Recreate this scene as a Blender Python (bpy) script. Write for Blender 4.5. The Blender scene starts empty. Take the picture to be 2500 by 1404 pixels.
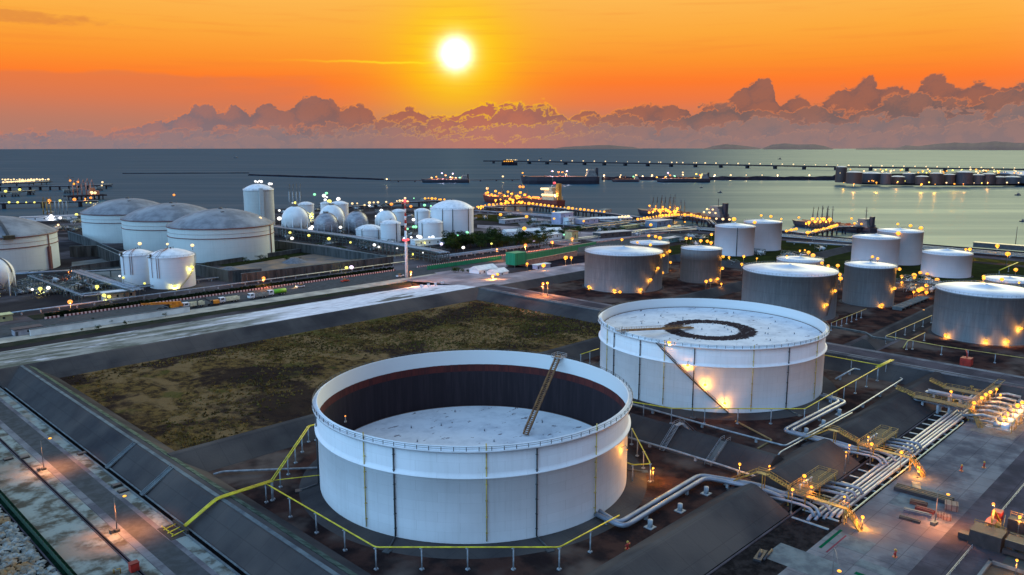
import bpy, math, random
from mathutils import Vector, Matrix
from math import sin, cos, pi, atan2, hypot, radians, sqrt
random.seed(7)
SC = bpy.context.scene
COL = SC.collection
# ------------------------------------------------------------------ camera
# world X runs along the pipe racks (back-right in the view), world Y along the dikes (back-left), metres
CAM_H = 90.0
PITCH = math.atan(351.0/1950.0)
YAW = -math.atan2(0.71272075, 0.70144788)
cam_d = bpy.data.cameras.new('camera'); cam = bpy.data.objects.new('camera', cam_d); COL.objects.link(cam)
cam.location = (0, 0, CAM_H); cam.rotation_euler = (pi/2-PITCH, 0, YAW)
cam_d.sensor_width = 36.0; cam_d.lens = 36.0*1950/2500; cam_d.clip_start = 1.0; cam_d.clip_end = 60000
SC.camera = cam
FWD = Vector((-sin(YAW), cos(YAW), 0)); RGT = Vector((cos(YAW), sin(YAW), 0))
SC.view_settings.view_transform = 'Standard'; SC.view_settings.look = 'None'
SC.view_settings.exposure = 0.0; SC.view_settings.gamma = 1.0
SC.cycles.use_denoising = True
SC.cycles.max_bounces = 5; SC.cycles.diffuse_bounces = 3; SC.cycles.glossy_bounces = 3
SC.cycles.transmission_bounces = 2; SC.cycles.sample_clamp_indirect = 3.0
SC.cycles.caustics_reflective = False; SC.cycles.caustics_refractive = False

# ------------------------------------------------------------------ node expressions
class NX:
    """tiny wrapper so that shader maths can be written as Python expressions"""
    def __init__(s, nt, sock): s.nt = nt; s.s = sock
    def _m(s, op, *o, clamp=False):
        n = s.nt.nodes.new('ShaderNodeMath'); n.operation = op; n.use_clamp = clamp
        for i, q in enumerate((s,)+o):
            if isinstance(q, NX): s.nt.links.new(q.s, n.inputs[i])
            else: n.inputs[i].default_value = q
        return NX(s.nt, n.outputs[0])
    def __add__(s, o): return s._m('ADD', o)
    __radd__ = __add__
    def __sub__(s, o): return s._m('SUBTRACT', o)
    def __rsub__(s, o): return (s*-1.0)+o
    def __mul__(s, o): return s._m('MULTIPLY', o)
    __rmul__ = __mul__
    def __truediv__(s, o): return s._m('DIVIDE', o)
    def f(s, op, *o): return s._m(op, *o)
    def clamp(s): return s._m('ADD', 0.0, clamp=True)
    def smooth(s, lo, hi):
        n = s.nt.nodes.new('ShaderNodeMapRange'); n.interpolation_type = 'SMOOTHSTEP'
        s.nt.links.new(s.s, n.inputs[0]); n.inputs[1].default_value = lo; n.inputs[2].default_value = hi
        return NX(s.nt, n.outputs[0])
def nx_xyz(nt, x, y, z=0.0):
    n = nt.nodes.new('ShaderNodeCombineXYZ')
    for i, q in enumerate((x, y, z)):
        if isinstance(q, NX): nt.links.new(q.s, n.inputs[i])
        else: n.inputs[i].default_value = q
    return n.outputs[0]
def nx_sep(nt, sock):
    n = nt.nodes.new('ShaderNodeSeparateXYZ'); nt.links.new(sock, n.inputs[0])
    return [NX(nt, o) for o in n.outputs]
def nx_noise(nt, vec, scale, detail=4, rough=0.55, dist=0.0, dims='3D'):
    n = nt.nodes.new('ShaderNodeTexNoise'); n.noise_dimensions = dims; n.inputs['Scale'].default_value = scale
    n.inputs['Detail'].default_value = detail; n.inputs['Roughness'].default_value = rough
    n.inputs['Distortion'].default_value = dist
    if vec is not None: nt.links.new(vec, n.inputs['Vector'])
    return NX(nt, n.outputs['Fac'])
def nx_n2(nt, vec, scale, detail=4): return nx_noise(nt, vec, scale, detail, dims='2D')
def nx_vor(nt, vec, scale, feature='F1'):
    n = nt.nodes.new('ShaderNodeTexVoronoi'); n.voronoi_dimensions = '2D'; n.feature = feature; n.inputs['Scale'].default_value = scale
    nt.links.new(vec, n.inputs['Vector'])
    return NX(nt, n.outputs['Distance'])
def srgb(r, g, b):
    f = lambda v: (v/255/12.92) if v/255 <= 0.04045 else ((v/255+0.055)/1.055)**2.4
    return (f(r), f(g), f(b))
def col4(c): return (c[0], c[1], c[2], 1.0)
def nx_mix(nt, fac, a, b):
    n = nt.nodes.new('ShaderNodeMix'); n.data_type = 'RGBA'
    if isinstance(fac, NX): nt.links.new(fac.s, n.inputs[0])
    else: n.inputs[0].default_value = fac
    for i, q in ((6, a), (7, b)):
        if isinstance(q, tuple): n.inputs[i].default_value = col4(q)
        else: nt.links.new(q, n.inputs[i])
    return n.outputs[2]
def nx_ramp(nt, fac, stops, interp='LINEAR'):
    n = nt.nodes.new('ShaderNodeValToRGB'); nt.links.new(fac.s, n.inputs[0]); r = n.color_ramp; r.interpolation = interp
    while len(r.elements) < len(stops): r.elements.new(0.5)
    for e, (p, c) in zip(r.elements, stops): e.position = p; e.color = col4(c)
    return n.outputs[0]
def nx_curve(nt, fac, pts):
    n = nt.nodes.new('ShaderNodeFloatCurve'); nt.links.new(fac.s, n.inputs[1]); c = n.mapping.curves[0]
    while len(c.points) < len(pts): c.points.new(0.5, 0.5)
    for p, (x, y) in zip(c.points, pts): p.location = (x, y); p.handle_type = 'VECTOR'
    n.mapping.update()
    return NX(nt, n.outputs[0])

# ------------------------------------------------------------------ world: sunset sky
wd = bpy.data.worlds.new('World'); SC.world = wd; wd.use_nodes = True
wt = wd.node_tree; wt.nodes.clear()
wo = wt.nodes.new('ShaderNodeOutputWorld'); bg = wt.nodes.new('ShaderNodeBackground'); wt.links.new(bg.outputs[0], wo.inputs[0])
tc = wt.nodes.new('ShaderNodeTexCoord')
dx, dy, dz = nx_sep(wt, tc.outputs['Generated'])
rt = dx*RGT.x+dy*RGT.y; fw = dx*FWD.x+dy*FWD.y
az = rt.f('ARCTAN2', fw)*(180/pi)                     # degrees, 0 = straight ahead, + = right
el = dz.f('ARCSINE')*(180/pi)
def EL(v): return math.degrees(PITCH*-1+math.atan((702-v)/1950.0))   # elevation of a height in the picture
g = (el+2.0)/92.0                                     # 0..1 from -2 to 90 degrees
def E(e): return (e+2.0)/92.0
base = nx_ramp(wt, g, [(E(-2), srgb(126, 118, 128)), (E(0.2), srgb(150, 124, 126)), (E(1.4), srgb(186, 126, 106)),
    (E(2.9), srgb(236, 122, 70)), (E(4.2), srgb(255, 124, 46)), (E(5.6), srgb(253, 148, 48)), (E(7.4), srgb(253, 170, 62)),
    (E(10.3), srgb(254, 188, 88)), (E(15), srgb(250, 205, 130)), (E(22), srgb(222, 206, 190)), (E(34), (0.46, 0.56, 0.72)), (E(55), (0.34, 0.54, 0.84)), (1.0, (0.32, 0.54, 0.86))])
# the sky behind the camera is blue, without the orange band, made extra bright to light the facing walls
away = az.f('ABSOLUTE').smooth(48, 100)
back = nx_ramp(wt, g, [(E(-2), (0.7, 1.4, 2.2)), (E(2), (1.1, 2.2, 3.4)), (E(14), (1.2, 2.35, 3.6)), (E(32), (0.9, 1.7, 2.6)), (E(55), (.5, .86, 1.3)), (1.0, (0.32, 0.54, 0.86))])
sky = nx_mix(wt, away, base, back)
# dusk greying of the far left, near the horizon
lg = (az*-1.0).smooth(14, 34)*(el*-1.0).smooth(-4.2, -0.2)
sky = nx_mix(wt, lg*0.55, sky, srgb(150, 128, 128))
# broad pale glow to the right of the picture
gl = ((az-50.0)/8.5); gl = gl*gl; ge = ((el-12.0)/7.5); gg = ((gl+ge*ge)*-1.0).f('EXPONENT')
sky = nx_mix(wt, gg, sky, (4.0, 3.6, 2.2))
# the sun, seen through the haze, and its yellow halo
sx = (az+3.9); sy = (el-6.1)
wob = nx_n2(wt, nx_xyz(wt, sx.f('ARCTAN2', sy), 0.0), 2.2, 1)*0.12+0.94
sr = (sx*sx+sy*sy).f('SQRT')
glow = ((sr*sr)*-0.50).f('EXPONENT'); halo = ((sr*sr)*-0.12).f('EXPONENT'); wide = ((sr*sr)*-0.035).f('EXPONENT')
sky = nx_mix(wt, wide*0.62, sky, srgb(255, 200, 10))
sky = nx_mix(wt, halo*0.95, sky, srgb(255, 218, 0)); sky = nx_mix(wt, glow*0.8, sky, (1.0, 0.90, 0.25))
# thin streak clouds
st1 = nx_n2(wt, nx_xyz(wt, az*0.06, el*1.3), 2.0, 5)
streak = st1.smooth(0.50, 0.74)*(el-2.0).smooth(0, 3)
sky = nx_mix(wt, streak*0.16, sky, srgb(240, 120, 52))
thin = ((((az+7.4)/5.2)*((az+7.4)/5.2)+((el-5.62+nx_n2(wt, nx_xyz(wt, az*0.5, 2.0, 0.0), 1.2, 3)*0.25)/0.07)*((el-5.62+nx_n2(wt, nx_xyz(wt, az*0.5, 2.0, 0.0), 1.2, 3)*0.25)/0.07))*-1.0).f('EXPONENT')
sky = nx_mix(wt, thin*0.8, sky, srgb(255, 226, 40))
lenticular = ((((az+31.5)/6.5)*((az+31.5)/6.5)+((el-7.35)/0.42)*((el-7.35)/0.42))*-1.0+1.0+(nx_n2(wt, nx_xyz(wt, az*0.5, el*1.5), 1.5, 4)-0.5)*1.8).smooth(0.0, 0.8)
sky = nx_mix(wt, lenticular*0.75, sky, srgb(226, 140, 66))
veil = (az*-1.0-9.0+(nx_n2(wt, nx_xyz(wt, az*0.15, el), 1.0, 3)-0.5)*16).smooth(0, 13)*((el*-1.0)+4.5+(nx_n2(wt, nx_xyz(wt, az*0.1, el*0.3), 2.0, 3)-0.5)*1.0).smooth(0.0, 0.35)
sky = nx_mix(wt, veil*0.42, sky, srgb(200, 122, 88))
# cumulus bank on the horizon: layers from back to front
azn = (az+36.0)/72.0
def AZ(u): return (math.degrees(math.atan((u-1250)/1985.0))+36)/72.0
def hp(v): return max(0.0, (EL(v)+1.0)/8.0)
layers = [
 ([(0,330),(240,335),(380,300),(430,286),(478,264),(522,264),(548,284),(572,258),(600,257),(618,276),(636,254),(672,249),(694,280),(712,262),(734,243),(770,236),(808,238),(834,270),(856,258),(888,258),(925,286),(1000,262),(1060,278),(1100,290),(1150,258),(1215,250),(1260,258),(1330,246),(1375,290),(1430,262),(1480,272),(1590,256),(1640,258),(1700,262),(1775,246),(1800,222),(1822,202),(1850,197),(1874,203),(1886,225),(1892,262),(1915,244),(1952,242),(1985,264),(2022,238),(2048,222),(2078,222),(2090,210),(2102,198),(2124,200),(2136,226),(2160,222),(2198,220),(2222,240),(2240,212),(2262,200),(2290,201),(2308,226),(2345,228),(2372,217),(2400,222),(2425,238),(2462,222),(2500,214)], 1.1, 0.42, 11.3, srgb(136,96,88), srgb(252,132,60), 0.22),
 ([(0,334),(150,320),(300,338),(440,314),(600,318),(760,306),(900,300),(1040,292),(1180,282),(1270,252),(1350,262),(1420,292),(1520,276),(1600,300),(1700,262),(1800,258),(1900,282),(2000,262),(2080,280),(2170,246),(2240,238),(2330,262),(2420,246),(2500,222)], 1.0, 0.50, 37.1, srgb(124,98,94), srgb(248,136,74), 0.20),
 ([(0,334),(130,326),(300,338),(460,324),(640,312),(800,322),(950,308),(1100,316),(1240,306),(1400,300),(1560,306),(1700,318),(1850,290),(1990,304),(2130,290),(2260,276),(2400,286),(2500,264)], 1.35, 0.50, 71.7, srgb(132,112,110), srgb(216,136,100), 0.18),
 ([(0,346),(200,338),(420,346),(600,334),(760,340),(950,328),(1160,338),(1300,336),(1480,322),(1600,346),(1650,336),(1720,326),(1800,342),(1960,322),(2140,326),(2300,308),(2500,300)], 1.7, 0.45, 93.3, srgb(138,114,110), srgb(206,140,112), 0.20)]
for (pts, sc_, amp, seed, body, rim, rw) in layers:
    h = nx_curve(wt, azn, [(AZ(u), hp(v)) for u, v in pts])*8.0-1.0
    vec = nx_xyz(wt, az*1.0+seed, el*1.25+seed, 0.0)
    warp = nx_n2(wt, vec, 1.1*sc_, 3)
    vec2 = nx_xyz(wt, az+seed+warp*1.1, el*1.25+seed+warp*0.9, 0.0)
    b1 = nx_vor(wt, vec2, 0.60*sc_); b1 = b1*b1*1.5; b2 = nx_vor(wt, vec2, 2.1*sc_); b2 = b2*b2*1.5; fine = nx_n2(wt, vec2, 5.5*sc_, 5)
    billow = (b1*-1.0+0.35)*1.3+(b2*-1.0+0.30)*0.6+(fine-0.5)*0.7
    F = h-el+billow*amp
    m = F.smooth(-0.10, 0.20) if seed < 12 else F.smooth(-0.05, 0.16)*(el+1.2).smooth(0, 0.5)
    edge = (F*-1.0).smooth(-rw, -0.02)
    near = ((az+1.5)*(az+1.5)*-0.022).f('EXPONENT')
    rimc = nx_mix(wt, near, rim, srgb(255, 196, 16))
    lit = ((b1*-1.0+0.5)*1.0+(fine-0.5)*0.7).smooth(-0.25, 0.5)
    low = (el*-1.0).smooth(-2.4, 0.1)
    bodyc = nx_mix(wt, low*0.6, body, srgb(142, 122, 126))
    bodyc = nx_mix(wt, near*0.35, bodyc, srgb(236, 122, 84))
    bodyc = nx_mix(wt, (az*-1.0).smooth(8, 28)*0.7, bodyc, srgb(134, 122, 132))
    bodyc = nx_mix(wt, lit*0.14, bodyc, rim)
    cc = nx_mix(wt, edge*(near*0.6+0.75)*(1.0-low*0.6), bodyc, rimc)
    sky = nx_mix(wt, m, sky, cc)
core = ((sr*wob)*(sr*wob)*-1.55).f('EXPONENT')
ad = wt.nodes.new('ShaderNodeMix'); ad.data_type = 'RGBA'; ad.blend_type = 'ADD'; wt.links.new(core.s, ad.inputs[0]); wt.links.new(sky, ad.inputs[6]); ad.inputs[7].default_value = (4.0, 3.8, 3.4, 1); sky = ad.outputs[2]
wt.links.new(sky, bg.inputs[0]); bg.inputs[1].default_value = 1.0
wd.cycles.sampling_method = 'MANUAL'; wd.cycles.sample_map_resolution = 1024

# the low light: the brightest part of the dusk sky lies to the right of the picture, broad and soft
# (the disc in view is veiled): a wide, warm, unseen lamp set well right of the disc to brighten the water
sd = bpy.data.lights.new('sun', 'SUN'); sun = bpy.data.objects.new('sun', sd); COL.objects.link(sun)
sd.energy = 2.1; sd.angle = radians(38); sd.color = (1.0, 0.94, 0.52)
sdir = (FWD*cos(radians(33))+RGT*sin(radians(33)))*cos(radians(20))+Vector((0, 0, sin(radians(20))))
sun.rotation_euler = sdir.to_track_quat('Z', 'Y').to_euler(); sun.location = (0, 0, 300)

# ------------------------------------------------------------------ picture geometry -> places on the ground
_cp, _sp = cos(PITCH), sin(PITCH)
def G(u, v, z=-1.0):
    """where the sight line of photo pixel (u,v) meets height z, in world X, Y"""
    a = (u-1250)/1950.0; b = -(v-702)/1950.0
    rx = a; ry = _cp+b*_sp; rz = -_sp+b*_cp
    t = (z-CAM_H)/rz
    p = RGT*(rx*t)+FWD*(ry*t)
    return p.x, p.y
def G3(u, v, z=-1.0):
    x, y = G(u, v, z); return Vector((x, y, z))
def tank_fit(uL, uR, vb, vt, z=-1.0):
    um = (uL+uR)/2; x, y = G(um, vb, z); dn = hypot(x, y)
    def azi(u, v):
        a = (u-1250)/1950.0; b = -(v-702)/1950.0; return atan2(a, _cp+b*_sp)
    al = azi(uL, (vb+vt)/2); ar = azi(uR, (vb+vt)/2); q = sin((ar-al)/2); m = (al+ar)/2
    R = q*dn/(1-q); D = dn+R; yy = dn*cos(m); k = -(vt-702)/1950.0
    zt = yy*(k*_cp-_sp)/(_cp+k*_sp)+CAM_H
    p = RGT*(D*sin(m))+FWD*(D*cos(m))
    return p.x, p.y, R, zt

# ------------------------------------------------------------------ materials
MATS = {}
def new_mat(name):
    m = bpy.data.materials.new(name); m.use_nodes = True; nt = m.node_tree
    return m, nt, nt.nodes['Principled BSDF']
def mat(name, c1, c2=None, scale=1.0, rough=0.6, metal=0.0, bump=0.0, bscale=None, stretch=(1, 1, 1), detail=5, lo=0.35, hi=0.65, c3=None, spec=0.5, world=False, keep=False, joints=0.0, jk=0.45):
    if name in MATS: return MATS[name]
    m, nt, p = new_mat(name)
    if world and not keep:
        c1 = tuple(v*0.55 for v in c1); c2 = tuple(v*0.55 for v in c2) if c2 else None; c3 = tuple(v*0.55 for v in c3) if c3 else None
    if world:
        ge = nt.nodes.new('ShaderNodeNewGeometry'); src = ge.outputs['Position']
    else:
        tcn = nt.nodes.new('ShaderNodeTexCoord'); src = tcn.outputs['Object']
    x, y, z = nx_sep(nt, src); vec = nx_xyz(nt, x*stretch[0], y*stretch[1], z*stretch[2])
    if c2 is None: c2 = tuple(v*0.8 for v in c1)
    n = nx_noise(nt, vec, scale, detail, 0.6).smooth(lo, hi)
    c = nx_mix(nt, n, c1, c2)
    if c3 is not None:
        c = nx_mix(nt, nx_noise(nt, vec, scale*0.31, 4, 0.6).smooth(0.48, 0.66), c, c3)
    if joints:
        br = nx_noise(nt, nx_xyz(nt, (x/joints).f('FLOOR'), (y/joints).f('FLOOR'), 3.0), 7.3, 0)
        c = nx_mix(nt, br.smooth(0.35, 0.65)*0.13, c, tuple(v*0.55 for v in c1))
        jx = ((x/joints).f('FRACT')-0.5).f('ABSOLUTE').smooth(0.5-0.11/joints, 0.5-0.05/joints); jy = ((y/joints).f('FRACT')-0.5).f('ABSOLUTE').smooth(0.5-0.11/joints, 0.5-0.05/joints)
        c = nx_mix(nt, jx.f('MAXIMUM', jy)*jk, c, tuple(v*0.3 for v in c2))
    nt.links.new(c, p.inputs['Base Color'])
    p.inputs['Roughness'].default_value = rough; p.inputs['Metallic'].default_value = metal
    p.inputs['Specular IOR Level'].default_value = (0.0 if world else spec)
    if bump:
        b = nt.nodes.new('ShaderNodeBump'); b.inputs['Strength'].default_value = bump; b.inputs['Distance'].default_value = 0.3
        nt.links.new(nx_noise(nt, vec, bscale or scale*4, 4).s, b.inputs['Height']); nt.links.new(b.outputs[0], p.inputs['Normal'])
    MATS[name] = m; return m
def emit(name, c, k):
    if name in MATS: return MATS[name]
    m, nt, p = new_mat(name)
    p.inputs['Base Color'].default_value = col4(tuple(min(1, v) for v in c)); p.inputs['Emission Color'].default_value = col4(c)
    p.inputs['Emission Strength'].default_value = k
    MATS[name] = m; return m
def tank_mat(name, c1, c2, seam=2.4, streak=0.35, rough=0.5, seamk=0.35, vert=0.0, vertc=None, plates=0.0):
    """painted steel plate: horizontal weld seams every course, faint vertical run-off streaks"""
    if name in MATS: return MATS[name]
    m, nt, p = new_mat(name)
    tcn = nt.nodes.new('ShaderNodeTexCoord'); x, y, z = nx_sep(nt, tcn.outputs['Object'])
    ang = x.f('ARCTAN2', y)
    st = nx_noise(nt, nx_xyz(nt, x*1.0, y*1.0, z*0.05), 0.9, 6, 0.7).smooth(0.45, 0.75)
    cl = nx_noise(nt, nx_xyz(nt, x, y, z), 0.09, 3)
    c = nx_mix(nt, (st*streak+cl.smooth(0.4, 0.7)*0.25).clamp(), c1, c2)
    if vert:
        vv = nx_noise(nt, nx_xyz(nt, ang*6.0, z*0.02, 0.0), 3.0, 6, 0.8).smooth(0.42, 0.7)
        c = nx_mix(nt, vv*vert, c, vertc)
    fr = (z/seam).f('FRACT'); ln = (fr-0.5).f('ABSOLUTE').smooth(0.475, 0.499)
    c = nx_mix(nt, ln*seamk, c, tuple(v*0.55 for v in c2))
    if plates:
        row = (z/seam).f('FLOOR'); pa = ang*plates+row*0.5; pf = (pa.f('FRACT')-0.5).f('ABSOLUTE').smooth(0.490, 0.499)
        pv = nx_noise(nt, nx_xyz(nt, pa.f('FLOOR'), row, 2.0), 5.7, 0); c = nx_mix(nt, pv.smooth(0.3, 0.7)*0.16, c, tuple(v*0.72 for v in c1)); c = nx_mix(nt, pf*seamk, c, tuple(v*0.55 for v in c2))
        run = nx_noise(nt, nx_xyz(nt, ang*30.0, z*0.10, 1.0), 1.0, 5, 0.75).smooth(0.60, 0.78); c = nx_mix(nt, run*0.22, c, srgb(150, 128, 104))
    nt.links.new(c, p.inputs['Base Color']); p.inputs['Roughness'].default_value = rough; p.inputs['Specular IOR Level'].default_value = 0.3
    b = nt.nodes.new('ShaderNodeBump'); b.inputs['Strength'].default_value = 0.25; b.inputs['Distance'].default_value = 0.15
    nt.links.new((nx_noise(nt, nx_xyz(nt, x, y, z), 0.35, 4)+ln*-0.5).s, b.inputs['Height']); nt.links.new(b.outputs[0], p.inputs['Normal'])
    MATS[name] = m; return m

# ------------------------------------------------------------------ mesh building
class MB:
    def __init__(s): s.v = []; s.f = []; s.sm = []
    def add(s, vs, fs, smooth=False):
        o = len(s.v); s.v.extend(tuple(q) for q in vs); s.f.extend([tuple(i+o for i in f) for f in fs]); s.sm.extend([smooth]*len(fs))
    def box(s, x0, y0, z0, x1, y1, z1, M=None):
        vs = [Vector(q) for q in ((x0,y0,z0),(x1,y0,z0),(x1,y1,z0),(x0,y1,z0),(x0,y0,z1),(x1,y0,z1),(x1,y1,z1),(x0,y1,z1))]
        if M: vs = [M @ q for q in vs]
        s.add(vs, [(0,3,2,1),(4,5,6,7),(0,1,5,4),(1,2,6,5),(2,3,7,6),(3,0,4,7)])
    def beam(s, p, q, w, h=None):
        """rectangular bar from p to q"""
        p = Vector(p); q = Vector(q); d = q-p; L = d.length
        if L < 1e-6: return
        h = h or w; M = Matrix.Translation(p) @ d.to_track_quat('X', 'Z').to_matrix().to_4x4()
        s.box(0, -w/2, -h/2, L, w/2, h/2, M)
    def tube(s, pts, r, n=8, cap=True):
        pts = [Vector(p) for p in pts]; rings = []; k = len(pts)
        rr = r if isinstance(r, (list, tuple)) else [r]*k
        for i, p in enumerate(pts):
            d = (pts[min(i+1, k-1)]-pts[max(i-1, 0)]).normalized()
            up = Vector((0, 0, 1)) if abs(d.z) < 0.95 else Vector((1, 0, 0))
            a = d.cross(up).normalized(); b = a.cross(d).normalized()
            rings.append([p+(a*cos(2*pi*j/n)+b*sin(2*pi*j/n))*rr[i] for j in range(n)])
        vs = [q for R_ in rings for q in R_]; fs = []
        for i in range(k-1):
            for j in range(n):
                fs.append((i*n+j, i*n+(j+1) % n, (i+1)*n+(j+1) % n, (i+1)*n+j))
        if cap: fs += [tuple(range(n))[::-1], tuple((k-1)*n+j for j in range(n))]
        s.add(vs, fs, True)
    def lathe(s, prof, n=64, c=(0, 0), a0=0.0, a1=2*pi, smooth=True):
        full = abs(a1-a0-2*pi) < 1e-6; m = n if full else n+1; vs = []; fs = []
        for i in range(m):
            t = a0+(a1-a0)*i/n
            for r, z in prof: vs.append((c[0]+r*cos(t), c[1]+r*sin(t), z))
        k = len(prof)
        for i in range(n):
            i2 = (i+1) % m
            for j in range(k-1):
                fs.append((i*k+j, i2*k+j, i2*k+j+1, i*k+j+1))
        s.add(vs, fs, smooth)
    def prism(s, poly, z0, z1):
        n = len(poly); vs = [(x, y, z0) for x, y in poly]+[(x, y, z1) for x, y in poly]
        s.add(vs, [tuple(range(n))[::-1], tuple(n+i for i in range(n))]+[(i, (i+1) % n, n+(i+1) % n, n+i) for i in range(n)])
    def sect(s, sec, p, q, ext=(0, 0)):
        """extrude a cross-section [(offset,z)...] from p to q (ground points); + offset = left of travel"""
        p = Vector((p[0], p[1], 0)); q = Vector((q[0], q[1], 0)); d = (q-p).normalized(); nrm = Vector((-d.y, d.x, 0))
        k = len(sec); vs = [p-d*ext[0]+nrm*o+Vector((0, 0, z)) for o, z in sec]+[q+d*ext[1]+nrm*o+Vector((0, 0, z)) for o, z in sec]
        s.add(vs, [tuple(range(k)), tuple(k+i for i in range(k))[::-1]]+[(i, k+i, k+(i+1) % k, (i+1) % k) for i in range(k)])
    def ball(s, c, r, n=12, m=8, sz=1.0):
        vs = []; fs = []
        for i in range(m+1):
            t = pi*i/m
            for j in range(n): vs.append((c[0]+r*sin(t)*cos(2*pi*j/n), c[1]+r*sin(t)*sin(2*pi*j/n), c[2]+r*sz*cos(t)))
        for i in range(m):
            for j in range(n): fs.append((i*n+j, (i+1)*n+j, (i+1)*n+(j+1) % n, i*n+(j+1) % n))
        s.add(vs, fs, True)
    def mesh(s, name, m):
        me = bpy.data.meshes.new(name); me.from_pydata(s.v, [], s.f); me.materials.append(m)
        me.polygons.foreach_set('use_smooth', s.sm); me.validate(); me.update(); return me
def obj(name, mb, m, parent=None, loc=None, rz=0.0):
    o = bpy.data.objects.new(name, mb.mesh(name, m) if isinstance(mb, MB) else mb); COL.objects.link(o)
    if parent is not None: o.parent = parent
    if loc is not None: o.location = loc
    if rz: o.rotation_euler = (0, 0, rz)
    return o
def tag(o, label=None, cat=None, group=None, kind=None):
    if label: o['label'] = label
    if cat: o['category'] = cat
    if group: o['group'] = group
    if kind: o['kind'] = kind
    return o
def thing(name, label, cat, loc=(0, 0, 0), rz=0.0, group=None):
    o = bpy.data.objects.new(name, None); COL.objects.link(o); o.location = loc; o.rotation_euler = (0, 0, rz)
    o.empty_display_size = 0.5
    return tag(o, label, cat, group)
def dup(root, loc, rz=0.0, label=None, group=None, scale=None):
    r = root.copy(); COL.objects.link(r); r.location = loc; r.rotation_euler = (0, 0, rz)
    if scale: r.scale = scale
    if label: r['label'] = label
    if group: r['group'] = group
    for ch in list(root.children):
        c = ch.copy(); COL.objects.link(c); c.parent = r
        for gch in ch.children:
            d = gch.copy(); COL.objects.link(d); d.parent = c
    return r
def struct(name, mb, m): return tag(obj(name, mb, m), kind='structure')
def sheet(name, x0, y0, x1, y1, z, m):
    b = MB(); b.add([(x0, y0, z), (x1, y0, z), (x1, y1, z), (x0, y1, z)], [(0, 1, 2, 3)]); return struct(name, b, m)
def sheetp(name, pts, z, m):
    b = MB(); b.add([(x, y, z) for x, y in pts], [tuple(range(len(pts)))])
    o = struct(name, b, m); return o
def smooth_path(pts, r=2.0, n=4):
    """round the corners of a polyline"""
    pts = [Vector(p) for p in pts]; out = [pts[0]]
    for i in range(1, len(pts)-1):
        a, b, c = pts[i-1], pts[i], pts[i+1]
        ra = min(r, (a-b).length/2.2, (c-b).length/2.2); p0 = b+(a-b).normalized()*ra; p1 = b+(c-b).normalized()*ra
        for k in range(n+1):
            t = k/n; out.append(p0*(1-t)**2+b*2*t*(1-t)+p1*t*t)
    out.append(pts[-1]); return out
GZ = -1.0
# ------------------------------------------------------------------ setting: sea, land, hills
m_, nt_, p_ = new_mat('sea_water')   # muddy green-blue water: scattered light from below plus the reflection left by small waves
ge_ = nt_.nodes.new('ShaderNodeNewGeometry'); X_, Y_, Z_ = nx_sep(nt_, ge_.outputs['Position'])
rgt_ = X_*RGT.x+Y_*RGT.y; fwd_ = X_*FWD.x+Y_*FWD.y
v_ = nx_xyz(nt_, rgt_*0.25, fwd_, 0.0)
slick = nx_noise(nt_, nx_xyz(nt_, rgt_*0.10+fwd_*0.05, fwd_, 0.0), 0.010, 5, 0.6, dims='2D').smooth(0.38, 0.80)
df_ = nt_.nodes.new('ShaderNodeBsdfDiffuse'); gs_ = nt_.nodes.new('ShaderNodeBsdfGlossy'); mx_ = nt_.nodes.new('ShaderNodeMixShader')
nt_.links.new(nx_mix(nt_, slick, srgb(26, 62, 82), srgb(32, 68, 88)), df_.inputs['Color'])
gs_.inputs['Color'].default_value = (0.80, 0.92, 0.90, 1); nt_.links.new((slick*-0.05+0.33).s, gs_.inputs['Roughness'])
nt_.links.new((slick*0.03+0.07).s, mx_.inputs[0]); nt_.links.new(df_.outputs[0], mx_.inputs[1]); nt_.links.new(gs_.outputs[0], mx_.inputs[2])
nt_.links.new(mx_.outputs[0], nt_.nodes['Material Output'].inputs[0])
b_ = nt_.nodes.new('ShaderNodeBump'); b_.inputs['Strength'].default_value = 0.45; b_.inputs['Distance'].default_value = 1.2
nt_.links.new((nx_noise(nt_, v_, 0.11, 5, 0.65, dims='2D')+nx_noise(nt_, v_, 0.02, 3, dims='2D')*2.0).s, b_.inputs['Height']); nt_.links.new(b_.outputs[0], df_.inputs['Normal']); nt_.links.new(b_.outputs[0], gs_.inputs['Normal'])
MATS['sea_water'] = m_
SEA = -5.0
b = MB(); N = 160; vs = [(0, 0, SEA)]
for r in (600, 2500, 8000, 17000): vs += [(r*cos(2*pi*i/N), r*sin(2*pi*i/N), SEA) for i in range(N)]
fs = [(0, 1+i, 1+(i+1) % N) for i in range(N)]
for k in range(3):
    for i in range(N): fs.append((1+k*N+i, 1+(k+1)*N+i, 1+(k+1)*N+(i+1) % N, 1+k*N+(i+1) % N))
b.add(vs, fs); struct('sea_water', b, MATS['sea_water'])

earth = mat('port_earth', srgb(74, 70, 72), srgb(58, 54, 58), 0.03, 0.95, bump=0.5, bscale=0.4, world=True, c3=srgb(126, 120, 128), detail=8)
LAND = [(-420, -260), (790, -260), (790, 330), (782, 640), (786, 800), (762, 880), (722, 955), (655, 985), (590, 1030), (460, 1075), (335, 1110), (240, 1190), (60, 1230), (-420, 1300)]
b = MB(); n = len(LAND)
b.add([(x, y, GZ) for x, y in LAND], [tuple(range(n))]); 
vs = [(x, y, GZ) for x, y in LAND]; cx, cy = 200, 450
vs += [(x+(x-cx)*0.012, y+(y-cy)*0.012, SEA-1) for x, y in LAND]
b.add(vs, [(i, n+i, n+(i+1) % n, (i+1) % n) for i in range(n)])
struct('ground', b, earth)

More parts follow.
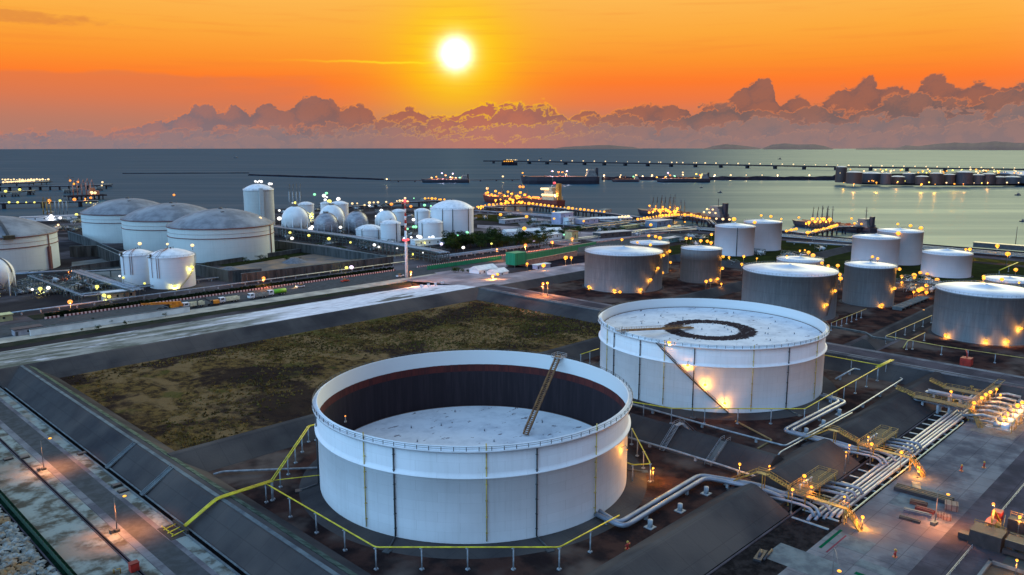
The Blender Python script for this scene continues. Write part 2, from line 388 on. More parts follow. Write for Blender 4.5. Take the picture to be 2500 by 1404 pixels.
# islands on the horizon
isl = mat('island_haze', srgb(66, 44, 60), srgb(58, 38, 52), 0.002, 1.0, bump=0.3, bscale=0.003)  # distance haze is put into the purple-grey island colour
def island(name, pts, dist, depth=900):
    """pts: (u, v) of the skyline; a ridge with slopes to both sides"""
    b = MB(); rows = [[], [], [], []]
    for u, v in pts:
        azr = atan2((u-1250)/1950.0, _cp+(702-v)/1950.0*_sp); d = RGT*sin(azr)+FWD*cos(azr)
        e = math.radians(EL(v))*cos((u-1250)/1950.0*0.0); hh = max(SEA, CAM_H+dist*math.tan(math.atan(math.tan(math.radians(EL(v)))*cos(azr)**1))) 
        for k, (dd, zz) in enumerate(((-depth, SEA-2), (0, hh), (depth*0.8, SEA+(hh-SEA)*0.5), (depth*1.6, SEA-2))):
            jit = 1+0.15*sin(u*0.21+k)
            p = d*(dist+dd*jit); rows[k].append((p.x, p.y, zz))
    n = len(pts); vs = rows[0]+rows[1]+rows[2]+rows[3]
    fs = [(k*n+i, k*n+i+1, (k+1)*n+i+1, (k+1)*n+i) for k in range(3) for i in range(n-1)]
    b.add(vs, fs, True); return struct(name, b, isl)
def ridge(pts, step=9, jag=0.9):
    out = []
    for (u0, v0), (u1, v1) in zip(pts, pts[1:]):
        k = max(1, int((u1-u0)/step))
        for i in range(k):
            t = i/k; out.append((u0+(u1-u0)*t, v0+(v1-v0)*t+(random.random()-0.5)*jag))
    out.append(pts[-1]); return out
island('hills', ridge([(1352, 363), (1375, 359), (1420, 356.5), (1475, 354), (1510, 356), (1545, 359), (1568, 363)]), 15500)
island('hills', ridge([(1716, 363), (1740, 357), (1772, 352), (1800, 354), (1840, 359), (1858, 363)]), 15400)
island('hills', ridge([(1862, 362), (1885, 353), (1915, 350), (1950, 353), (1990, 352), (2015, 357), (2035, 363)]), 15300)
island('hills', ridge([(2090, 362.5), (2140, 360), (2190, 361), (2210, 355), (2240, 357), (2290, 351), (2330, 348), (2380, 350), (2430, 345), (2480, 349), (2560, 346), (2620, 355)]), 15000)

# ------------------------------------------------------------------ paving, dikes, roads of the near tank farm
dike_c = mat('dike_concrete', srgb(70, 69, 71), srgb(52, 51, 55), 0.05, 0.92, bump=0.25, bscale=1.5, world=True, keep=True, detail=9, c3=srgb(82, 77, 76), joints=7.0, jk=0.2)
capc = mat('cap_concrete', srgb(104, 112, 116), srgb(84, 90, 96), 0.3, 0.9, world=True, keep=True, bump=0.2)
asph = mat('asphalt', srgb(74, 76, 80), srgb(64, 66, 68), 0.4, 0.9, world=True, keep=True, bump=0.2, bscale=6, detail=8)
sand = mat('sandy_verge', srgb(124, 134, 134), srgb(74, 72, 66), 0.22, 0.95, world=True, keep=True, bump=0.5, bscale=1.2, detail=10, lo=0.4, hi=0.62, c3=srgb(128, 120, 112))
conc = mat('pale_concrete', srgb(112, 114, 120), srgb(78, 78, 86), 0.09, 0.85, world=True, keep=True, bump=0.15, bscale=3, detail=10, lo=0.38, hi=0.62, c3=srgb(100, 94, 98), joints=6.0)
conc2 = mat('road_concrete', srgb(78, 74, 82), srgb(60, 58, 64), 0.1, 0.85, world=True, keep=True, bump=0.15, bscale=3, detail=10, lo=0.38, hi=0.62, joints=9.0)
dirt = mat('red_dirt', srgb(84, 62, 58), srgb(50, 42, 44), 0.12, 0.95, world=True, bump=0.6, bscale=0.9, detail=9, lo=0.4, hi=0.6, c3=srgb(112, 100, 96))
black = mat('dark_trench', srgb(26, 26, 28), srgb(18, 18, 20), 0.5, 0.95, world=True)
darkst = mat('dark_steel', srgb(70, 74, 80), srgb(54, 58, 62), 0.6, 0.5, 0.3)
galv = mat('galvanised_steel', srgb(150, 158, 168), srgb(120, 128, 138), 0.8, 0.45, 0.4)
white = mat('white_paint', srgb(208, 212, 220), srgb(190, 196, 204), 0.3, 0.5)
yell = mat('yellow_paint', srgb(214, 200, 40), srgb(180, 160, 36), 0.5, 0.5)
pipep = mat('pipe_paint', srgb(134, 142, 158), srgb(104, 110, 124), 0.15, 0.4, 0.2)
redp = mat('red_paint', srgb(176, 44, 34), srgb(130, 36, 30), 0.6, 0.6)
yst = mat('yellow_steelwork', srgb(170, 136, 56), srgb(116, 90, 42), 0.8, 0.6)

# cell floors
m_, nt_, p_ = new_mat('field_grass')
ge_ = nt_.nodes.new('ShaderNodeNewGeometry'); X_, Y_, Z_ = nx_sep(nt_, ge_.outputs['Position'])
v_ = nx_xyz(nt_, X_, Y_*0.75, 0.0); vb_ = nx_xyz(nt_, X_*0.35+Y_*0.1, Y_, 0.0)
c_ = nx_mix(nt_, nx_noise(nt_, v_, 0.30, 10, 0.75).smooth(0.40, 0.60), srgb(98, 80, 50), srgb(46, 38, 32))
c_ = nx_mix(nt_, nx_noise(nt_, v_, 0.05, 6, 0.6, 0.6).smooth(0.48, 0.56), c_, srgb(104, 86, 62))
c_ = nx_mix(nt_, nx_noise(nt_, v_, 0.045, 5).smooth(0.56, 0.62)*0.7, c_, srgb(66, 66, 34))
c_ = nx_mix(nt_, (nx_noise(nt_, nx_xyz(nt_, X_+500.0, Y_, 3.0), 0.018, 7, 0.65, 0.4).smooth(0.50, 0.56)*0.9), c_, srgb(38, 31, 32))
c_ = nx_mix(nt_, nx_noise(nt_, nx_xyz(nt_, X_, Y_+90.0, 5.0), 0.07, 8, 0.7).smooth(0.68, 0.72), c_, srgb(150, 144, 132))
nt_.links.new(c_, p_.inputs['Base Color']); p_.inputs['Roughness'].default_value = 1.0; p_.inputs['Specular IOR Level'].default_value = 0.0
b_ = nt_.nodes.new('ShaderNodeBump'); b_.inputs['Strength'].default_value = 1.0; b_.inputs['Distance'].default_value = 1.0
nt_.links.new(nx_noise(nt_, v_, 0.8, 8, 0.7).s, b_.inputs['Height']); nt_.links.new(b_.outputs[0], p_.inputs['Normal'])
field_m = m_
sheet('field', 84, 215, 330, 345, GZ+0.05, field_m)
sheet('cell_floor', 84, 88, 205, 216, GZ+0.04, dirt)
sheet('cell_floor', 204.5, 88, 332, 216, GZ+0.05, dirt)

def dike(name, sec, p, q, m=dike_c, label=None, ext=(0, 0)):
    b = MB(); b.sect(sec, p, q, ext); o = obj(name, b, m)
    return tag(o, label, 'dike')
# cross-sections: offset to the left of travel
dike('earth_dike', [(9, -1.2), (1.6, 4.0), (-1.2, 4.0), (-9.8, -1.2)], (81.8, -60), (81.8, 352), label='long concrete faced dike between the left road and the grass field')
for x0, nm in ((80.6, 0), ):
    b = MB(); b.sect([(0.5, 3.9), (0.5, 4.12), (-0.5, 4.12), (-0.5, 3.9)], (81.2, -60), (81.2, 351)); c_o = obj('dike_cap', b, capc, bpy.data.objects['earth_dike'])
b = MB(); b.sect([(0.0, 3.94), (0.0, 4.05), (-2.0, 3.1), (-2.0, 2.9)], (83.2, -60), (83.2, 349)); obj('grassy_shoulder', b, mat('shoulder_grass', srgb(86, 100, 92), srgb(60, 70, 64), 0.5, 0.95, world=True, keep=True, bump=0.5), bpy.data.objects['earth_dike'])
# stairs running down the outer face of the left dike
for k, yy in enumerate((233.2, 207.8)):
    b = MB()
    for i in range(26):
        t = i/26.0; xx = 80.4-t*8.4; zz = 3.9-t*5.1+0.22
        b.box(xx-0.33, yy-0.8, zz-0.5, xx, yy+0.8, zz)
    st = thing('concrete_stairs', ('narrow concrete stairs down the left dike, nearer the far corner', 'narrow concrete stairs down the left dike, nearer the yellow pipes')[k], 'stairs', (0, 0, 0))
    obj('steps', b, capc, st)
    b = MB(); b.beam((80.6, yy-0.95, 4.3), (72.2, yy-0.95, -0.85), 0.25, 0.4); b.beam((80.6, yy+0.95, 4.3), (72.2, yy+0.95, -0.85), 0.25, 0.4); obj('stringer', b, capc, st)
# back embankment: steep inner face, long outer slope with cleared white ground
wh = mat('cleared_ground', srgb(100, 96, 94), srgb(70, 70, 66), 0.05, 0.95, world=True, bump=0.4, bscale=0.8, detail=9, lo=0.42, hi=0.6)
m_, nt_, p_ = new_mat('white_ground')
ge_ = nt_.nodes.new('ShaderNodeNewGeometry'); X_, Y_, Z_ = nx_sep(nt_, ge_.outputs['Position'])
v_ = nx_xyz(nt_, X_*0.4, Y_, 0.0)
msk = ((X_-178.0+(nx_noise(nt_, v_, 0.05, 5)-0.5)*160.0).smooth(0, 30)*((Y_*-1.0)+401.0+(X_-150.0)*0.03+(nx_noise(nt_, v_, 0.08, 6, 0.7)-0.5)*26.0).smooth(0, 4))
msk = msk.f('MAXIMUM', nx_noise(nt_, v_, 0.06, 8, 0.7).smooth(0.50, 0.62)*0.75)
c_ = nx_mix(nt_, nx_noise(nt_, v_, 0.1, 9, 0.7).smooth(0.4, 0.6), srgb(136, 136, 134), srgb(84, 86, 80))
c_ = nx_mix(nt_, msk, c_, nx_mix(nt_, nx_noise(nt_, v_, 0.3, 8, 0.7).smooth(0.35, 0.6), srgb(206, 208, 218), srgb(176, 176, 188)))
c_ = nx_mix(nt_, nx_noise(nt_, nx_xyz(nt_, X_*0.25, Y_, 9.0), 0.08, 6, 0.6).smooth(0.60, 0.66)*0.85, c_, srgb(70, 66, 58))
nt_.links.new(c_, p_.inputs['Base Color']); p_.inputs['Roughness'].default_value = 0.95; p_.inputs['Specular IOR Level'].default_value = 0.0
b_ = nt_.nodes.new('ShaderNodeBump'); b_.inputs['Strength'].default_value = 0.4; nt_.links.new(nx_noise(nt_, v_, 0.9, 6).s, b_.inputs['Height']); nt_.links.new(b_.outputs[0], p_.inputs['Normal'])
white_ground = m_
dike('retaining_dike', [(0.6, 3.95), (-2.0, 3.95), (-11.5, -1.2), (0.6, -1.2)], (72, 351.5), (341, 351.5), label='grey concrete back wall of the grass field, under the pale cleared ground')
b = MB(); b.sect([(0.0, 3.90), (0, -1.3), (60, -1.3), (50, -0.96), (30, 1.4), (16, 3.3)], (-100, 352.1), (327, 352.1)); struct('back_verge', b, white_ground)
# corner block: junction of roads at the level of the crest
b = MB(); jp = [(326, 351.9, 3.84), (342, 351.9, 3.84), (388, 373, 1.6), (560, 373, -.7), (560, 386, -.8), (396, 390, .3), (372, 432, -.92), (326, 426, -.9), (326, 390, 1.9)]
b.add([(x, y, z) for x, y, z in jp]+[(360, 385, 1.7)], [(0, 1, 9), (1, 2, 9), (2, 5, 9), (2, 3, 4, 5), (5, 6, 9), (6, 7, 9), (7, 8, 9), (8, 0, 9)]); b.add([(342, 351.9, 3.84), (388, 373, 1.6), (560, 373, -.7), (560, 366, -1.2), (392, 362, -1.2), (350, 344, -1.2)], [(0, 5, 4, 1), (1, 4, 3, 2)]); struct('junction', b, mat('junction_pave', srgb(150, 142, 150), srgb(110, 104, 112), 0.06, 0.9, world=True, keep=True, detail=9, c3=srgb(136, 122, 126), joints=8.0, jk=.3))
b = MB(); b.sect([(0.9, 3.9), (0.4, 3.98), (-11, -1.2), (0.9, -1.2)], (326.4, 352.5), (326.4, 40), ext=(0, 0)); 
tag(obj('retaining_dike', b, dike_c), 'long grey concrete bank below the pale far road, behind field and cells', 'dike')
b = MB(); b.prism([(325.5, -120), (341.5, -120), (341.5, 352), (325.5, 352)], -1.3, 3.86); struct('road', b, conc)
sheet('road_surface', 329, -120, 338.6, 352, 3.885, conc2)
dike('earth_dike', [(9, -1.2), (1.0, 3.9), (-1.0, 3.9), (-9, -1.2)], (84, 218.5), (326, 218.5), label='low grey dike across the middle, between the grass field and the two big tanks')
dike('earth_dike', [(9, -1.2), (0.9, 3.8), (-0.9, 3.8), (-9, -1.2)], (203.5, 96), (203.5, 217), label='short grey dike between the two big white tanks')
# front dike in sections, notched where the tank pipes pass
fs_ = [(8.5, -1.2), (0.8, 3.85), (-0.8, 3.85), (-10.5, -1.2)]
for (x0, x1, l) in ((60, 181.5, 'sloping concrete dike in front of the nearer big tank, left of its pipes'), (192, 226, 'short sloping dike section between the two yellow stair crossings'), (236, 326.5, 'long sloping dike beside the farther big tank, behind the pipe manifold')):
    dike('earth_dike', fs_, (x0, 91.3), (x1, 91.3), label=l)
b = MB(); b.prism([(181.4, 84.5), (192.1, 84.5), (192.1, 99), (181.4, 99)], -1.2, -0.2); b.prism([(225.9, 84.5), (236.1, 84.5), (236.1, 99), (225.9, 99)], -1.2, -0.2)
struct('pipe_gap_slab', b, dike_c)
# gutter, road and verges along the outside of the left dike
sheet('trench', 71.4, -60, 72.6, 420, GZ+0.03, black)
b = MB(); b.box(70.9, -60, GZ-0.2, 71.4, 351, GZ+0.22); b.box(72.5, -60, GZ-0.2, 72.9, 351, GZ+0.2); struct('kerb', b, capc)
sheet('verge', 67.2, -60, 70.9, 420, GZ+0.02, sand)
sheet('road_shoulder', 66.9, -60, 68.3, 420, GZ+0.04, conc)
sheet('road', 61.8, -60, 67.1, 420, GZ+0.06, asph)
sheet('road_shoulder', 59.9, -60, 62.0, 420, GZ+0.045, conc)
sheet('verge', 47.0, -60, 60.1, 420, GZ+0.025, sand)
b = MB(); b.box(56.35, -60, GZ, 56.6, 420, GZ+0.18); b.box(57.0, -60, GZ, 57.25, 420, GZ+0.18); struct('ditch_kerb', b, conc2)
sheet('ditch', 56.6, -60, 57.0, 420, GZ+0.035, black)
sheet('hedge_strip', 44.6, -60, 47.0, 420, GZ+0.045, mat('green_strip', srgb(28, 60, 48), srgb(20, 40, 34), 0.6, 0.95, world=True, bump=0.8))
b = MB(); b.box(44.3, -60, GZ, 44.6, 420, GZ+0.25); struct('kerb', b, conc2)
# wire fence with dark green mesh beside the rubble
fe = thing('wire_fence', 'low dark green mesh fence along the rubble at the left', 'fence', (45.6, 0, GZ))
b = MB(); b.box(-0.03, 90, 0.1, 0.03, 330, 1.5); obj('mesh_panel', b, mat('green_mesh', srgb(20, 70, 52), srgb(14, 46, 36), 0.8, 0.9), fe)
b = MB()
for i in range(81): b.box(-0.06, 90+i*3-0.05, 0, 0.06, 90+i*3+0.05, 1.7)
tag(obj('posts', b, darkst, fe), 'slim dark fence posts', kind='stuff')
# rubble
rub = mat('rubble_stone', srgb(134, 140, 142), srgb(84, 84, 80), 0.4, 0.9, world=True, keep=True, bump=0.6, bscale=1.5, c3=srgb(126, 100, 72), detail=6)
sheet('rubble_bed', 2, 90, 44.3, 330, GZ+0.03, mat('rubble_earth', srgb(46, 44, 40), srgb(34, 34, 32), 0.3, 0.95, world=True))
b = MB(); rnd = random.Random(3)
for i in range(2600):
    x = 43.6-abs(rnd.gauss(0, 9)); y = rnd.uniform(130, 250)
    if x < 12: continue
    s = rnd.uniform(0.35, 0.95); M = Matrix.Translation((x, y, GZ+0.2+s*0.25)) @ Matrix.Rotation(rnd.uniform(0, 6.3), 4, 'Z') @ Matrix.Rotation(rnd.uniform(-0.7, 0.7), 4, 'X') @ Matrix.Diagonal((s*rnd.uniform(1, 1.6), s, s*rnd.uniform(0.5, 0.9), 1))
    vs = [M @ (Vector(q)*rnd.uniform(0.75, 1.15)) for q in ((1,0,0),(0.5,0.87,0),(-0.5,0.87,0.1),(-1,0,0),(-0.5,-0.87,0),(0.5,-0.87,0.1),(0.45,0.3,0.8),(-0.5,0.2,0.75),(0,-0.5,0.85),(0,0,-0.7))]
    b.add(vs, [(6,7,8),(0,1,6),(1,2,7,6),(2,3,7),(3,4,8,7),(4,5,8),(5,0,6,8),(1,0,9),(2,1,9),(3,2,9),(4,3,9),(5,4,9),(0,5,9)])
tag(obj('rubble', b, rub), 'heap of pale broken stones in the lower left corner', 'rubble', kind='stuff')
# grass tufts on the field
tm = mat('dry_tufts', srgb(120, 98, 56), srgb(56, 48, 32), 0.08, 1.0, world=True, keep=True, detail=8, c3=srgb(84, 76, 38), spec=0.1)
b = MB(); rnd = random.Random(5)
for i in range(13000):
    x = rnd.uniform(93, 322); y = rnd.uniform(229, 338)
    if (sin(x*0.05+1)*cos(y*0.07)+sin(x*0.021+y*0.03)) < rnd.uniform(-0.9, 0.5): continue
    for k in range(3):
        a = rnd.uniform(0, 6.3); w = rnd.uniform(0.2, 0.6); h = rnd.uniform(0.25, 0.85); l = rnd.uniform(-0.3, 0.3); px = x+rnd.uniform(-.5, .5); py = y+rnd.uniform(-.5, .5)
        b.add([(px-cos(a)*w, py-sin(a)*w, GZ), (px+cos(a)*w, py+sin(a)*w, GZ), (px+l+cos(a)*w*.5, py+l*.6, GZ+h)], [(0, 1, 2)])
tag(obj('grass', b, tm), 'dry olive grass tufts over the walled field', 'grass', kind='stuff')

# plaza in front of the pipe track
sheet('plaza', 60, -150, 345, 70.0, GZ+0.03, conc)
sheet('plaza_road', 60, -150, 345, 50.2, GZ+0.045, conc2)
sheet('pipe_track', 60, 69.8, 350, 82.0, GZ+0.02, mat('track_gravel', srgb(60, 56, 58), srgb(36, 34, 36), 0.5, 0.95, world=True, bump=0.5))
sheet('trench', 60, 80.8, 350, 82.2, GZ+0.04, black)
b = MB(); b.box(60, 80.3, GZ-0.2, 330, 80.8, GZ+0.25); struct('kerb', b, conc2)
for i, (x0, y0, x1, y1) in enumerate(((157, 62, 166, 76), (168, 52, 171.5, 60), (174, 60, 181, 70), (205, 56, 222, 66))):
    sheet('concrete_slab', x0, y0, x1, y1, GZ+0.055+i*0.004, capc)
sheet('paint_line', 170, 68.2, 182, 68.9, GZ+0.075, mat('green_line', srgb(20, 104, 74), None, 0.5, 0.7, world=True))
sheet('paint_line', 169, 66.4, 180, 66.8, GZ+0.079, mat('pink_line', srgb(150, 80, 96), None, 0.5, 0.7, world=True))
sheet('paint_line', 164.2, 54.5, 165.4, 58.5, GZ+0.080, MATS['green_line'])
# green painted edge bar of the pipe track
b = MB(); b.box(188, 70.2, GZ+0.3, 284, 70.45, GZ+0.62)
for i in range(17): b.box(188.5+i*5.9, 70.25, GZ, 188.7+i*5.9, 70.4, GZ+0.35)
tag(obj('guard_rail', b, mat('rail_cream', srgb(196, 204, 176), srgb(170, 178, 150), 0.4, 0.6)), 'long low cream guard rail along the pipe bundle', 'guard rail')

# ------------------------------------------------------------------ tank builders
W1 = tank_mat('big_tank_white', srgb(222, 228, 236), srgb(188, 192, 197), 2.42, 0.26, 0.6, 0.22, plates=4.1)
GR = tank_mat('grey_cladding', srgb(112, 116, 122), srgb(86, 90, 96), 6.6, 0.4, 0.75, 0.30, vert=0.38, vertc=srgb(150, 154, 160))
WT = tank_mat('pinkish_white', srgb(198, 198, 208), srgb(176, 178, 190), 3.0, 0.3, 0.5, 0.25)
CR = tank_mat('cream_shell', srgb(192, 204, 206), srgb(168, 180, 184), 5.2, 0.35, 0.55, 0.25)
DM = mat('weathered_dome', srgb(120, 126, 136), srgb(92, 98, 108), 0.12, 0.7, 0.0, bump=0.3, bscale=0.4, detail=9, c3=srgb(134, 140, 148))
RF = mat('roof_white', srgb(194, 198, 208), srgb(166, 172, 184), 0.12, 0.5, bump=0.1, detail=8, lo=0.4, hi=0.75)
MAR = mat('maroon_paint', srgb(112, 62, 62), srgb(92, 56, 58), 0.5, 0.6)
m_, nt_, p_ = new_mat('floating_roof')   # chalky white deck with dirty puddle marks and a ring of rust-dark stain
tcn = nt_.nodes.new('ShaderNodeTexCoord'); x, y, z = nx_sep(nt_, tcn.outputs['Object']); v_ = nx_xyz(nt_, x, y, 0.0)
rad = (x*x+y*y).f('SQRT'); a_ = nx_noise(nt_, nx_xyz(nt_, x.f('ARCTAN2', y)*3.2, rad*0.06, 0.0), 3.0, 5, 0.8)
ringm = (((rad-14.4+(a_-0.5)*6.5).f('ABSOLUTE')*-1.0)).smooth(-3.6, -3.2)*nx_noise(nt_, v_, 0.75, 5, 0.8).smooth(0.33, 0.40)
blot = nx_noise(nt_, nx_xyz(nt_, x*0.6, y*1.4, 4.0), 0.42, 4, 0.6).smooth(0.645, 0.675)
info = nt_.nodes.new('ShaderNodeObjectInfo')
c_ = nx_mix(nt_, nx_noise(nt_, v_, 0.12, 8, 0.7).smooth(0.4, 0.75), srgb(194, 198, 206), srgb(160, 166, 178))
c_ = nx_mix(nt_, blot*0.85, c_, srgb(92, 84, 92))
FR_plain = m_.copy(); 
c_2 = nx_mix(nt_, ringm*0.98, c_, srgb(40, 30, 32))
nt_.links.new(c_2, p_.inputs['Base Color']); p_.inputs['Roughness'].default_value = 0.85; p_.inputs['Specular IOR Level'].default_value = 0.0
FR_ring = m_; FR_ring.name = 'floating_roof_stained'
FR_plain.name = 'floating_roof_clean'; nt2 = FR_plain.node_tree; p2 = nt2.nodes['Principled BSDF']; p2.inputs['Roughness'].default_value = 0.85; p2.inputs['Specular IOR Level'].default_value = 0.1
nt2.links.new([n for n in nt2.nodes if n.type == 'MIX'][-1].outputs[2], p2.inputs['Base Color'])
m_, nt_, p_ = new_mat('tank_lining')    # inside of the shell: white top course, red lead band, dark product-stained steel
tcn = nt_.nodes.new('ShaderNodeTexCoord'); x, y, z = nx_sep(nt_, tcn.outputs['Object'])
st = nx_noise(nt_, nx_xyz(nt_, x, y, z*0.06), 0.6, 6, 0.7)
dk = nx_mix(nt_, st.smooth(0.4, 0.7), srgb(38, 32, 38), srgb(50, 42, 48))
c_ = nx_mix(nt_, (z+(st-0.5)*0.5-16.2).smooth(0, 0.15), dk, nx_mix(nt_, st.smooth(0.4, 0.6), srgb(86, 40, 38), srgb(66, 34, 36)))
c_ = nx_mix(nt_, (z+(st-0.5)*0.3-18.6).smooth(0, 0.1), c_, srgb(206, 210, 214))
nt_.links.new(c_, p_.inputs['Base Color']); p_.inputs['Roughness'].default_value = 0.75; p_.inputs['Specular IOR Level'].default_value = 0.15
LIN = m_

def arc_rail(mb, R, z, n, a0=0, a1=2*pi, hh=1.0, t=0.07, w=0.05):
    """handrail with posts following a circle"""
    for zz in (hh, hh*0.55):
        m = max(8, int(72*(a1-a0)/(2*pi)))
        mb.tube([(R*cos(a0+(a1-a0)*i/m), R*sin(a0+(a1-a0)*i/m), z+zz) for i in range(m+1)], w, 4, cap=False)
    for i in range(n):
        a = a0+(a1-a0)*i/n; mb.box(-t/2, -t/2, 0, t/2, t/2, hh, Matrix.Translation((R*cos(a), R*sin(a), z)))
def spiral(mb, R, z0, z1, a0, a1, w=0.9, n=40, rail=True):
    """stair that winds up the outside of a shell"""
    for i in range(n):
        t0 = i/n; t1 = (i+1)/n; A0 = a0+(a1-a0)*t0; A1 = a0+(a1-a0)*t1; Z = z0+(z1-z0)*t0
        vs = [(R*cos(A0), R*sin(A0), Z), ((R+w)*cos(A0), (R+w)*sin(A0), Z), ((R+w)*cos(A1), (R+w)*sin(A1), Z), (R*cos(A1), R*sin(A1), Z)]
        vs += [(x, y, z+0.12) for x, y, z in vs]
        mb.add(vs, [(0,1,2,3),(7,6,5,4),(0,4,5,1),(1,5,6,2),(2,6,7,3),(3,7,4,0)])
    if rail:
        for rr in (R+w,):
            mb.tube([(rr*cos(a0+(a1-a0)*i/n), rr*sin(a0+(a1-a0)*i/n), z0+(z1-z0)*i/n+1.0) for i in range(n+1)], 0.06, 4, cap=False)
            mb.beam((rr*cos(a0), rr*sin(a0), z0-0.1), (rr*cos(a0), rr*sin(a0), z0+1), 0.08)
            pts = [(rr*cos(a0+(a1-a0)*i/n), rr*sin(a0+(a1-a0)*i/n), z0+(z1-z0)*i/n-0.05) for i in range(n+1)]
            for p, q in zip(pts, pts[1:]): mb.beam(p, q, 0.06, 0.3)

def floating_tank(cx, cy, R, h, roofz, label, ring_stain, ladder_a, ladder_l):
    """open-top crude tank; its own z=0 is the shell base"""
    t = thing('open_top_tank', label, 'storage tank', (cx, cy, 0.0), group='big open-top tanks inside the dikes')
    zr = h*0.68
    b = MB(); b.lathe([(R, -0.9), (R, zr-0.5), (R+0.6, zr-0.15), (R+0.78, zr-0.1), (R+0.78, zr+0.12), (R+0.3, zr+0.3), (R+0.08, zr+0.9), (R, zr+1.3), (R, h), (R-0.08, h+0.05), (R-0.15, h)], 160)
    obj('shell', b, W1, t)
    b = MB(); b.lathe([(R-0.15, h), (R-0.15, h-3.6), (R-0.15, 0.3)], 160); li = obj('lining', b, LIN, t); li.location = (0, 0, 0)
    b = MB(); b.lathe([(R+0.01, h-1.25), (R+1.15, h-1.25), (R+1.15, h-0.75), (R+1.05, h-0.75), (R+1.05, h-1.1), (R+0.01, h-1.1)], 160); obj('wind_girder', b, white, t)
    b = MB(); arc_rail(b, R+1.1, h-0.75, 96, hh=0.95, t=0.12, w=0.05); obj('railing', b, darkst, t)
    b = MB(); b.lathe([(R-0.2, roofz-1.2), (R-0.2, roofz+0.35), (R-0.8, roofz+0.35), (R-1.1, roofz), (R*0.6, roofz+0.05), (0.01, roofz+0.1)], 120); 
    fr = obj('floating_roof', b, FR_ring if ring_stain else FR_plain, t)
    b = MB(); b.lathe([(R-0.16, roofz+0.3), (R-0.55, roofz+0.55), (R-0.75, roofz+0.3)], 120); obj('seal', b, mat('seal_rubber', srgb(84, 60, 56), srgb(60, 50, 52), 0.5, 0.8), fr)
    rr_ = random.Random(int(cx)); b = MB(); b.tube([(0, 0, 0), (0, 0, 0.75)], 0.22, 8); me_ = b.mesh('roof_vent', galv)
    for k in range(26):
        a = rr_.uniform(0, 6.28); r = rr_.uniform(3, R-3); o_ = bpy.data.objects.new('roof_vent', me_); COL.objects.link(o_); o_.parent = fr; o_.location = (r*cos(a), r*sin(a), roofz)
    # rolling ladder from the rim down to the deck
    p = Vector((ladder_a[0]-cx, ladder_a[1]-cy, h+0.2)); a = atan2(p.y, p.x); p.x = (R-0.3)*cos(a); p.y = (R-0.3)*sin(a)
    q = Vector((ladder_l[0]-cx, ladder_l[1]-cy, roofz+0.6)); dd = (q-p); dd.z = 0; dd.normalize()
    s = Vector((-dd.y, dd.x, 0))*0.75; b = MB()
    for e in (-1, 1):
        b.beam(p+s*e, q+s*e, 0.34, 0.5); b.beam(p+s*e+Vector((0, 0, 1)), q+s*e+Vector((0, 0, 1)), 0.09)
    n = 44
    for i in range(n+1):
        c = p.lerp(q, i/n); b.beam(c-s, c+s, 0.55, 0.1)
        if i % 3 == 0:
            for e in (-1, 1): b.beam(c+s*e, c+s*e+Vector((0, 0, 1)), 0.07)
    obj('rolling_ladder', b, mat('ladder_rust', srgb(138, 98, 56), srgb(98, 68, 50), 0.6, 0.8), t)
    b = MB(); M = Matrix.Translation((R*cos(a), R*sin(a), h)) @ Matrix.Rotation(a, 4, 'Z')
    b.box(-1.5, -1.8, -0.15, 1.8, 1.8, 0.05, M)
    for sx_, sy_ in ((-1.5, -1.8), (1.8, -1.8), (1.8, 1.8), (-1.5, 1.8), (0, -1.8), (0, 1.8)): b.box(sx_-.05, sy_-.05, 0, sx_+.05, sy_+.05, 1.1, M)
    for zz in (0.55, 1.05):
        b.box(-1.5, -1.85, zz, 1.8, -1.75, zz+.08, M); b.box(-1.5, 1.75, zz, 1.8, 1.85, zz+.08, M); b.box(1.75, -1.8, zz, 1.85, 1.8, zz+.08, M)
    obj('platform', b, galv, t)
    # foundation skirt
    b = MB(); b.lathe([(R-0.3, -0.25), (R+1.0, -0.3), (R+6.5, -1.1)], 120); obj('foundation', b, dike_c, t)
    return t
def add_pipe_part(t, name, pts, r, m, n=6, extra=None):
    b = MB(); b.tube(pts, r, n)
    if extra: extra(b)
    return obj(name, b, m, t)
def cam_angle(cx, cy): return atan2(-cy, -cx)
def vpipe(t, R, a, z0, z1, r, m, name, foot=True, off=0.35):
    pts = [((R+off)*cos(a), (R+off)*sin(a), z1), ((R+off)*cos(a), (R+off)*sin(a), z0)]
    b = MB(); b.tube(pts, r, 6)
    for k in range(6):
        z = z0+(z1-z0)*(k+0.5)/6; b.box(-0.05, -0.22, -0.08, off+r, 0.22, 0.08, Matrix.Translation((R*cos(a), R*sin(a), z)) @ Matrix.Rotation(a, 4, 'Z'))
    if foot:
        b.tube([((R+off)*cos(a), (R+off)*sin(a), z0), ((R+5.2)*cos(a+0.02), (R+5.2)*sin(a+0.02), -0.8)], r, 6)
        b.box(-0.9, -0.9, -0.1, 0.9, 0.9, 0.25, Matrix.Translation(((R+5.6)*cos(a+0.02), (R+5.6)*sin(a+0.02), -1.0)) @ Matrix.Rotation(a, 4, 'Z'))
    return obj(name, b, m, t)

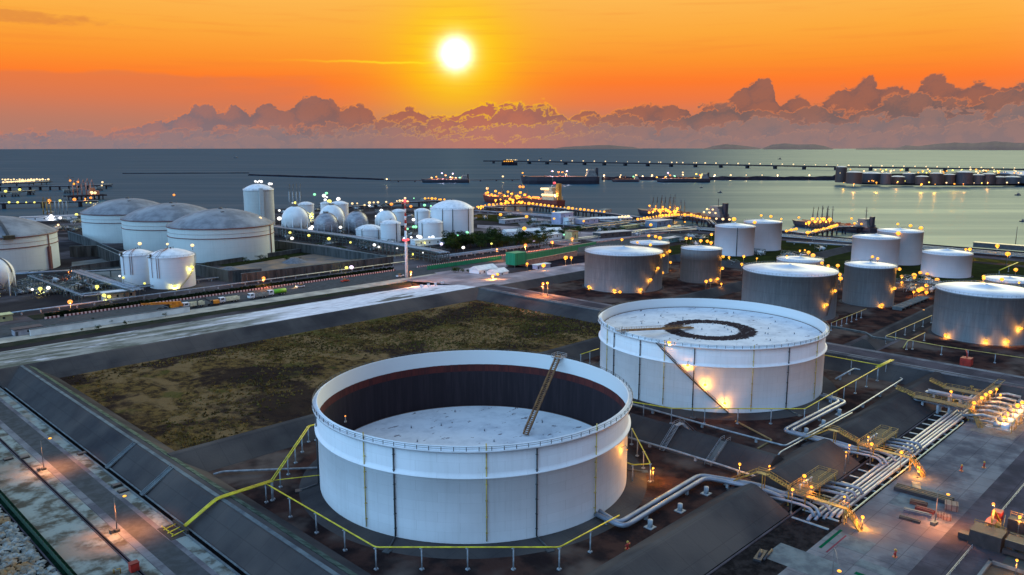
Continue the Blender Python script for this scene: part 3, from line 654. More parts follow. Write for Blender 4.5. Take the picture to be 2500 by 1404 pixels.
T1c = tank_fit(783, 1528, 1325, 1090, 0.0); T2c = tank_fit(1464, 2009, 1004.7, 843, 0.0)
c1 = (T1c[0], T1c[1]); c2 = (T2c[0], T2c[1])
t1 = floating_tank(c1[0], c1[1], 42.3, 23.3, 4.1, 'big white open-top tank nearest the camera, dark inside with its roof sunk low', False, G(1385, 864, 23.3), G(1283, 1060, 4.7))
t2 = floating_tank(c2[0], c2[1], 42.0, 23.3, 19.0, 'big white open-top tank with a dark ring stain on its high roof', True, G(1577, 800, 23.3), G(1690, 799, 19.6))
def proj(x, y, z):
    p = Vector((x, y, z-CAM_H)); r = p.dot(RGT); f = p.dot(FWD); d = f*_cp-p.z*_sp; w = f*_sp+p.z*_cp
    return 1250+1950*r/d, 702-1950*w/d
def ang_u(c, R, u, z=10.0):
    """angle on the camera side of a shell whose picture column is u"""
    a0 = cam_angle(*c); best = None
    for i in range(-100, 101):
        a = a0+i*0.0155; e = abs(proj(c[0]+R*cos(a), c[1]+R*sin(a), z)[0]-u)
        if best is None or e < best[0]: best = (e, a)
    return best[1]
# vertical pipes down the two big shells
for u in (773, 966, 1312, 1529): vpipe(t1, 42.3, ang_u(c1, 42.3, u), 0.2, 22.0, 0.20, darkst, 'drain_pipe')
for u in (893, 1186, 1451): vpipe(t1, 42.3, ang_u(c1, 42.3, u), 0.4, 24.0, 0.14, mat('faded_yellow', srgb(196, 176, 96), srgb(160, 138, 76), 0.6, 0.6), 'foam_riser', foot=False)
for u in (1500, 1564, 1693, 1922): vpipe(t2, 42.0, ang_u(c2, 42, u), 0.2, 22.0, 0.20, darkst, 'drain_pipe')
for u in (1483, 1622, 1836, 1990): vpipe(t2, 42.0, ang_u(c2, 42, u), 0.4, 23.6, 0.14, MATS['faded_yellow'], 'foam_riser', foot=False)
# winding stair of the farther big tank
b = MB(); aT = ang_u(c2, 43, 1605, 22); aB = ang_u(c2, 43, 1775, 0)
spiral(b, 42.1, 0.3, 22.6, aB, aT, 1.7, 60); obj('spiral_stair', b, mat('stair_steel', srgb(64, 60, 58), srgb(46, 44, 44), 0.6, 0.7), t2)

PTM = mat('post_galv', srgb(146, 154, 164), srgb(112, 120, 130), 0.6, 0.6)
def place_box(b, c, a, sx, sy, sz, z=0): b.box(-sx/2, -sy/2, 0, sx/2, sy/2, sz, Matrix.Translation((c[0], c[1], z)) @ Matrix.Rotation(a, 4, 'Z'))

# ---- cone-roof tanks
def cone_tank(fit, label, m, rise=0.10, stair=None, group='cone-roof tanks of the right hand tank farm', rail=1, name='cone_roof_tank'):
    cx, cy, R, zt = fit; t = thing(name, label, 'storage tank', (cx, cy, 0), group=group)
    b = MB(); b.lathe([(R, -1.0), (R, zt), (R+0.12, zt), (R+0.12, zt-0.4), (R, zt-0.5)], 96); obj('shell', b, m, t)
    b = MB(); b.lathe([(R+0.15, zt+0.02), (R+0.15, zt+0.12), (R*0.5, zt+R*rise*0.55+0.1), (0.6, zt+R*rise), (0.6, zt+R*rise+0.5), (0.01, zt+R*rise+0.5)], 96); rf = obj('roof', b, RF, t)
    if rail:
        b = MB(); arc_rail(b, R-0.1, zt+0.15, max(20, int(R*3.2)), hh=0.9, t=0.09, w=0.04); obj('railing', b, galv, t)
    b = MB(); b.lathe([(R-0.5, -0.95), (R+0.7, -0.75), (R+2.2, -1.1)], 72); obj('foundation', b, dike_c, t)
    if stair:
        z0, z1, u0, u1 = stair; b = MB(); spiral(b, R+0.02, z0, z1, ang_u((cx, cy), R+.5, u0, z0), ang_u((cx, cy), R+.5, u1, z1), 0.8, 40); obj('spiral_stair', b, MATS['stair_steel'], t)
    return t, cx, cy, R, zt
F = tank_fit
tanks = {}
tanks['g1'] = cone_tank(F(1427, 1617, 716, 625), 'wide grey streaked tank just beyond the far corner of the grass field', GR, 0.11, (0.2, 21, 1575, 1614))
tanks['g2'] = cone_tank(F(1537, 1633, 672, 598), 'grey tank mostly hidden behind the wide tank near the field corner, its white roof showing', GR, 0.10)
tanks['g3'] = cone_tank(F(1661, 1761, 692, 612), 'narrow two-tone grey tank standing behind the ringed tank, alone between two wider ones', tank_mat('brown_grey_cladding', srgb(104, 98, 98), srgb(80, 76, 78), 6.6, .4, .8, .3, vert=.5, vertc=srgb(128, 122, 122)), 0.10, (0.2, 20, 1752, 1760))
b = MB(); _t, _x, _y, _R, _z = tanks['g3']; b.lathe([(_R, _z-6.4), (_R+.06, _z-6.4), (_R+.06, _z-.5)], 96); obj('upper_course', b, GR, _t)
tanks['w1'] = cone_tank(F(1744, 1842, 626, 556), 'white tank with a dark pipe down its front, front one of the central waterfront pair', WT, 0.15)
tanks['w2'] = cone_tank(F(1814, 1908, 613, 545), 'white tank lit warm on its side, rear one of the central waterfront pair', WT, 0.12)
tanks['g4'] = cone_tank(F(1810, 2043, 786, 675), 'wide grey tank with a broad white cone roof, partly hidden by the ringed big tank', GR, 0.11, (2, 21, 2018, 2040))
tanks['g5'] = cone_tank(F(1894, 2009, 700, 640), 'low tank hidden but for its white roof, just behind the broad white cone roof', WT, 0.10)
tanks['g7'] = cone_tank(F(2058, 2185, 750, 655), 'narrow dark grey tank with a crane-like bracket on its white roof', GR, 0.11)
tanks['w3'] = cone_tank(F(2078, 2195, 660, 584), 'pinkish white tank, front one of the right hand waterfront pair', WT, 0.12)
tanks['w4'] = cone_tank(F(2138, 2252, 648, 568), 'tall white tank with lamps round its rim, rear one of the right hand waterfront pair', WT, 0.10)
tanks['w5'] = cone_tank(F(2248, 2373, 679, 623), 'squat white tank standing alone before the bright water at the right', WT, 0.15)
tanks['g6'] = cone_tank(F(2276, 2530, 842, 725), 'very wide grey tank cut off by the right edge of the photo', GR, 0.12)
tanks['g8'] = cone_tank(F(2393, 2530, 765, 691), 'white roofed tank half hidden behind the very wide grey tank at the right edge', GR, 0.10)
b = MB(); R = tanks['w1'][3]; a = ang_u(tanks['w1'][1:3], R, 1799, 10); b.tube([((R+.2)*cos(a), (R+.2)*sin(a), -1), ((R+.2)*cos(a), (R+.2)*sin(a), tanks['w1'][4])], 0.35, 6); obj('downpipe', b, darkst, tanks['w1'][0])
t_, cx, cy, R, zt = tanks['g7']; b = MB(); b.tube([(0, 0, zt+1), (0, 0, zt+3.4)], 0.2, 6); b.beam((-3, 0, zt+3.3), (2, 0, zt+3.3), 0.25); b.tube([(2, 1, zt+.8), (2, 1, zt+2.4)], 0.25, 6); obj('roof_bracket', b, darkst, t_)
t_, cx, cy, R, zt = tanks['w4']; b = MB(); q = Vector((RGT.x*R*.9, RGT.y*R*.9, zt+1)); b.beam((0, 0, zt+2.4), q, 0.5, 0.25); b.beam((0, 0, zt+3.4), q+Vector((0, 0, 1)), 0.12); obj('roof_walkway', b, darkst, t_)
t_, cx, cy, R, zt = tanks['g5']; b = MB(); b.beam((0, 0, zt+2.0), (R*RGT.x-1, R*RGT.y-1, zt+0.6), 0.8, 0.3); obj('roof_walkway', b, darkst, t_)

# ---- domed tanks at the left and centre
def dome_tank(fit, label, m, dm, rise, bands=(), group=None, name='domed_tank', trim=None, rail=True, legs=0, seg=72, ladder=None):
    cx, cy, R, zt = fit; t = thing(name, label, 'storage tank', (cx, cy, 0), group=group)
    b = MB(); b.lathe([(R, -1.0), (R, zt)], seg); obj('shell', b, m, t)
    prof = []; H = R*rise; S = (R*R+H*H)/(2*H); th = math.asin(min(1, R/S))
    for i in range(13):
        a = th*(1-i/12); prof.append((max(0.02, S*sin(a)+(0.25 if i == 0 else 0)), zt+0.3+S*cos(a)-(S-H)))
    b = MB(); b.lathe([(R+0.5, zt-0.5), (R+0.5, zt+0.15)]+prof, seg); obj('dome', b, dm, t)
    tm_ = trim or MAR
    for z_, w_, r_ in bands:
        b = MB(); b.lathe([(R, z_-w_/2), (R+r_, z_-w_/2), (R+r_, z_+w_/2), (R, z_+w_/2)], seg); obj('ring_band', b, tm_, t)
    if rail:
        b = MB(); arc_rail(b, R+0.45, zt+0.2, max(16, int(R*1.6)), hh=1.0, t=0.12, w=0.06); obj('railing', b, galv, t)
    b = MB(); top = zt+0.3+H; b.tube([(0, 0, top-0.3), (0, 0, top+0.9)], max(0.4, R*0.04), 8); b.tube([(R*.12, 0, top-0.6), (R*.12, 0, top+1.3)], 0.2, 6); obj('roof_nozzle', b, darkst, t)
    return t, cx, cy, R, zt
LN = 'refrigerated domed tanks at the left'
bands = ((25.0, 0.7, 0.7), (17.6, 0.5, 0.5), (20.8, 0.15, 0.15))
def lng(uL, uR, vb, vt, lab):
    fit = F(uL, uR, vb, vt, 0.0); cx, cy, R, zt = fit
    return dome_tank((cx, cy, 41.0, 25.3), lab, CR, DM, 0.30, bands, LN)
A1 = lng(-205, 170, 675, 600, 'huge cream domed tank cut off by the left edge, a stair running up its dome')
D1 = lng(205, 423, 590, 522, 'farthest of the three huge domed tanks in a row')
D2 = lng(298, 542, 612, 539, 'middle one of the three huge domed tanks in a row')
D3 = lng(413, 668, 638, 558.7, 'front one of the three huge domed tanks, a lamp on its dome edge')
for T in (A1, D1, D2, D3):
    t_, cx, cy, R, zt = T; b = MB(); a = ang_u((cx, cy), R, proj(cx, cy, 10)[0]+(118 if T is not A1 else 132), 10)
    for da in (0, 0.012): b.tube([((R+.45)*cos(a+da), (R+.45)*sin(a+da), -0.5), ((R+.45)*cos(a+da), (R+.45)*sin(a+da), zt)], 0.28, 6)
    obj('riser_pipe', b, MAR, t_)
    # dome hatch
    ca = cam_angle(cx, cy)+0.1; b = MB(); b.box(-1.2, -1, zt+9.2, 1.2, 1, zt+11.4, Matrix.Translation((15*cos(ca), 15*sin(ca), 0))); obj('dome_hatch', b, darkst, t_)
t_, cx, cy, R, zt = A1; a = ang_u((cx, cy), R, 20, 25); b = MB(); H = 41*.3; S = (41*41+H*H)/(2*H)
pp = [(S*sin(k)*cos(a), S*sin(k)*sin(a), zt+0.9+S*cos(k)-(S-H)) for k in [math.asin(41/S)*(1-i/14) for i in range(15)]]
for p, q in zip(pp, pp[1:]): b.beam(p, q, 2.0, 0.3); b.beam(Vector(p)+Vector((0, 0, 1)), Vector(q)+Vector((0, 0, 1)), 0.2)
obj('dome_stair', b, darkst, t_)
b = MB(); place_box(b, ((R+0.5)*cos(a), (R+.5)*sin(a)), a, 4, 7, 2.6, zt-1); obj('stair_landing', b, mat('landing_brown', srgb(70, 64, 46), srgb(52, 48, 38), 0.5, 0.8), t_)
a = ang_u((cx, cy), R, 120, 10); b = MB(); b.box(-0.9, -1.2, -1, 0.9, 1.2, 16, Matrix.Translation(((R+.6)*cos(a), (R+.6)*sin(a), 0)) @ Matrix.Rotation(a, 4, 'Z')); obj('pipe_duct', b, MAR, t_)
WS = tank_mat('small_tank_white', srgb(212, 218, 226), srgb(188, 196, 204), 3.1, 0.2, 0.45, 0.3)
WD = mat('small_dome_white', srgb(218, 222, 230), srgb(194, 200, 210), 0.3, 0.45)
CT = tank_mat('tall_tank_grid', srgb(176, 184, 186), srgb(156, 164, 168), 3.4, 0.25, 0.6, 0.5, vert=0.3, vertc=srgb(150, 156, 162))
Tt = dome_tank(F(596, 670, 553, 464), 'tall pale silo-like tank with lamps on its top, behind the huge domed tanks', CT, WD, 0.35, ((38.2, 0.3, 0.2),), trim=galv, name='tall_domed_tank')
t_, cx, cy, R, zt = Tt; b = MB(); a = ang_u((cx, cy), R, 655, 38); b.box(-1.2, -2.2, -1, 2.4, 2.2, zt+2.0, Matrix.Translation(((R+1.2)*cos(a-.55), (R+1.2)*sin(a-.55), 0)) @ Matrix.Rotation(a-.55, 4, 'Z')); obj('stair_tower', b, CT, t_)
S1 = dome_tank(F(296, 376, 697, 624), 'white domed tank, left one of the pair beside the pipe yard, no stair in view', WS, WD, 0.28, (), trim=MAR)
S2 = dome_tank(F(364, 477, 706, 629), 'white domed tank with a yellow-lit slanting stair, right of its twin', WS, WD, 0.28, (), trim=MAR)
for T, us in ((S1, (303, 318, 323)), (S2, (372, 384, 389))):
    t_, cx, cy, R, zt = T
    for u in us:
        a = ang_u((cx, cy), R, u, 12); b = MB(); H_ = R*.28
        b.tube([((R+.4)*cos(a), (R+.4)*sin(a), 6), ((R+.4)*cos(a), (R+.4)*sin(a), zt+.4), (R*.7*cos(a), R*.7*sin(a), zt+H_*.65+.6), (R*.2*cos(a), R*.2*sin(a), zt+H_+.7)], 0.16, 6); obj('roof_pipe', b, MAR, t_)
t_, cx, cy, R, zt = S2; b = MB(); spiral(b, R+.05, 0, 12.5, ang_u((cx, cy), R+.5, 440, 0), ang_u((cx, cy), R+.5, 474, 12), 1.1, 36); spiral(b, R+.05, 12.5, zt, ang_u((cx, cy), R+.5, 474, 12), ang_u((cx, cy), R+.5, 474, 12)+0.5*(1 if True else -1), 1.1, 20); obj('slanting_stair', b, mat('stair_cream', srgb(176, 168, 130), srgb(140, 132, 100), 0.5, 0.6), t_)
for T in (S1, S2):
    t_, cx, cy, R, zt = T; a = ang_u((cx, cy), R, proj(cx, cy, 20)[0]-46*R/13, 20); b = MB(); place_box(b, ((R+.3)*cos(a), (R+.3)*sin(a)), a, 2.4, 3.4, 0.3, zt-.4); place_box(b, ((R+.3)*cos(a), (R+.3)*sin(a)), a, 1.0, 1.0, 2.0, zt-.1)
    for k in (-1.5, 0, 1.5): b.beam(((R+1.4)*cos(a)-sin(a)*k, (R+1.4)*sin(a)+cos(a)*k, zt-.2), ((R+1.4)*cos(a)-sin(a)*k, (R+1.4)*sin(a)+cos(a)*k, zt+1.1), .12)
    obj('valve_platform', b, MATS['landing_brown'], t_)
small = {
 'c1': ((728, 767, 543, 500), 'small white domed tank half hidden behind the leftmost sphere'),
 'c2': ((806, 851, 538, 499), 'white domed tank behind the tallest bright sphere, lamps on its top'),
 'c2b': ((783, 808, 537, 497), 'slim pale tank squeezed behind the bright sphere, left of the domed one'),
 'c3': ((957, 991, 551, 517), 'pale slim tank with a flat dome, behind the rightmost sphere'),
 'c4': ((869, 936, 589, 562), 'low white domed tank in front of the spheres, left of the taller white one'),
 'c5': ((929, 978, 592, 547), 'white domed tank in front of the spheres, beside the red-striped mast'),
 'c6': ((1012, 1050, 550, 516), 'small grey-white tank behind, left of the biggest white dome'),
 'c8': ((1021, 1081, 587, 545), 'low white domed tank in front of the biggest white dome'),
 'c7': ((1051, 1156, 577, 512), 'biggest white domed tank near the trees, dark seams down its shell')}
for k, (q, l) in small.items():
    T = dome_tank(F(*q), l, WS, WD, 0.30 if k != 'c7' else 0.36, (), seg=56); tanks[k] = T
for k, us in (('c7', (1081, 1105, 1143)), ('c8', (1031,)), ('c6', (1019,)), ('c4', (884, 924)), ('c5', (968,))):
    t_, cx, cy, R, zt = tanks[k]; b = MB()
    for u in us:
        a = ang_u((cx, cy), R, u, zt*.5); b.tube([((R+.3)*cos(a), (R+.3)*sin(a), -1), ((R+.3)*cos(a), (R+.3)*sin(a), zt+.2), (R*.6*cos(a), R*.6*sin(a), zt+R*.2)], 0.38, 6)
    obj('downpipes' if False else 'downpipe', b, darkst, t_)
# ---- spheres
SG = mat('sphere_grey', srgb(146, 152, 164), srgb(112, 118, 130), 0.25, 0.4, 0.15, stretch=(1, 1, 2.5))
SW = mat('sphere_white', srgb(216, 222, 228), srgb(196, 204, 212), 0.15, 0.4)
def sphere(u, v, r_px, label, m, zc=None):
    # centre from picture position, resting on the ground through its legs
    vb = v+r_px*1.28; x, y = G(u, vb, GZ); d = hypot(x, y); R = r_px*d/1985.0/ (1+((u-1250)/1950.0)**2)**0.5; dd = (d+R)/d; x *= dd; y *= dd; R *= dd
    # height that projects to v
    lo, hi = 0, 60
    for _ in range(40):
        mid = (lo+hi)/2
        if proj(x, y, mid)[1] > v: lo = mid
        else: hi = mid
    z = max(R*1.12, lo); t = thing('spherical_tank', label, 'sphere tank', (x, y, 0), group='spherical gas tanks')
    b = MB(); b.ball((0, 0, z), R, 40, 24); sh = obj('ball', b, m, t)
    for k in range(10):
        a = 2*pi*k/10+0.2; b = MB(); b.tube([(R*0.97*cos(a), R*0.97*sin(a), -1), (R*0.97*cos(a), R*0.97*sin(a), z+R*.1)], max(0.35, R*.045), 8)
        obj('leg', b, m, t)
    b = MB()
    for k in range(10):
        a = 2*pi*k/10+0.2; a2 = a+2*pi/10; b.beam((R*.97*cos(a), R*.97*sin(a), -0.5), (R*.97*cos(a2), R*.97*sin(a2), z-R*.25), 0.12); b.beam((R*.97*cos(a2), R*.97*sin(a2), -0.5), (R*.97*cos(a), R*.97*sin(a), z-R*.25), 0.12)
    obj('bracing', b, darkst, t)
    b = MB(); ca = atan2(-RGT.y*1, RGT.x)*0+atan2(RGT.y, RGT.x)
    pts = [(R*1.03*sin(k)*cos(ca), R*1.03*sin(k)*sin(ca), z+R*1.03*cos(k)) for k in [0.1+i*0.15 for i in range(10)]]
    for p, q in zip(pts, pts[1:]): b.beam(p, q, 0.9, 0.25)
    b.tube([pts[-1], (pts[-1][0]*1.15, pts[-1][1]*1.15, -1)], 0.15, 5); obj('curved_stair', b, darkst, t)
    b = MB(); b.lathe([(R*.22, z+R-.1), (R*.22, z+R+.35), (0.01, z+R+.35)], 20); arc_rail(b, R*.22, z+R+.3, 10, hh=1.1, t=.12, w=.06); obj('top_platform', b, darkst, t)
    return t, x, y, R, z
sph = [sphere(723.5, 536, 33.5, 'leftmost white sphere tank, on white legs', SW), sphere(798, 549, 30, 'dull grey sphere tank in front of the bright white one', SG),
 sphere(812, 530, 31, 'brightest white sphere tank, behind the dull grey one', SW), sphere(872, 544, 29, 'grey sphere tank on a dark frame, between the white sphere and the low white tank', SG),
 sphere(943, 540, 27, 'rightmost sphere tank, pale, warm light on its right side', SW), sphere(-6, 671, 43, 'big white sphere tank at the left edge of the photo', SW)]
# ------------------------------------------------------------------ lamps
EM = {'amber': emit('lamp_amber', (1.0, 0.39, 0.03), 1.35), 'peach': emit('lamp_peach', (1.0, 0.66, 0.30), 1.25), 'white': emit('lamp_white', (1.0, 0.93, 0.85), 1.5),
      'green': emit('lamp_green', (0.32, 1.0, 0.45), 1.1), 'yellow': emit('lamp_yellow', (1.0, 0.86, 0.16), 1.1), 'violet': emit('lamp_violet', (0.95, 0.75, 1.0), 1.3), 'red': emit('lamp_red', (1.0, 0.08, 0.10), 1.1), 'orange': emit('lamp_orange', (1.0, 0.30, 0.04), 1.3)}
LC = {'amber': (1.0, 0.37, 0.035), 'peach': (1.0, 0.6, 0.3), 'white': (1, 0.92, 0.85), 'green': (0.3, 1, 0.5), 'yellow': (1, 0.82, 0.15), 'violet': (0.9, 0.75, 1), 'red': (1, 0.1, 0.1), 'orange': (1.0, 0.32, 0.07)}
pole_m = mat('lamp_pole', srgb(112, 108, 108), srgb(88, 84, 84), 0.5, 0.6)
_mesh = {}
def head_mesh(colr, r):
    k = ('h', colr, round(r, 1))
    if k not in _mesh:
        b = MB(); b.ball((0, 0, 0), k[2], 10, 7, 0.85); _mesh[k] = b.mesh('lamp_head', EM[colr])
    return _mesh[k]
def hood_mesh(r):
    k = ('c', round(r, 1))
    if k not in _mesh:
        b = MB(); b.lathe([(r*1.05, r*0.15), (r*0.7, r*0.95), (0.01, r*1.15)], 10); _mesh[k] = b.mesh('lamp_hood', pole_m)
    return _mesh[k]
def pole_mesh(h):
    k = ('p', round(h))
    if k not in _mesh:
        b = MB(); b.tube([(0, 0, 0), (0, 0, max(1.0, k[1]))], [0.16, 0.09], 6); b.tube([(0, 0, 0), (0, 0, 0.5)], 0.3, 6); _mesh[k] = b.mesh('pole', pole_m)
    return _mesh[k]
NL = 0
def point(parent, loc, colr, P, r=0.3):
    d = bpy.data.lights.new('lamp_light', 'POINT'); d.energy = P*1.6; d.color = LC[colr]; d.shadow_soft_size = r
    o = bpy.data.objects.new('lamp_light', d); COL.objects.link(o); o.parent = parent; o.location = loc; return o
QUEUE = []; _rl = random.Random(4)
def lamps(lst, label, group, colr='amber', h=5.0, P=0, base=None, cat='lamp', rk=1.0, name='post_lamp', pole=True):
    """each entry (u, v[, colour[, height[, power]]]): the head is seen at (u,v) and stands h above what carries it"""
    for e in lst:
        u, v = e[0], e[1]; c = e[2] if len(e) > 2 and e[2] else colr; hh = e[3] if len(e) > 3 and e[3] else h; p = e[4] if len(e) > 4 else P
        zb = GZ if base is None else base
        x, y = G(u, v, zb+hh); dist = hypot(x, y)
        QUEUE.append((dist, x, y, zb, hh, c, min(2.6, max(0.22, dist*0.0021*rk*_rl.choice((.55, .7, .85, 1.0, 1.0, 1.25)))), p, name, label, cat, group))  # radius grows with distance: lamp glare is put into the head size
def build_lamps(keep=250):
    """the nearest lamps are things of their own, the far tiny ones are one mass of lights"""
    QUEUE.sort(key=lambda q: -q[6]/q[0]*(1 if q[0] < 1200 else .5)-(1 if q[0] < 700 else 0)); far = {}; poles = MB()
    for k, (dist, x, y, zb, hh, c, r, p, name, label, cat, group) in enumerate(QUEUE):
        if k < keep:
            t = thing(name, label, cat, (x, y, zb), group=group)
            o = bpy.data.objects.new('pole', pole_mesh(hh)); COL.objects.link(o); o.parent = t; o.scale = (1, 1, hh/max(1.0, round(hh)))
            o = bpy.data.objects.new('lamp_head', head_mesh(c, r)); COL.objects.link(o); o.parent = t; o.location = (0, 0, hh)
            if p: point(t, (0, 0, hh-r-0.5), c, p, 0.4)
        else:
            b = far.setdefault(c, MB()); b.ball((x, y, zb+hh), r, 8, 6, .85); poles.tube([(x, y, zb), (x, y, zb+hh)], .15, 4)
            if p: point(None, (x, y, zb+hh-r-.5), c, p, .4)
    me = bpy.data.meshes.new('distant_lamps'); vs = list(poles.v); fs = list(poles.f); mi = [0]*len(fs); me.materials.append(pole_m)
    for k, (c, b) in enumerate(far.items()):
        o = len(vs); vs += b.v; fs += [tuple(i+o for i in f) for f in b.f]; mi += [k+1]*len(b.f); me.materials.append(EM[c])
    me.from_pydata(vs, [], fs); me.polygons.foreach_set('material_index', mi); me.update()
    o = bpy.data.objects.new('distant_lamps', me); COL.objects.link(o); tag(o, 'countless tiny lamps on the far jetties, the sea bridge and the tank island', 'lamps', kind='stuff')
def on_tank(key, lst, label, colr='amber', P=550, rk=1.15):
    """lamps bracketed to a tank's shell or stair, found at the visible side of the shell"""
    T = tanks[key] if isinstance(key, str) else key; cx, cy, R = T[1], T[2], T[3]
    for e in lst:
        u, v = e[0], e[1]; c = e[2] if len(e) > 2 and e[2] else colr; p = e[3] if len(e) > 3 else P
        off = 1.5; lo = None
        a = ang_u((cx, cy), R+off, u, 12); x = cx+(R+off)*cos(a); y = cy+(R+off)*sin(a); z0, z1 = 0, 45
        for _ in range(30):
            z = (z0+z1)/2
            if proj(x, y, z)[1] > v: z0 = z
            else: z1 = z
        dist = hypot(x, y); r = min(2.0, dist*0.0017*rk)  # head enlarged with distance to carry the lamp's glare
        t = thing('wall_lamp', label, 'lamp', (x, y, z), a, group=label)
        b = MB(); b.tube([(-off, 0, 0.2+r), (-off*.3, 0, 0.9+r), (0, 0, 0.5+r)], 0.07, 5); b.tube([(0, 0, r*.5), (0, 0, .5+r)], .09, 5); obj('bracket', b, pole_m, t)
        o = bpy.data.objects.new('lamp_head', head_mesh(c, r)); COL.objects.link(o); o.parent = t
        if p: point(t, (-off*0.2 if r < 1 else 0.1, 0, -r-0.3), c, p, 0.25)

# two tall arm lamps by the left road
def arm_lamp(bu, bv, hu, hv, label, power):
    x, y = G(bu, bv, GZ); t = thing('street_lamp', label, 'street lamp', (x, y, GZ), group='tall arm lamps beside the left road')
    H = 9.2; hx, hy = G(hu, hv, GZ+H); b = MB(); b.tube([(0, 0, 0), (0, 0, H-0.6)], [0.14, 0.08], 8); b.tube([(0, 0, H-0.6), (0.3*(hx-x), 0.3*(hy-y), H+0.2), (hx-x, hy-y, H+.1)], 0.06, 6); obj('pole', b, pole_m, t)
    b = MB(); b.box(-0.55, -0.55, 0, 0.55, 0.55, 0.7); b.box(-1.6, -0.5, 0, -0.9, 0.6, 0.9); obj('base', b, darkst, t)
    b = MB(); b.ball((hx-x, hy-y, H-0.02), 0.42, 12, 8, 0.5); obj('lamp_head', b, EM['amber'], t); lo_ = point(t, (hx-x, hy-y, H-0.5), 'orange', power, 0.25); lo_.data = bpy.data.lights.new('lamp_light', 'SPOT'); lo_.data.energy = power*1.6; lo_.data.color = LC['orange']; lo_.data.spot_size = radians(128); lo_.data.spot_blend = 1.0; lo_.data.shadow_soft_size = .25
arm_lamp(107, 1147, 122, 1070, 'tall arm lamp over the left road, the farther of two', 12500)
arm_lamp(286, 1298, 304, 1211, 'tall arm lamp over the left road, the nearer of two', 13000)
arm_lamp(2282, 1279, 2315, 1207, 'arm lamp by the stack of steel beams', 12000)
arm_lamp(2030, 1432, 2049, 1394, 'arm lamp at the bottom edge of the paved yard', 3500)
lamps([(1595, 1143, None, 4, 3500)], 'amber lamp on a post just right of the nearest big tank', None, h=4)
lamps([(1806, 1133), (1879, 1138)], 'amber post lamp behind the first yellow crossover', 'lamps behind the first crossover', h=4.5, P=900)
lamps([(1964, 1162), (1935, 1195), (1981, 1189), (2062, 1213)], 'amber lamp on the first yellow platform over the pipes', 'lamps on the first platform', h=6.5, P=500)
lamps([(2120, 1067), (2074, 1087), (2066, 1104), (2128, 1084), (2201, 1104)], 'amber lamp on the second yellow platform over the pipes', 'lamps on the second platform', h=6.5, P=500)
lamps([(2106, 1262, None, 3, 2600)], 'amber lamp at the foot of the first yellow stair', None)
lamps([(2242, 1141, None, 3, 2400)], 'amber lamp at the foot of the second yellow stair', None)
lamps([(2322, 956), (2378, 983), (2397, 971), (2407, 963), (2418, 957), (2433, 950), (2443, 964)], 'amber lamp over the yellow manifold walkway', 'lamps over the manifold walkway', h=6.5, P=700)
lamps([(2452, 1018), (2461, 1008), (2475, 1001), (2485, 990), (2496, 982)], 'amber lamp in the row over the pumps', 'lamps over the pumps', h=4.5, P=1300)
lamps([(1325.7, 692, 'orange', 8, 26000), (1337, 691)], 'twin amber road lamp beyond the far corner of the grass field', 'twin road lamp', h=8, base=3.3)
lamps([(1203.5, 672.5, None, 6, 18000), (1215, 670)], 'amber lamp by the white huts', 'lamps by the huts', h=4)
lamps([(1287, 644), (1327, 648), (1381, 629), (1394.7, 629)], 'amber lamp in the dark yard behind the green screen', 'lamps behind the green screen', h=6, P=1200)
lamps([(1213, 608.6, 'orange', None, 9000), (1283, 599, 'orange', None, 12000), (1348, 591, 'orange', None, 18000), (1280, 558), (1222, 524), (1285.6, 529), (1352.7, 534), (1352, 518), (1425, 540), (1589, 549), (1633.5, 552), (1672, 542)], 'amber street lamp along the far harbour roads', 'street lamps on the harbour roads', h=9, name='street_lamp', cat='street lamp')
lamps([(1500, 611, None, None, 3000), (1518.5, 585), (1556, 591), (1584, 575.7), (1600.6, 577.6), (1611, 581), (1637, 640.5, None, None, 1500), (1676, 582), (1686, 582), (1711, 588), (1727, 589), (1736, 592.6), (1737, 572.5), (1724, 687), (1735, 684), (1761, 693), (1780, 628)], 'amber lamp among the grey tanks behind the grass field', 'lamps among the grey tanks', h=6, P=700)
lamps([(1811, 645), (1816, 626), (1848, 631), (1953, 612), (1965, 611), (1974, 616), (1985, 623.6), (2022, 649), (2045.5, 648.5), (2050, 670), (2052, 680)], 'amber lamp in the gaps around the broad grey tank', 'lamps round the broad grey tank', h=7, P=700)
lamps([(2202, 675), (2232, 671.7), (2232.5, 678), (2262, 681.6), (2288, 683.5), (2201.6, 689.5), (2236, 695.6), (2262, 696.7), (2231, 713), (2243, 708.5), (2250.5, 705), (2262, 714), (2255, 759)], 'amber lamp in the pump yard between the dark narrow tank and the wide one', 'lamps of the pump yard', h=3.5, P=1100)
lamps([(2358, 609), (2368, 608.6), (2435, 600), (2460.5, 620), (2480, 658.5)], 'amber lamp along the shore at the right', 'lamps along the right shore', h=8, P=1500)
lamps([(2401.7, 675, 'amber', 2.4, 2500)], 'amber lamp on the peak of the very wide grey tank', None, base=22.5)
on_tank('g1', [(1619, 623), (1606, 655), (1589, 683), (1565.5, 707), (1501, 709), (1438, 700), (1515, 717, None, 0)], 'amber lamp on the stair side of the widest grey tank')
on_tank('g2', [(1634.5, 613), (1619, 666, None, 0)], 'amber lamp on the half hidden grey tank')
on_tank('g3', [(1764.6, 626.5), (1764.6, 655), (1753.6, 681)], 'amber lamp on the two-tone grey tank')
on_tank('g4', [(2001, 642), (2038, 710), (2020.6, 744)], 'amber lamp on the broad grey tank')
on_tank('g7', [(2193, 657), (2185, 704), (2158, 745)], 'amber lamp on the dark narrow tank')
on_tank('g6', [(2314.6, 818), (2412.5, 833), (2466, 833), (2496, 802)], 'amber lamp low on the very wide grey tank', P=900)
on_tank('w5', [(2250, 665.6), (2267, 669)], 'amber lamp low on the squat white tank', P=900)
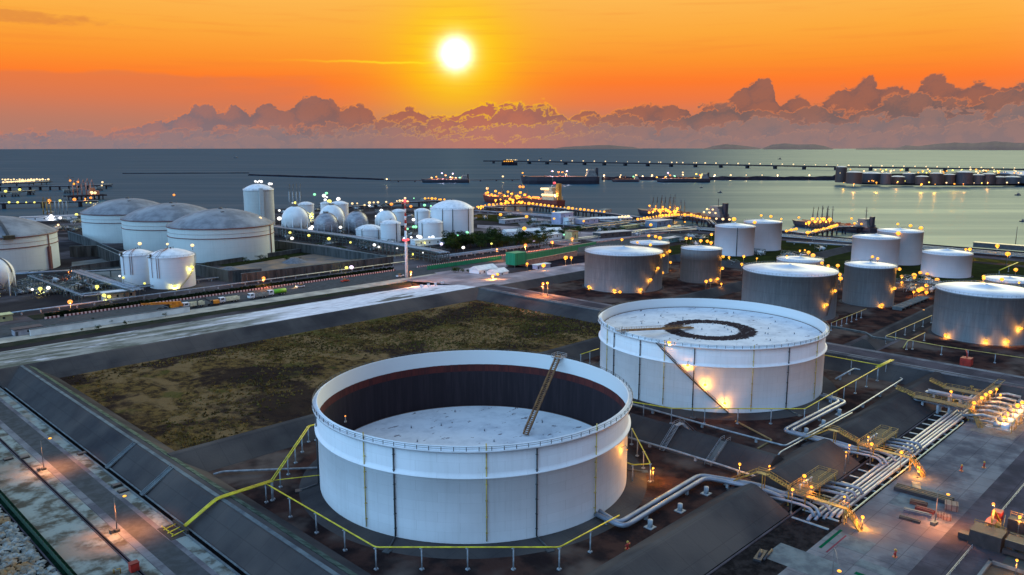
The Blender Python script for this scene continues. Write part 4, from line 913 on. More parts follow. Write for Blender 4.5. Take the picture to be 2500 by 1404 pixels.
for key, l, lab in (('w1', [(1792, 535), (1842.5, 543)], 'peach lamp on the front central waterfront tank'), ('w2', [(1858.5, 526), (1882, 528.5), (1907.7, 534.5)], 'peach lamp on the rear central waterfront tank'),
                    ('w3', [(2169, 564), (2193, 569.4)], 'peach lamp on the front right waterfront tank'), ('w4', [(2192, 547), (2223, 551), (2248.5, 556.6)], 'peach lamp on the tall right waterfront tank'),
                    ('g2', [(1588, 598), (1556, 592)], 'peach lamp on the roof of the half hidden tank'), ('g5', [(1921, 625)], 'peach lamp on the low hidden tank'), ('g7', [(2130, 627), (2143, 631)], 'peach lamp on the dark narrow tank roof'), ('g8', [(2402, 680), (2446, 682), (2488, 690)], 'peach lamp on the roof behind the very wide tank')):
    T = tanks[key]; zt = T[4]; lamps([(u, v, None, 2.2, 500) for u, v in l], lab, lab, 'amber', base=zt-0.2)
# stair lamps of the farther big tank
T2t = (None, c2[0], c2[1], 42.0, 23.3)
on_tank(T2t, [(1629, 836), (1677, 892), (1723, 940), (1772, 985)], 'amber lamp on the winding stair of the ringed big tank', 'amber', P=750, rk=1.2)
T1t = (None, c1[0], c1[1], 42.3, 23.3)
on_tank(T1t, [(1530, 1098)], 'small amber lamp low on the right flank of the nearest big tank', 'amber', P=300, rk=.6)
x, y = G(843, 1016, 25.0); lamps([(843, 1016, 'orange', 1.6, 0)], 'orange beacon on the left rim of the nearest big tank', None, base=23.4)
# the gas yard in the middle
W_ = 'white'; Gn = 'green'; Y_c = 'yellow'
lamps([(797, 472, Gn), (791, 478), (798, 481.5), (794, 488), (804, 491.6, Y_c), (826, 486), (768, 475, Gn)], 'small lamp high on the pipework behind the bright sphere', 'lamps high behind the spheres', W_, h=22)
lamps([(715, 495.6), (721, 495, Y_c), (752, 512), (799.6, 509), (682, 514), (682, 533.6), (831, 555), (762, 554), (758, 559), (742, 562), (919, 528.5), (931, 514), (901.8, 502), (1009.6, 536.4), (1074, 531)], 'small white lamp among the sphere tanks', 'white lamps among the spheres', W_, h=7)
lamps([(763, 524, Y_c, 9, 1500), (1003, 504, 'orange'), (955.5, 498.6, 'orange'), (875, 546, Gn), (995, 559, Gn), (1009.6, 554, Gn), (1014.7, 554, Gn), (1050, 516, Gn), (1036.5, 501, Gn), (1052, 503, Gn), (1140.5, 568, Gn), (1117.6, 575, Gn), (1066, 555, 'red')], 'small coloured lamp in the gas yard', 'coloured lamps of the gas yard', W_, h=7)
lamps([(708, 568, Y_c), (754, 575, Y_c), (713, 582), (709, 593, Y_c, 4, 1200), (803, 583, Y_c), (855.6, 592, Y_c), (914, 598), (925, 603), (969.6, 606.7), (974, 600, Y_c), (1008, 619.6, Y_c, 4, 900), (1033, 617)], 'small lamp along the long elevated pipe rack', 'lamps along the elevated rack', W_, h=6)
lamps([(988.6, 583.5), (1004, 579.6), (1020.5, 577), (1026, 579.6), (1048, 579.6), (1056.7, 579), (1036.5, 592, Y_c, 4, 800), (1141, 580), (1078, 595.7, 'violet'), (1131, 604.5), (1200, 595, Y_c), (1320.5, 581), (1304, 589.6, 'violet'), (1377, 573, Gn), (1386, 568, Gn), (1397, 583, 'orange', 5, 1500)], 'small lamp around the dark trees', 'lamps around the trees', W_, h=5)
lamps([(846, 653.6, Y_c, 4, 700), (858, 652.7, 'violet'), (1003, 664, 'orange', 9, 20000), (643.5, 679, 'orange', 7, 9000)], 'lamp along the road with the striped kerb', 'lamps along the striped kerb', W_, h=5)
lamps([(167, 662, 'orange', 5, 3000), (79, 707), (118, 703), (98, 705, Y_c, 5, 900), (237, 700, Y_c, 4, 700), (292, 674), (301, 678, Y_c), (254, 721, Y_c, 5, 500), (266.5, 724.6, Y_c), (353, 692, Y_c)], 'small lamp in the pipe yard at the left', 'lamps of the left pipe yard', W_, h=5)
lamps([(171, 737, 'orange', 6, 9000)], 'amber post lamp at the start of the striped kerb', None)
lamps([(341, 595), (408.6, 596), (469.5, 599)], 'small pale lamp on top of the white domed pair', 'lamps on the domed pair', 'peach', base=19, h=3)
on_tank(S2, [(468, 652, Y_c, 900), (423, 699, Y_c, 1600)], 'yellow lamp on the slanting stair of the white domed tank', Y_c, P=900)
lamps([(623.6, 443), (629, 444.5), (633, 442), (638, 443.5), (658, 449), (662.7, 449)], 'small bright lamp on top of the tall pale tank', 'lamps on the tall pale tank', W_, base=40, h=5)
lamps([(635, 533, 'peach', 3, 1500)], 'lamp on the dome edge of the front huge tank', None, base=27)
lamps([(424.7, 476, 'orange', 2, 0)], 'orange beacon on the middle huge dome', None, base=37)
# jetty root lamps at the left
lamps([(u, 438+(1.0 if k % 2 else 0)) for k, u in enumerate(range(6, 124, 7))]+[(u, 445-(u-8)*0.055) for u in range(8, 86, 5)], 'tiny pale lamp on the far left jetty', 'lamps on the far left jetty', 'peach', base=2, h=7, rk=.55)
lamps([(171, 441, 'orange'), (190, 444, 'orange', 8, 5000), (180, 449, 'amber'), (223.6, 470, 'peach', 8, 9000), (232, 471, 'peach', 8, 9000), (208, 485, 'orange', 5, 6000), (221.5, 483, 'orange'), (181.6, 487, 'orange'), (120, 490, 'orange', 8, 3000), (250, 445), (248.6, 453)], 'orange lamp on the lit loading berth at the left', 'lamps on the left loading berth', 'peach', base=2, h=8, rk=.8)
lamps([(u, 494) for u in (22, 43, 64, 84)]+[(146, 490), (211, 495), (221, 495), (48, 463), (13.5, 467)], 'small yellow lamp on the near left jetty', 'lamps on the near left jetty', Y_c, base=2, h=5, rk=.6)
lamps([(125, 527, W_, 6, 2500), (147, 532, W_), (186.6, 524), (203, 530), (205, 543), (206, 550), (142, 549, 'peach', 6, 2000)], 'yellow lamp in the yard behind the huge domes', 'lamps behind the huge domes', Y_c, h=6, P=600, rk=.8)
# lamps on the water front jetties
def along(pts, n):
    L = [0]
    for p, q in zip(pts, pts[1:]): L.append(L[-1]+hypot(q[0]-p[0], q[1]-p[1]))
    out = []
    for i in range(n):
        s = L[-1]*i/(n-1)
        for k in range(len(pts)-1):
            if L[k+1] >= s-1e-6:
                f = (s-L[k])/max(1e-6, L[k+1]-L[k]); out.append((pts[k][0]+(pts[k+1][0]-pts[k][0])*f, pts[k][1]+(pts[k+1][1]-pts[k][1])*f)); break
    return out
J1 = [(1156, 507), (1185, 501), (1250, 495), (1300, 497), (1345, 503), (1400, 509), (1475, 517)]
lamps(along(J1, 34), 'amber lamp in the row along the jetty of the red tanker', 'lamps along the first jetty', 'amber', base=2, h=6, rk=.85)
lamps([(1168, 504.5), (1174, 506), (1180, 504), (1275, 493), (1210, 489), (1222, 487), (1234, 490), (1245, 486), (1238, 493), (1252, 489), (1262, 484.5), (1268, 493)], 'amber lamp on the loading platform beside the red tanker', 'lamps on the first loading platform', 'amber', base=4, h=7, P=6000, rk=.95)
J2 = [(1557, 535), (1590, 530), (1610, 527), (1650, 524), (1690, 525), (1715, 531), (1733, 533)]
lamps(along(J2, 24), 'amber lamp in the row along the middle jetty', 'lamps along the middle jetty', 'amber', base=2, h=6, rk=.85)
lamps([(1585, 519), (1594, 517), (1600, 510), (1611, 514), (1618, 510), (1625, 511), (1631, 514), (1612, 518), (1636, 518), (1654, 509), (1649, 515)], 'amber lamp on the middle loading platform', 'lamps on the middle loading platform', 'amber', base=4, h=8, P=5000, rk=.95)
J3 = [(1972, 568), (2000, 561), (2025, 555), (2043, 550)]
lamps(along(J3, 12)+along([(1920, 564), (1944, 559)], 5), 'amber lamp in the row along the right jetty', 'lamps along the right jetty', 'amber', base=2, h=6, rk=.85)
lamps([(1983, 534), (1990, 541), (1996, 534), (2003, 541), (2010, 535), (2017, 541), (2026, 536), (1968, 545), (1975, 543)], 'amber lamp on the right loading platform', 'lamps on the right loading platform', 'amber', base=4, h=8, P=5000, rk=.95)
lamps([(1512, 530), (1519, 529), (1527, 529), (1534, 528), (1749, 534), (1765, 535), (1781, 536)], 'peach lamp on the shore beside the middle jetty', 'lamps beside the middle jetty', 'peach', base=0, h=7, rk=.8)
lamps([(995, 492), (989, 484), (983, 490), (976, 490), (969, 491), (943, 493), (922.8, 494), (912.5, 494.4), (902, 495), (890, 500.7), (872, 496.6), (860, 497), (1010.5, 484, Gn), (1037.7, 484.7, 'amber'), (1046, 484, 'amber'), (1054.6, 484.7, 'amber'), (1063, 485, 'amber'), (1072, 487, 'amber'), (1076, 487, 'amber'), (1085, 487, 'amber')], 'small lamp along the trestle behind the gas yard', 'lamps along the trestle', 'peach', base=1, h=6, rk=.7)
lamps([(u, 427.6) for u in (1515.6, 1553, 1592, 1745, 1784, 1822, 1860.6, 1898.6, 1976)]+[(1569, 430), (944, 437), (1227.6, 431), (1475, 428)], 'orange lamp on the long breakwater', 'lamps on the breakwater', 'peach', base=0, h=8, rk=.62, P=9000)
# ------------------------------------------------------------------ product pipes in the two tank cells
def pipe_thing(label, pts, r, m=None, n=8, name='pipeline', group=None, support=None, cat='pipeline', rnd_=1.5):
    pts = [Vector(p) for p in pts]; t = thing(name, label, cat, pts[0], group=group); o0 = pts[0]
    b = MB(); b.tube([p-o0 for p in smooth_path(pts, rnd_, 4)], r, n); obj('pipe', b, m or pipep, t)
    if support:
        sp, zb = support; b = MB(); k = 0
        for p, q in zip(pts, pts[1:]):
            L = (q-p).length; c = max(1, int(L/sp))
            for i in range(c):
                w = p.lerp(q, (i+.5)/c)-o0; b.box(w.x-.35, w.y-.35, zb-o0.z, w.x+.35, w.y+.35, w.z-r*.6); k += 1
        if k: tag(obj('supports', b, PTM, t), kind='stuff')
    return t
gp = 'product pipes of the big tanks'
def P3(lst): return [G3(u, v, z) for u, v, z in lst]
def shift(pts, k, w):
    """offset a polyline sideways"""
    out = []
    for i, p in enumerate(pts):
        d = (Vector(pts[min(i+1, len(pts)-1)])-Vector(pts[max(i-1, 0)])); d.z = 0; d.normalize(); out.append(Vector(p)+Vector((-d.y, d.x, 0))*w*k)
    return out
base1 = P3([(1440, 1248, 0.6), (1523, 1287, 0.6), (1722, 1166, 0.7), (1833, 1188, 0.7)])
for k, lb in ((0, 'grey product pipe leaving the nearest big tank, on the outer side of its bend'), (1, 'grey product pipe leaving the nearest big tank, on the inner side of its bend')):
    pts = shift(base1, k, 2.1); e = pts[-1]; pts += [Vector((e.x+0.2, 90, 0.8)), Vector((e.x+0.2, 85, 0.4))]
    pipe_thing(lb, pts, 0.62, group=gp, support=(13, GZ), rnd_=2.5)
base2 = P3([(2003, 966, 0.6), (2052, 979, 0.6), (1912, 1051, 0.7), (2002, 1076, 0.7)])
for k, lb in ((0, 'grey product pipe leaving the ringed tank, on the outer side of its bends'), (1, 'grey product pipe leaving the ringed tank, on the inner side of its bends')):
    pts = shift(base2, k, 2.0); e = pts[-1]; pts += [Vector((e.x+0.2, 90, 0.8)), Vector((e.x+0.2, 85, 0.4))]
    pipe_thing(lb, pts, 0.60, group=gp, support=(13, GZ), rnd_=2.5)
thin = 'thin pipes on the cell floors'
pipe_thing('thin blue-grey pipe along the dike between the big tanks', P3([(1538, 985, 0.3), (1780, 1053, 0.3), (1917, 1089, 0.3), (2085, 1000, 0.3), (2205, 925, 0.3), (2150, 910, .3)]), 0.32, galv, group=thin, support=(14, GZ))
pipe_thing('thin pale pipe close under the dike beside the ringed tank', P3([(1900, 1111, 0.2), (1905, 1104, .2), (2080, 1008, 0.2)]), 0.25, galv, group=thin)
pipe_thing('thin pale pipe to the left of the nearest big tank', P3([(522, 1158, 0.0), (545, 1151, 0.0), (775, 1142, 0.0)]), 0.3, PTM, group=thin)
pipe_thing('thin pale pipe from the divider crossing to the first crossover', P3([(1535, 1068, 0.2), (1640, 1098, 0.2), (1760, 1135, .2), (1850, 1165, .2)]), 0.3, PTM, group=thin, support=(14, GZ))
pipe_thing('short pipe loop at the right foot of the ringed tank', P3([(2040, 925, 0.5), (2085, 900, 0.5), (2100, 903, .5)]), 0.35, galv, group=thin, support=(8, GZ))
# crossover elbows from the dike gaps down into the bundle
gx = 'crossing pipes between dike and bundle'
for s, nm in ((0, 'first'), (44.5, 'second')):
    for k in range(3):
        x = 184.2+s+k*2.5
        pts = [(x, 89, 0.2), (x, 84, 0.9), (x-0.4, 79.5, 1.3), (x-0.9-(k % 2)*1.2, 76.8-k*.9, 1.2), (x-1.2-(k % 2)*1.5, 75.6-k*1.05, -0.3)]
        pipe_thing(f'bent pipe under the {nm} platform, {("leftmost", "middle", "rightmost")[k]} of three', pts, 0.38, MATS['pipe_paint'], group=gx)
    for k in range(3):
        x = 195.5+s+k*3.4
        pts = [(x, 83, 0.2), (x, 81.5, 1.1), (x+0.6, 77.5-k, 1.5), (x+0.9, 73.2-k*.3, 1.5), (x+0.5, 72.3-k*.3, 0.3)]
        pipe_thing(f'arched pipe right of the {nm} platform, {("left", "middle", "right")[k]} of three', pts, 0.42, MATS['pipe_paint'], group=gx, rnd_=2.0)
# bundle along the track
gb = 'parallel pipes of the ground bundle'
for k, (y, x0, r) in enumerate(((76.4, 182.5, .46), (75.2, 184, .46), (74.0, 186, .36), (73.0, 187.5, .46), (71.9, 189, .46))):
    xe = 348.0-k*1.5
    pipe_thing(('outermost pipe of the bundle, next to the dike', 'second pipe of the bundle from the dike', 'thinner middle pipe of the bundle', 'fourth pipe of the bundle from the dike', 'pipe of the bundle nearest the paved yard')[k],
               [(x0-1.5, y, -0.9), (x0, y, -0.35), (xe, y, -0.35), (xe-0.0, 40, -0.35), (xe+2, -60, -0.35)], r, group=gb, n=10, rnd_=1.2)
sl = thing('pipe_sleeper', 'low concrete sleeper under the pipe bundle', 'sleeper', (180, 75, GZ), group='sleepers under the pipe bundle')
b = MB(); b.box(-.3, -4.2, 0, .3, 5.0, 0.22); b.box(-.2, -4.2, .22, .2, 2.2, .3); obj('beam', b, PTM, sl)
for i in range(1, 28): dup(sl, (180+i*5.9, 75, GZ))
# ------------------------------------------------------------------ yellow crossover platforms
def rails(b, path, h=1.1, w=0.07, posts=2.0, up=None):
    for p, q in zip(path, path[1:]):
        p = Vector(p); q = Vector(q); b.beam(p+Vector((0, 0, h)), q+Vector((0, 0, h)), w); b.beam(p+Vector((0, 0, h*.5)), q+Vector((0, 0, h*.5)), w*.8)
        n = max(1, int((q-p).length/posts))
        for i in range(n+1): c = p.lerp(q, i/n); b.beam(c, c+Vector((0, 0, h)), w)
def flight(t, p, q, w=1.2, name='stair'):
    """stair flight with treads, stringers and handrails as one part"""
    p = Vector(p); q = Vector(q); b = MB(); d = q-p; n = max(3, int(abs(d.z)/0.22)); hz = Vector((d.x, d.y, 0)).normalized(); s = Vector((-hz.y, hz.x, 0))*w/2
    for i in range(n+1): c = p.lerp(q, i/n); b.beam(c-s, c+s, 0.32, 0.06)
    for e in (-1, 1):
        b.beam(p+s*e, q+s*e, 0.1, 0.32); b.beam(p+s*e+Vector((0, 0, 1)), q+s*e+Vector((0, 0, 1)), .08)
        for i in range(6): c = p.lerp(q, i/5)+s*e; b.beam(c, c+Vector((0, 0, 1)), .07)
    return obj(name, b, yst, t)
def crossover(x, label, label_w):
    t = thing('crossover_platform', label, 'platform', (x, 82, GZ), group='yellow crossover platforms')
    b = MB(); b.box(1, -3, 3.9, 20, 2.2, 4.05)
    for i in range(20): b.box(1+i*1.0, -3, 4.05, 1.06+i, 2.2, 4.09)
    obj('deck', b, mat('brown_grating', srgb(92, 76, 52), srgb(66, 56, 44), 1.5, .85), t)
    b = MB(); rails(b, [(1, -3, 4.05), (20, -3, 4.05), (20, 2.2, 4.05), (1, 2.2, 4.05), (1, -3, 4.05)]); rails(b, [(8, -3, 4.05), (8, 2.2, 4.05)]); rails(b, [(12.5, -1.0, 4.05), (20, -1.0, 4.05)]); obj('railing', b, yst, t)
    for cx_ in (1.5, 10, 19.5):
        for cy_ in (-2.6, 1.8):
            b = MB(); b.box(cx_-.15, cy_-.15, 0, cx_+.15, cy_+.15, 3.9); obj('column', b, yst, t)
    b = MB()
    for i in range(4): b.tube([(4+i*2.1, 0, 3.0), (4+i*2.1, 0, 5.3)], .12, 6); b.tube([(4+i*2.1-.45, 0, 5.3), (4+i*2.1+.45, 0, 5.3)], .25, 8); b.tube([(4+i*2.1, -.5, 3.3), (4+i*2.1, .5, 3.3)], .45, 8)
    tag(obj('valves', b, galv, t), kind='stuff')
    flight(t, (3.0, 2.2, 4.0), (2.2, 8.0, 6.2)); b = MB(); b.box(1.4, 8.0, 6.1, 3.0, 11.0, 6.2); rails(b, [(1.4, 8, 6.2), (1.4, 11, 6.2)]); rails(b, [(3, 8, 6.2), (3, 11, 6.2)])
    for cx_ in (1.5, 2.9): b.box(cx_-.1, 9, 0, cx_+.1, 9.2, 6.1)
    obj('top_landing', b, yst, t); flight(t, (2.2, 11.0, 6.1), (2.2, 20, 0.1))
    b = MB(); b.box(1, -13, 3.85, 2.6, -3, 4.0); rails(b, [(1, -3, 4), (1, -13, 4)]); rails(b, [(2.6, -3, 4), (2.6, -13, 4)]); b.box(1.1, -12.8, 0, 1.3, -12.6, 3.9); b.box(2.3, -12.8, 0, 2.5, -12.6, 3.9); obj('walkway', b, yst, t)
    flight(t, (1.8, -13, 3.9), (0.2, -17.0, 0.1)); return t
crossover(184.2, 'yellow lit platform and stairs over the pipes, the one nearer the bottom', '')
crossover(228.8, 'yellow lit platform and stairs over the pipes, the one in the middle', '')
# concrete gap walls
# manifold
t = thing('manifold_platform', 'long yellow steel walkway over the pipe manifold at the right', 'platform', (288, 76, GZ))
b = MB(); b.box(0, -4.5, 4.0, 4, 12, 4.15); b.box(0, -6.5, 4.0, 42, -4.4, 4.15); b.box(20, -4.4, 3.6, 24, 8, 3.75); obj('deck', b, MATS['brown_grating'], t)
b = MB(); rails(b, [(0, 12, 4.1), (0, -6.5, 4.1), (42, -6.5, 4.1), (42, -4.4, 4.1), (4, -4.4, 4.1), (4, 12, 4.1), (0, 12, 4.1)]); rails(b, [(20, -4.4, 3.7), (20, 8, 3.7), (24, 8, 3.7), (24, -4.4, 3.7)]); obj('railing', b, yst, t)
for i in range(8):
    b = MB(); b.box(i*5.6, -6.2, 0, i*5.6+.3, -5.9, 4); obj('column', b, yst, t)
flight(t, (1, -6.5, 4.1), (-5, -11, 0.1)); flight(t, (2, 12, 4.1), (2, 18, 5.6)); flight(t, (22, 8, 3.7), (22, 13, 5.2))
gl_ = 'looped pipes of the manifold'
for k, (x0, w, y1) in enumerate(((289, 4.0, 91), (301, 3.6, 91))):
    for j in range(2):
        pts = [(x0+j*0.0, 72, 2.2), (x0, y1-2-j*1.4, 2.2), (x0+w-j*1.4, y1-2-j*1.4, 2.2), (x0+w-j*1.4, 72, 2.2)]
        pipe_thing(('outer', 'inner')[j]+(' hairpin pipe loop, nearer to the camera', ' hairpin pipe loop, farther along the manifold')[k], pts, 0.32, group=gl_, support=(8, GZ), rnd_=1.0)
for k in range(9):
    x = 292+k*3.6; t = thing('valve', 'yellow lit gate valve in the manifold row', 'valve', (x, 73.5+(k % 3)*2.2, -0.2), group='gate valves of the manifold')
    b = MB(); b.tube([(0, -1.2, 0.2), (0, 1.2, .2)], [.5, .5], 8); b.tube([(0, -.15, .2), (0, .15, .2)], .8, 8); obj('body', b, galv, t)
    b = MB(); b.tube([(0, 0, .4), (0, 0, 2.2)], .14, 6); b.lathe([(.6, 2.1), (.7, 2.2), (.6, 2.3), (.5, 2.2), (.6, 2.1)], 12); obj('handwheel', b, yst, t)
for k in range(6):
    x = 286.5+k*6.2; t = thing('pump', ('nearest', 'second nearest', 'third nearest', 'third farthest', 'second farthest', 'farthest')[k]+' pump set in the lit row at the right', 'pump', (x, 60.5, GZ), group='pump sets at the right')
    b = MB(); b.box(-1.5, -3.5, 0, 1.5, 3.8, .45); obj('skid', b, PTM, t)
    b = MB(); b.tube([(0, -2.9, 1.6), (0, -.6, 1.6)], .95, 10); b.box(-.7, -2.7, .4, .7, -.8, 1.4); obj('motor', b, MATS['white_paint'], t)
    b = MB(); b.tube([(0, -.4, 1.5), (0, 1.6, 1.5)], [.7, 1.1], 10); b.tube([(0, 1.2, 1.5), (0, 1.2, 3.4), (0, 5, 3.6), (0, 11, 2)], .45, 8); b.tube([(0.9, 1.2, 1.2), (1.8, 3.5, 1.2), (1.8, 10, 1.0)], .38, 8); obj('pump_body', b, galv, t)
    b = MB(); rails(b, [(-2.4, -3.6, 0), (-2.4, 4, 0)], h=1.2); b.box(-2.3, -4, 3.4, 2.3, -3.6, 3.6); b.box(-2.3, -4, 0, -2.1, -3.8, 3.5); b.box(2.1, -4, 0, 2.3, -3.8, 3.5); obj('frame', b, yst, t)
sheet('pump_slab', 278, 54.5, 330, 67, GZ+0.12, mat('slab_concrete', srgb(150, 148, 144), srgb(124, 122, 120), 0.4, 0.9, world=True))

# ------------------------------------------------------------------ yellow foam lines on posts
def foam_line(label, pts, r=0.17, k=1, sp=10.5, m=yell, posts=True, zb=GZ):
    o0 = Vector(pts[0]); t = thing('foam_pipe', label, 'foam pipe', o0, group='yellow foam pipes on posts')
    for j in range(k):
        pp = shift([Vector(p) for p in pts], j, 0.55); b = MB(); b.tube([p-o0 for p in smooth_path(pp, 0.8, 2)], r, 6); obj('pipe', b, m, t)
    if posts:
        pm = None
        for p, q in zip(pts, pts[1:]):
            p = Vector(p); q = Vector(q); L = (q-p).length; n = max(1, round(L/sp))
            for i in range(n):
                w = p.lerp(q, i/n)
                if w.z < 2.5: continue
                b = MB(); h = w.z-zb-r; b.tube([(0, 0, 0), (0, 0, h)], .17, 6); b.box(-.4, -.4, 0, .4, .4, .35); b.box(-.45, -.2, h-.1, .45, .2, h+.05); o = obj('post', b, PTM, t); o.location = Vector((w.x, w.y, zb))-o0
    return t
ZF = 4.3
foam_line('twin yellow foam pipe running down the left dike to the valve pit', P3([(662, 1172, 4.75), (540, 1211, 4.75)])+[Vector((79.6, G(540, 1211, 4.75)[1], 4.6))]+[Vector((71.6, G(463, 1279, -.3)[1], -0.4))], k=3, sp=200)
foam_line('yellow foam pipe from the left flank of the nearest tank to the branch point', P3([(770, 1036, ZF), (752, 1040, ZF), (662, 1172, 4.75)]), k=2, sp=9)
foam_line('long yellow foam pipe passing in front of the nearest big tank', P3([(648, 1180, ZF), (917, 1336, ZF), (1366, 1336, ZF), (1512, 1258, ZF)]), r=0.17)
foam_line('thin yellow branch pipe left of the nearest big tank', P3([(665, 1173, ZF), (780, 1160, ZF)]), r=.12, sp=12)
foam_line('yellow foam pipe dropping behind the right flank of the nearest tank', P3([(1543, 1046, ZF), (1588, 1132, ZF), (1545, 1135, ZF), (1528, 1128, ZF)]), r=.17, sp=8)
foam_line('yellow foam pipe in front of the ringed tank', P3([(1506, 975, ZF), (1640, 997, ZF), (1965, 998, ZF), (2168, 884, ZF)]), r=.17)
foam_line('yellow foam pipe behind the right flank of the ringed tank', P3([(2012, 867, ZF), (2150, 892, ZF)]), r=.17)
foam_line('short thick yellow pipe end by the far road', P3([(2145, 897, ZF+.2), (2182, 879, ZF+.4)]), r=.17, k=3, sp=6)
foam_line('short yellow pipe behind the ringed tank on the left', P3([(1418, 865, ZF), (1462, 851, ZF)]), r=.15, sp=8)
foam_line('dull yellow pipe zigzag beside the broad grey tanks', P3([(2275, 770, 3), (2163, 820, 3), (2300, 845, 3), (2500, 874, 3)]), r=.14, sp=12, m=MATS['faded_yellow'])
foam_line('short pale yellow pipe in the far dark cell', P3([(2258, 812, 3), (2215, 833, 3), (2205, 850, .5)]), r=.22, sp=30, m=MATS['faded_yellow'])
foam_line('dull pipe on posts left of the dark narrow tank', P3([(2030, 788, 3), (2115, 754, 3)]), r=.12, sp=7, m=MATS['faded_yellow'])
foam_line('bright yellow pipe on the grass near the right shore', P3([(2440, 660, 3), (2485, 641, 3)]), r=.35, sp=30)
foam_line('brown yellow pipe along the foot of the ringed tank floor', P3([(1796, 1028, -.7), (1885, 1075, -.7), (1850, 1095, -.7)]), r=.3, posts=False, m=mat('ochre_pipe', srgb(132, 112, 72), srgb(104, 88, 60), .5, .8))
# valve pit
x, y = G(448, 1290, GZ); t = thing('valve_pit', 'small concrete pit with yellow valves at the foot of the left dike', 'valve pit', (69.5, y, GZ))
b = MB(); b.box(-2.2, -4, 0.02, 2.2, 4, 0.12); b.box(1.6, -4, .1, 2.2, 4, 1.1); obj('slab', b, mat('pit_dark', srgb(48, 46, 44), srgb(34, 32, 32), .5, .9), t)
for k in range(3):
    b = MB(); b.tube([(-1.4, -2.6+k*2.3, .3), (1.8, -2.6+k*2.3, .8)], .14, 6); b.tube([(-.9, -2.6+k*2.3, .3), (-1.4, -3.2+k*2.3, 1.2)], .1, 5); b.tube([(-.9, -2.6+k*2.3, .3), (-1.6, -2.0+k*2.3, 1.2)], .1, 5); obj('branch_pipe', b, yell, t)
# pedestals on the cell floors
ped = thing('pipe_pedestal', 'squat concrete pedestal on the floor below the dike', 'pedestal', tuple(G3(1724, 1206)), group='concrete pedestals on the cell floors')
b = MB(); b.tube([(0, 0, 0), (0, 0, 2.0)], .62, 12); obj('drum', b, PTM, ped); b = MB(); b.box(-1.1, -1.1, 0, 1.1, 1.1, .25); obj('footing', b, PTM, ped)
for u, v in ((1968, 1060), (2010, 1040), (2049, 1013), (1660, 1248), (1587, 1288)): dup(ped, tuple(G3(u, v)))
# steps up the divider dike between the big tanks
t = thing('concrete_stairs', 'concrete steps with rails over the dike between the big tanks', 'stairs'); b = MB(); x0 = 203.5; yy = 112
for i in range(20):
    f = i/20; b.box(x0-1-f*8-.3, yy-1, 3.7-f*4.8-.3, x0-1-f*8, yy+1, 3.95-f*4.8)
obj('steps', b, capc, t); b = MB(); rails(b, [(x0-9.5, yy-1, -1), (x0-1, yy-1, 3.9), (x0+1, yy-1, 3.9)]); rails(b, [(x0-9.5, yy+1, -1), (x0-1, yy+1, 3.9), (x0+1, yy+1, 3.9)]); obj('handrail', b, galv, t)
t = thing('steel_stile', 'grey steel stile arching over the dike nearer the first crossover', 'stile', (203.5, 128, 0))
flight_m = yst
b = MB(); b.box(-1.6, -.8, 4.9, 1.6, .8, 5.0); rails(b, [(-1.6, -.8, 5), (1.6, -.8, 5)]); rails(b, [(-1.6, .8, 5), (1.6, .8, 5)])
for s in (-1, 1):
    for e in (-.8, .8): b.beam((s*1.6, e, 4.9), (s*9.2, e, -.9), .12, .3); b.beam((s*1.6, e, 5.9), (s*9.2, e, .1), .08)
    for i in range(20): c = Vector((s*1.6, 0, 4.9)).lerp(Vector((s*9.2, 0, -.9)), i/19); b.beam(c-Vector((0, .8, 0)), c+Vector((0, .8, 0)), .25, .05)
obj('arch_stair', b, galv, t)

# ------------------------------------------------------------------ stack of steel beams and bits on the plaza
sb = mat('dark_beam', srgb(48, 44, 52), srgb(36, 34, 40), .6, .7); rb = mat('rusty_beam', srgb(96, 60, 52), srgb(70, 46, 42), .6, .85); gb_ = mat('bluish_beam', srgb(74, 80, 100), srgb(58, 64, 82), .6, .6); tb = mat('tan_crate', srgb(128, 104, 96), srgb(96, 80, 74), .6, .85)
def beamstack(u0, v0, u1, v1, w, h, n, m, label, name='beam_stack'):
    p = G3(u0, v0, GZ); q = G3(u1, v1, GZ); t = thing(name, label, 'beam stack', p); d = q-p; L = d.length; t.rotation_euler = (0, 0, atan2(d.y, d.x))
    for i in range(n):
        b = MB(); y0 = i*w/n; z = 0.1+(i % 2)*0.12
        b.box(0, y0+.04, z, L, y0+w/n-.04, z+.08); b.box(0, y0+w/n/2-.05, z+.08, L, y0+w/n/2+.05, z+h); b.box(.0, y0+.04, z+h, L-(i*.37 % .9), y0+w/n-.04, z+h+.08); obj('beam', b, m, t)
    return t
beamstack(2181, 1198, 2322, 1236, 3.2, .9, 6, sb, 'long stack of nearly black steel beams on the paved yard')
beamstack(2220, 1231, 2262, 1241, 2.0, .8, 3, rb, 'short brown beam stack behind the red beams')
beamstack(2232, 1245, 2278, 1259, 1.8, .7, 3, mat('red_beam', srgb(120, 48, 44), srgb(90, 40, 38), .6, .8), 'red-brown beam stack in the middle of the pile')
beamstack(2205, 1251, 2273, 1267, 1.6, .6, 3, gb_, 'bluish grey beam stack at the front of the pile')
beamstack(2194, 1267, 2245, 1281, 1.3, .5, 3, MATS['dark_beam'], 'low grey beam stack nearest the camera')
for k, (u, v, s, l) in enumerate(((2297, 1262, 1.8, 'tan crate left of the pair at the end of the beam pile'), (2311, 1268, 1.9, 'tan crate right of the pair at the end of the beam pile'), (2322, 1243, 3.0, 'wide pinkish crate behind the pair of tan crates'))):
    t = thing('crate', l, 'crate', tuple(G3(u, v)), 0.3); b = MB(); b.box(-s/2, -s/2, .1, s/2, s/2, s*.55); obj('box', b, tb, t); b = MB()
    for i in (-1, 0, 1): b.box(-s/2-.05, i*s*.38-.1, .1, s/2+.05, i*s*.38+.1, s*.55+.06)
    obj('battens', b, rb, t)
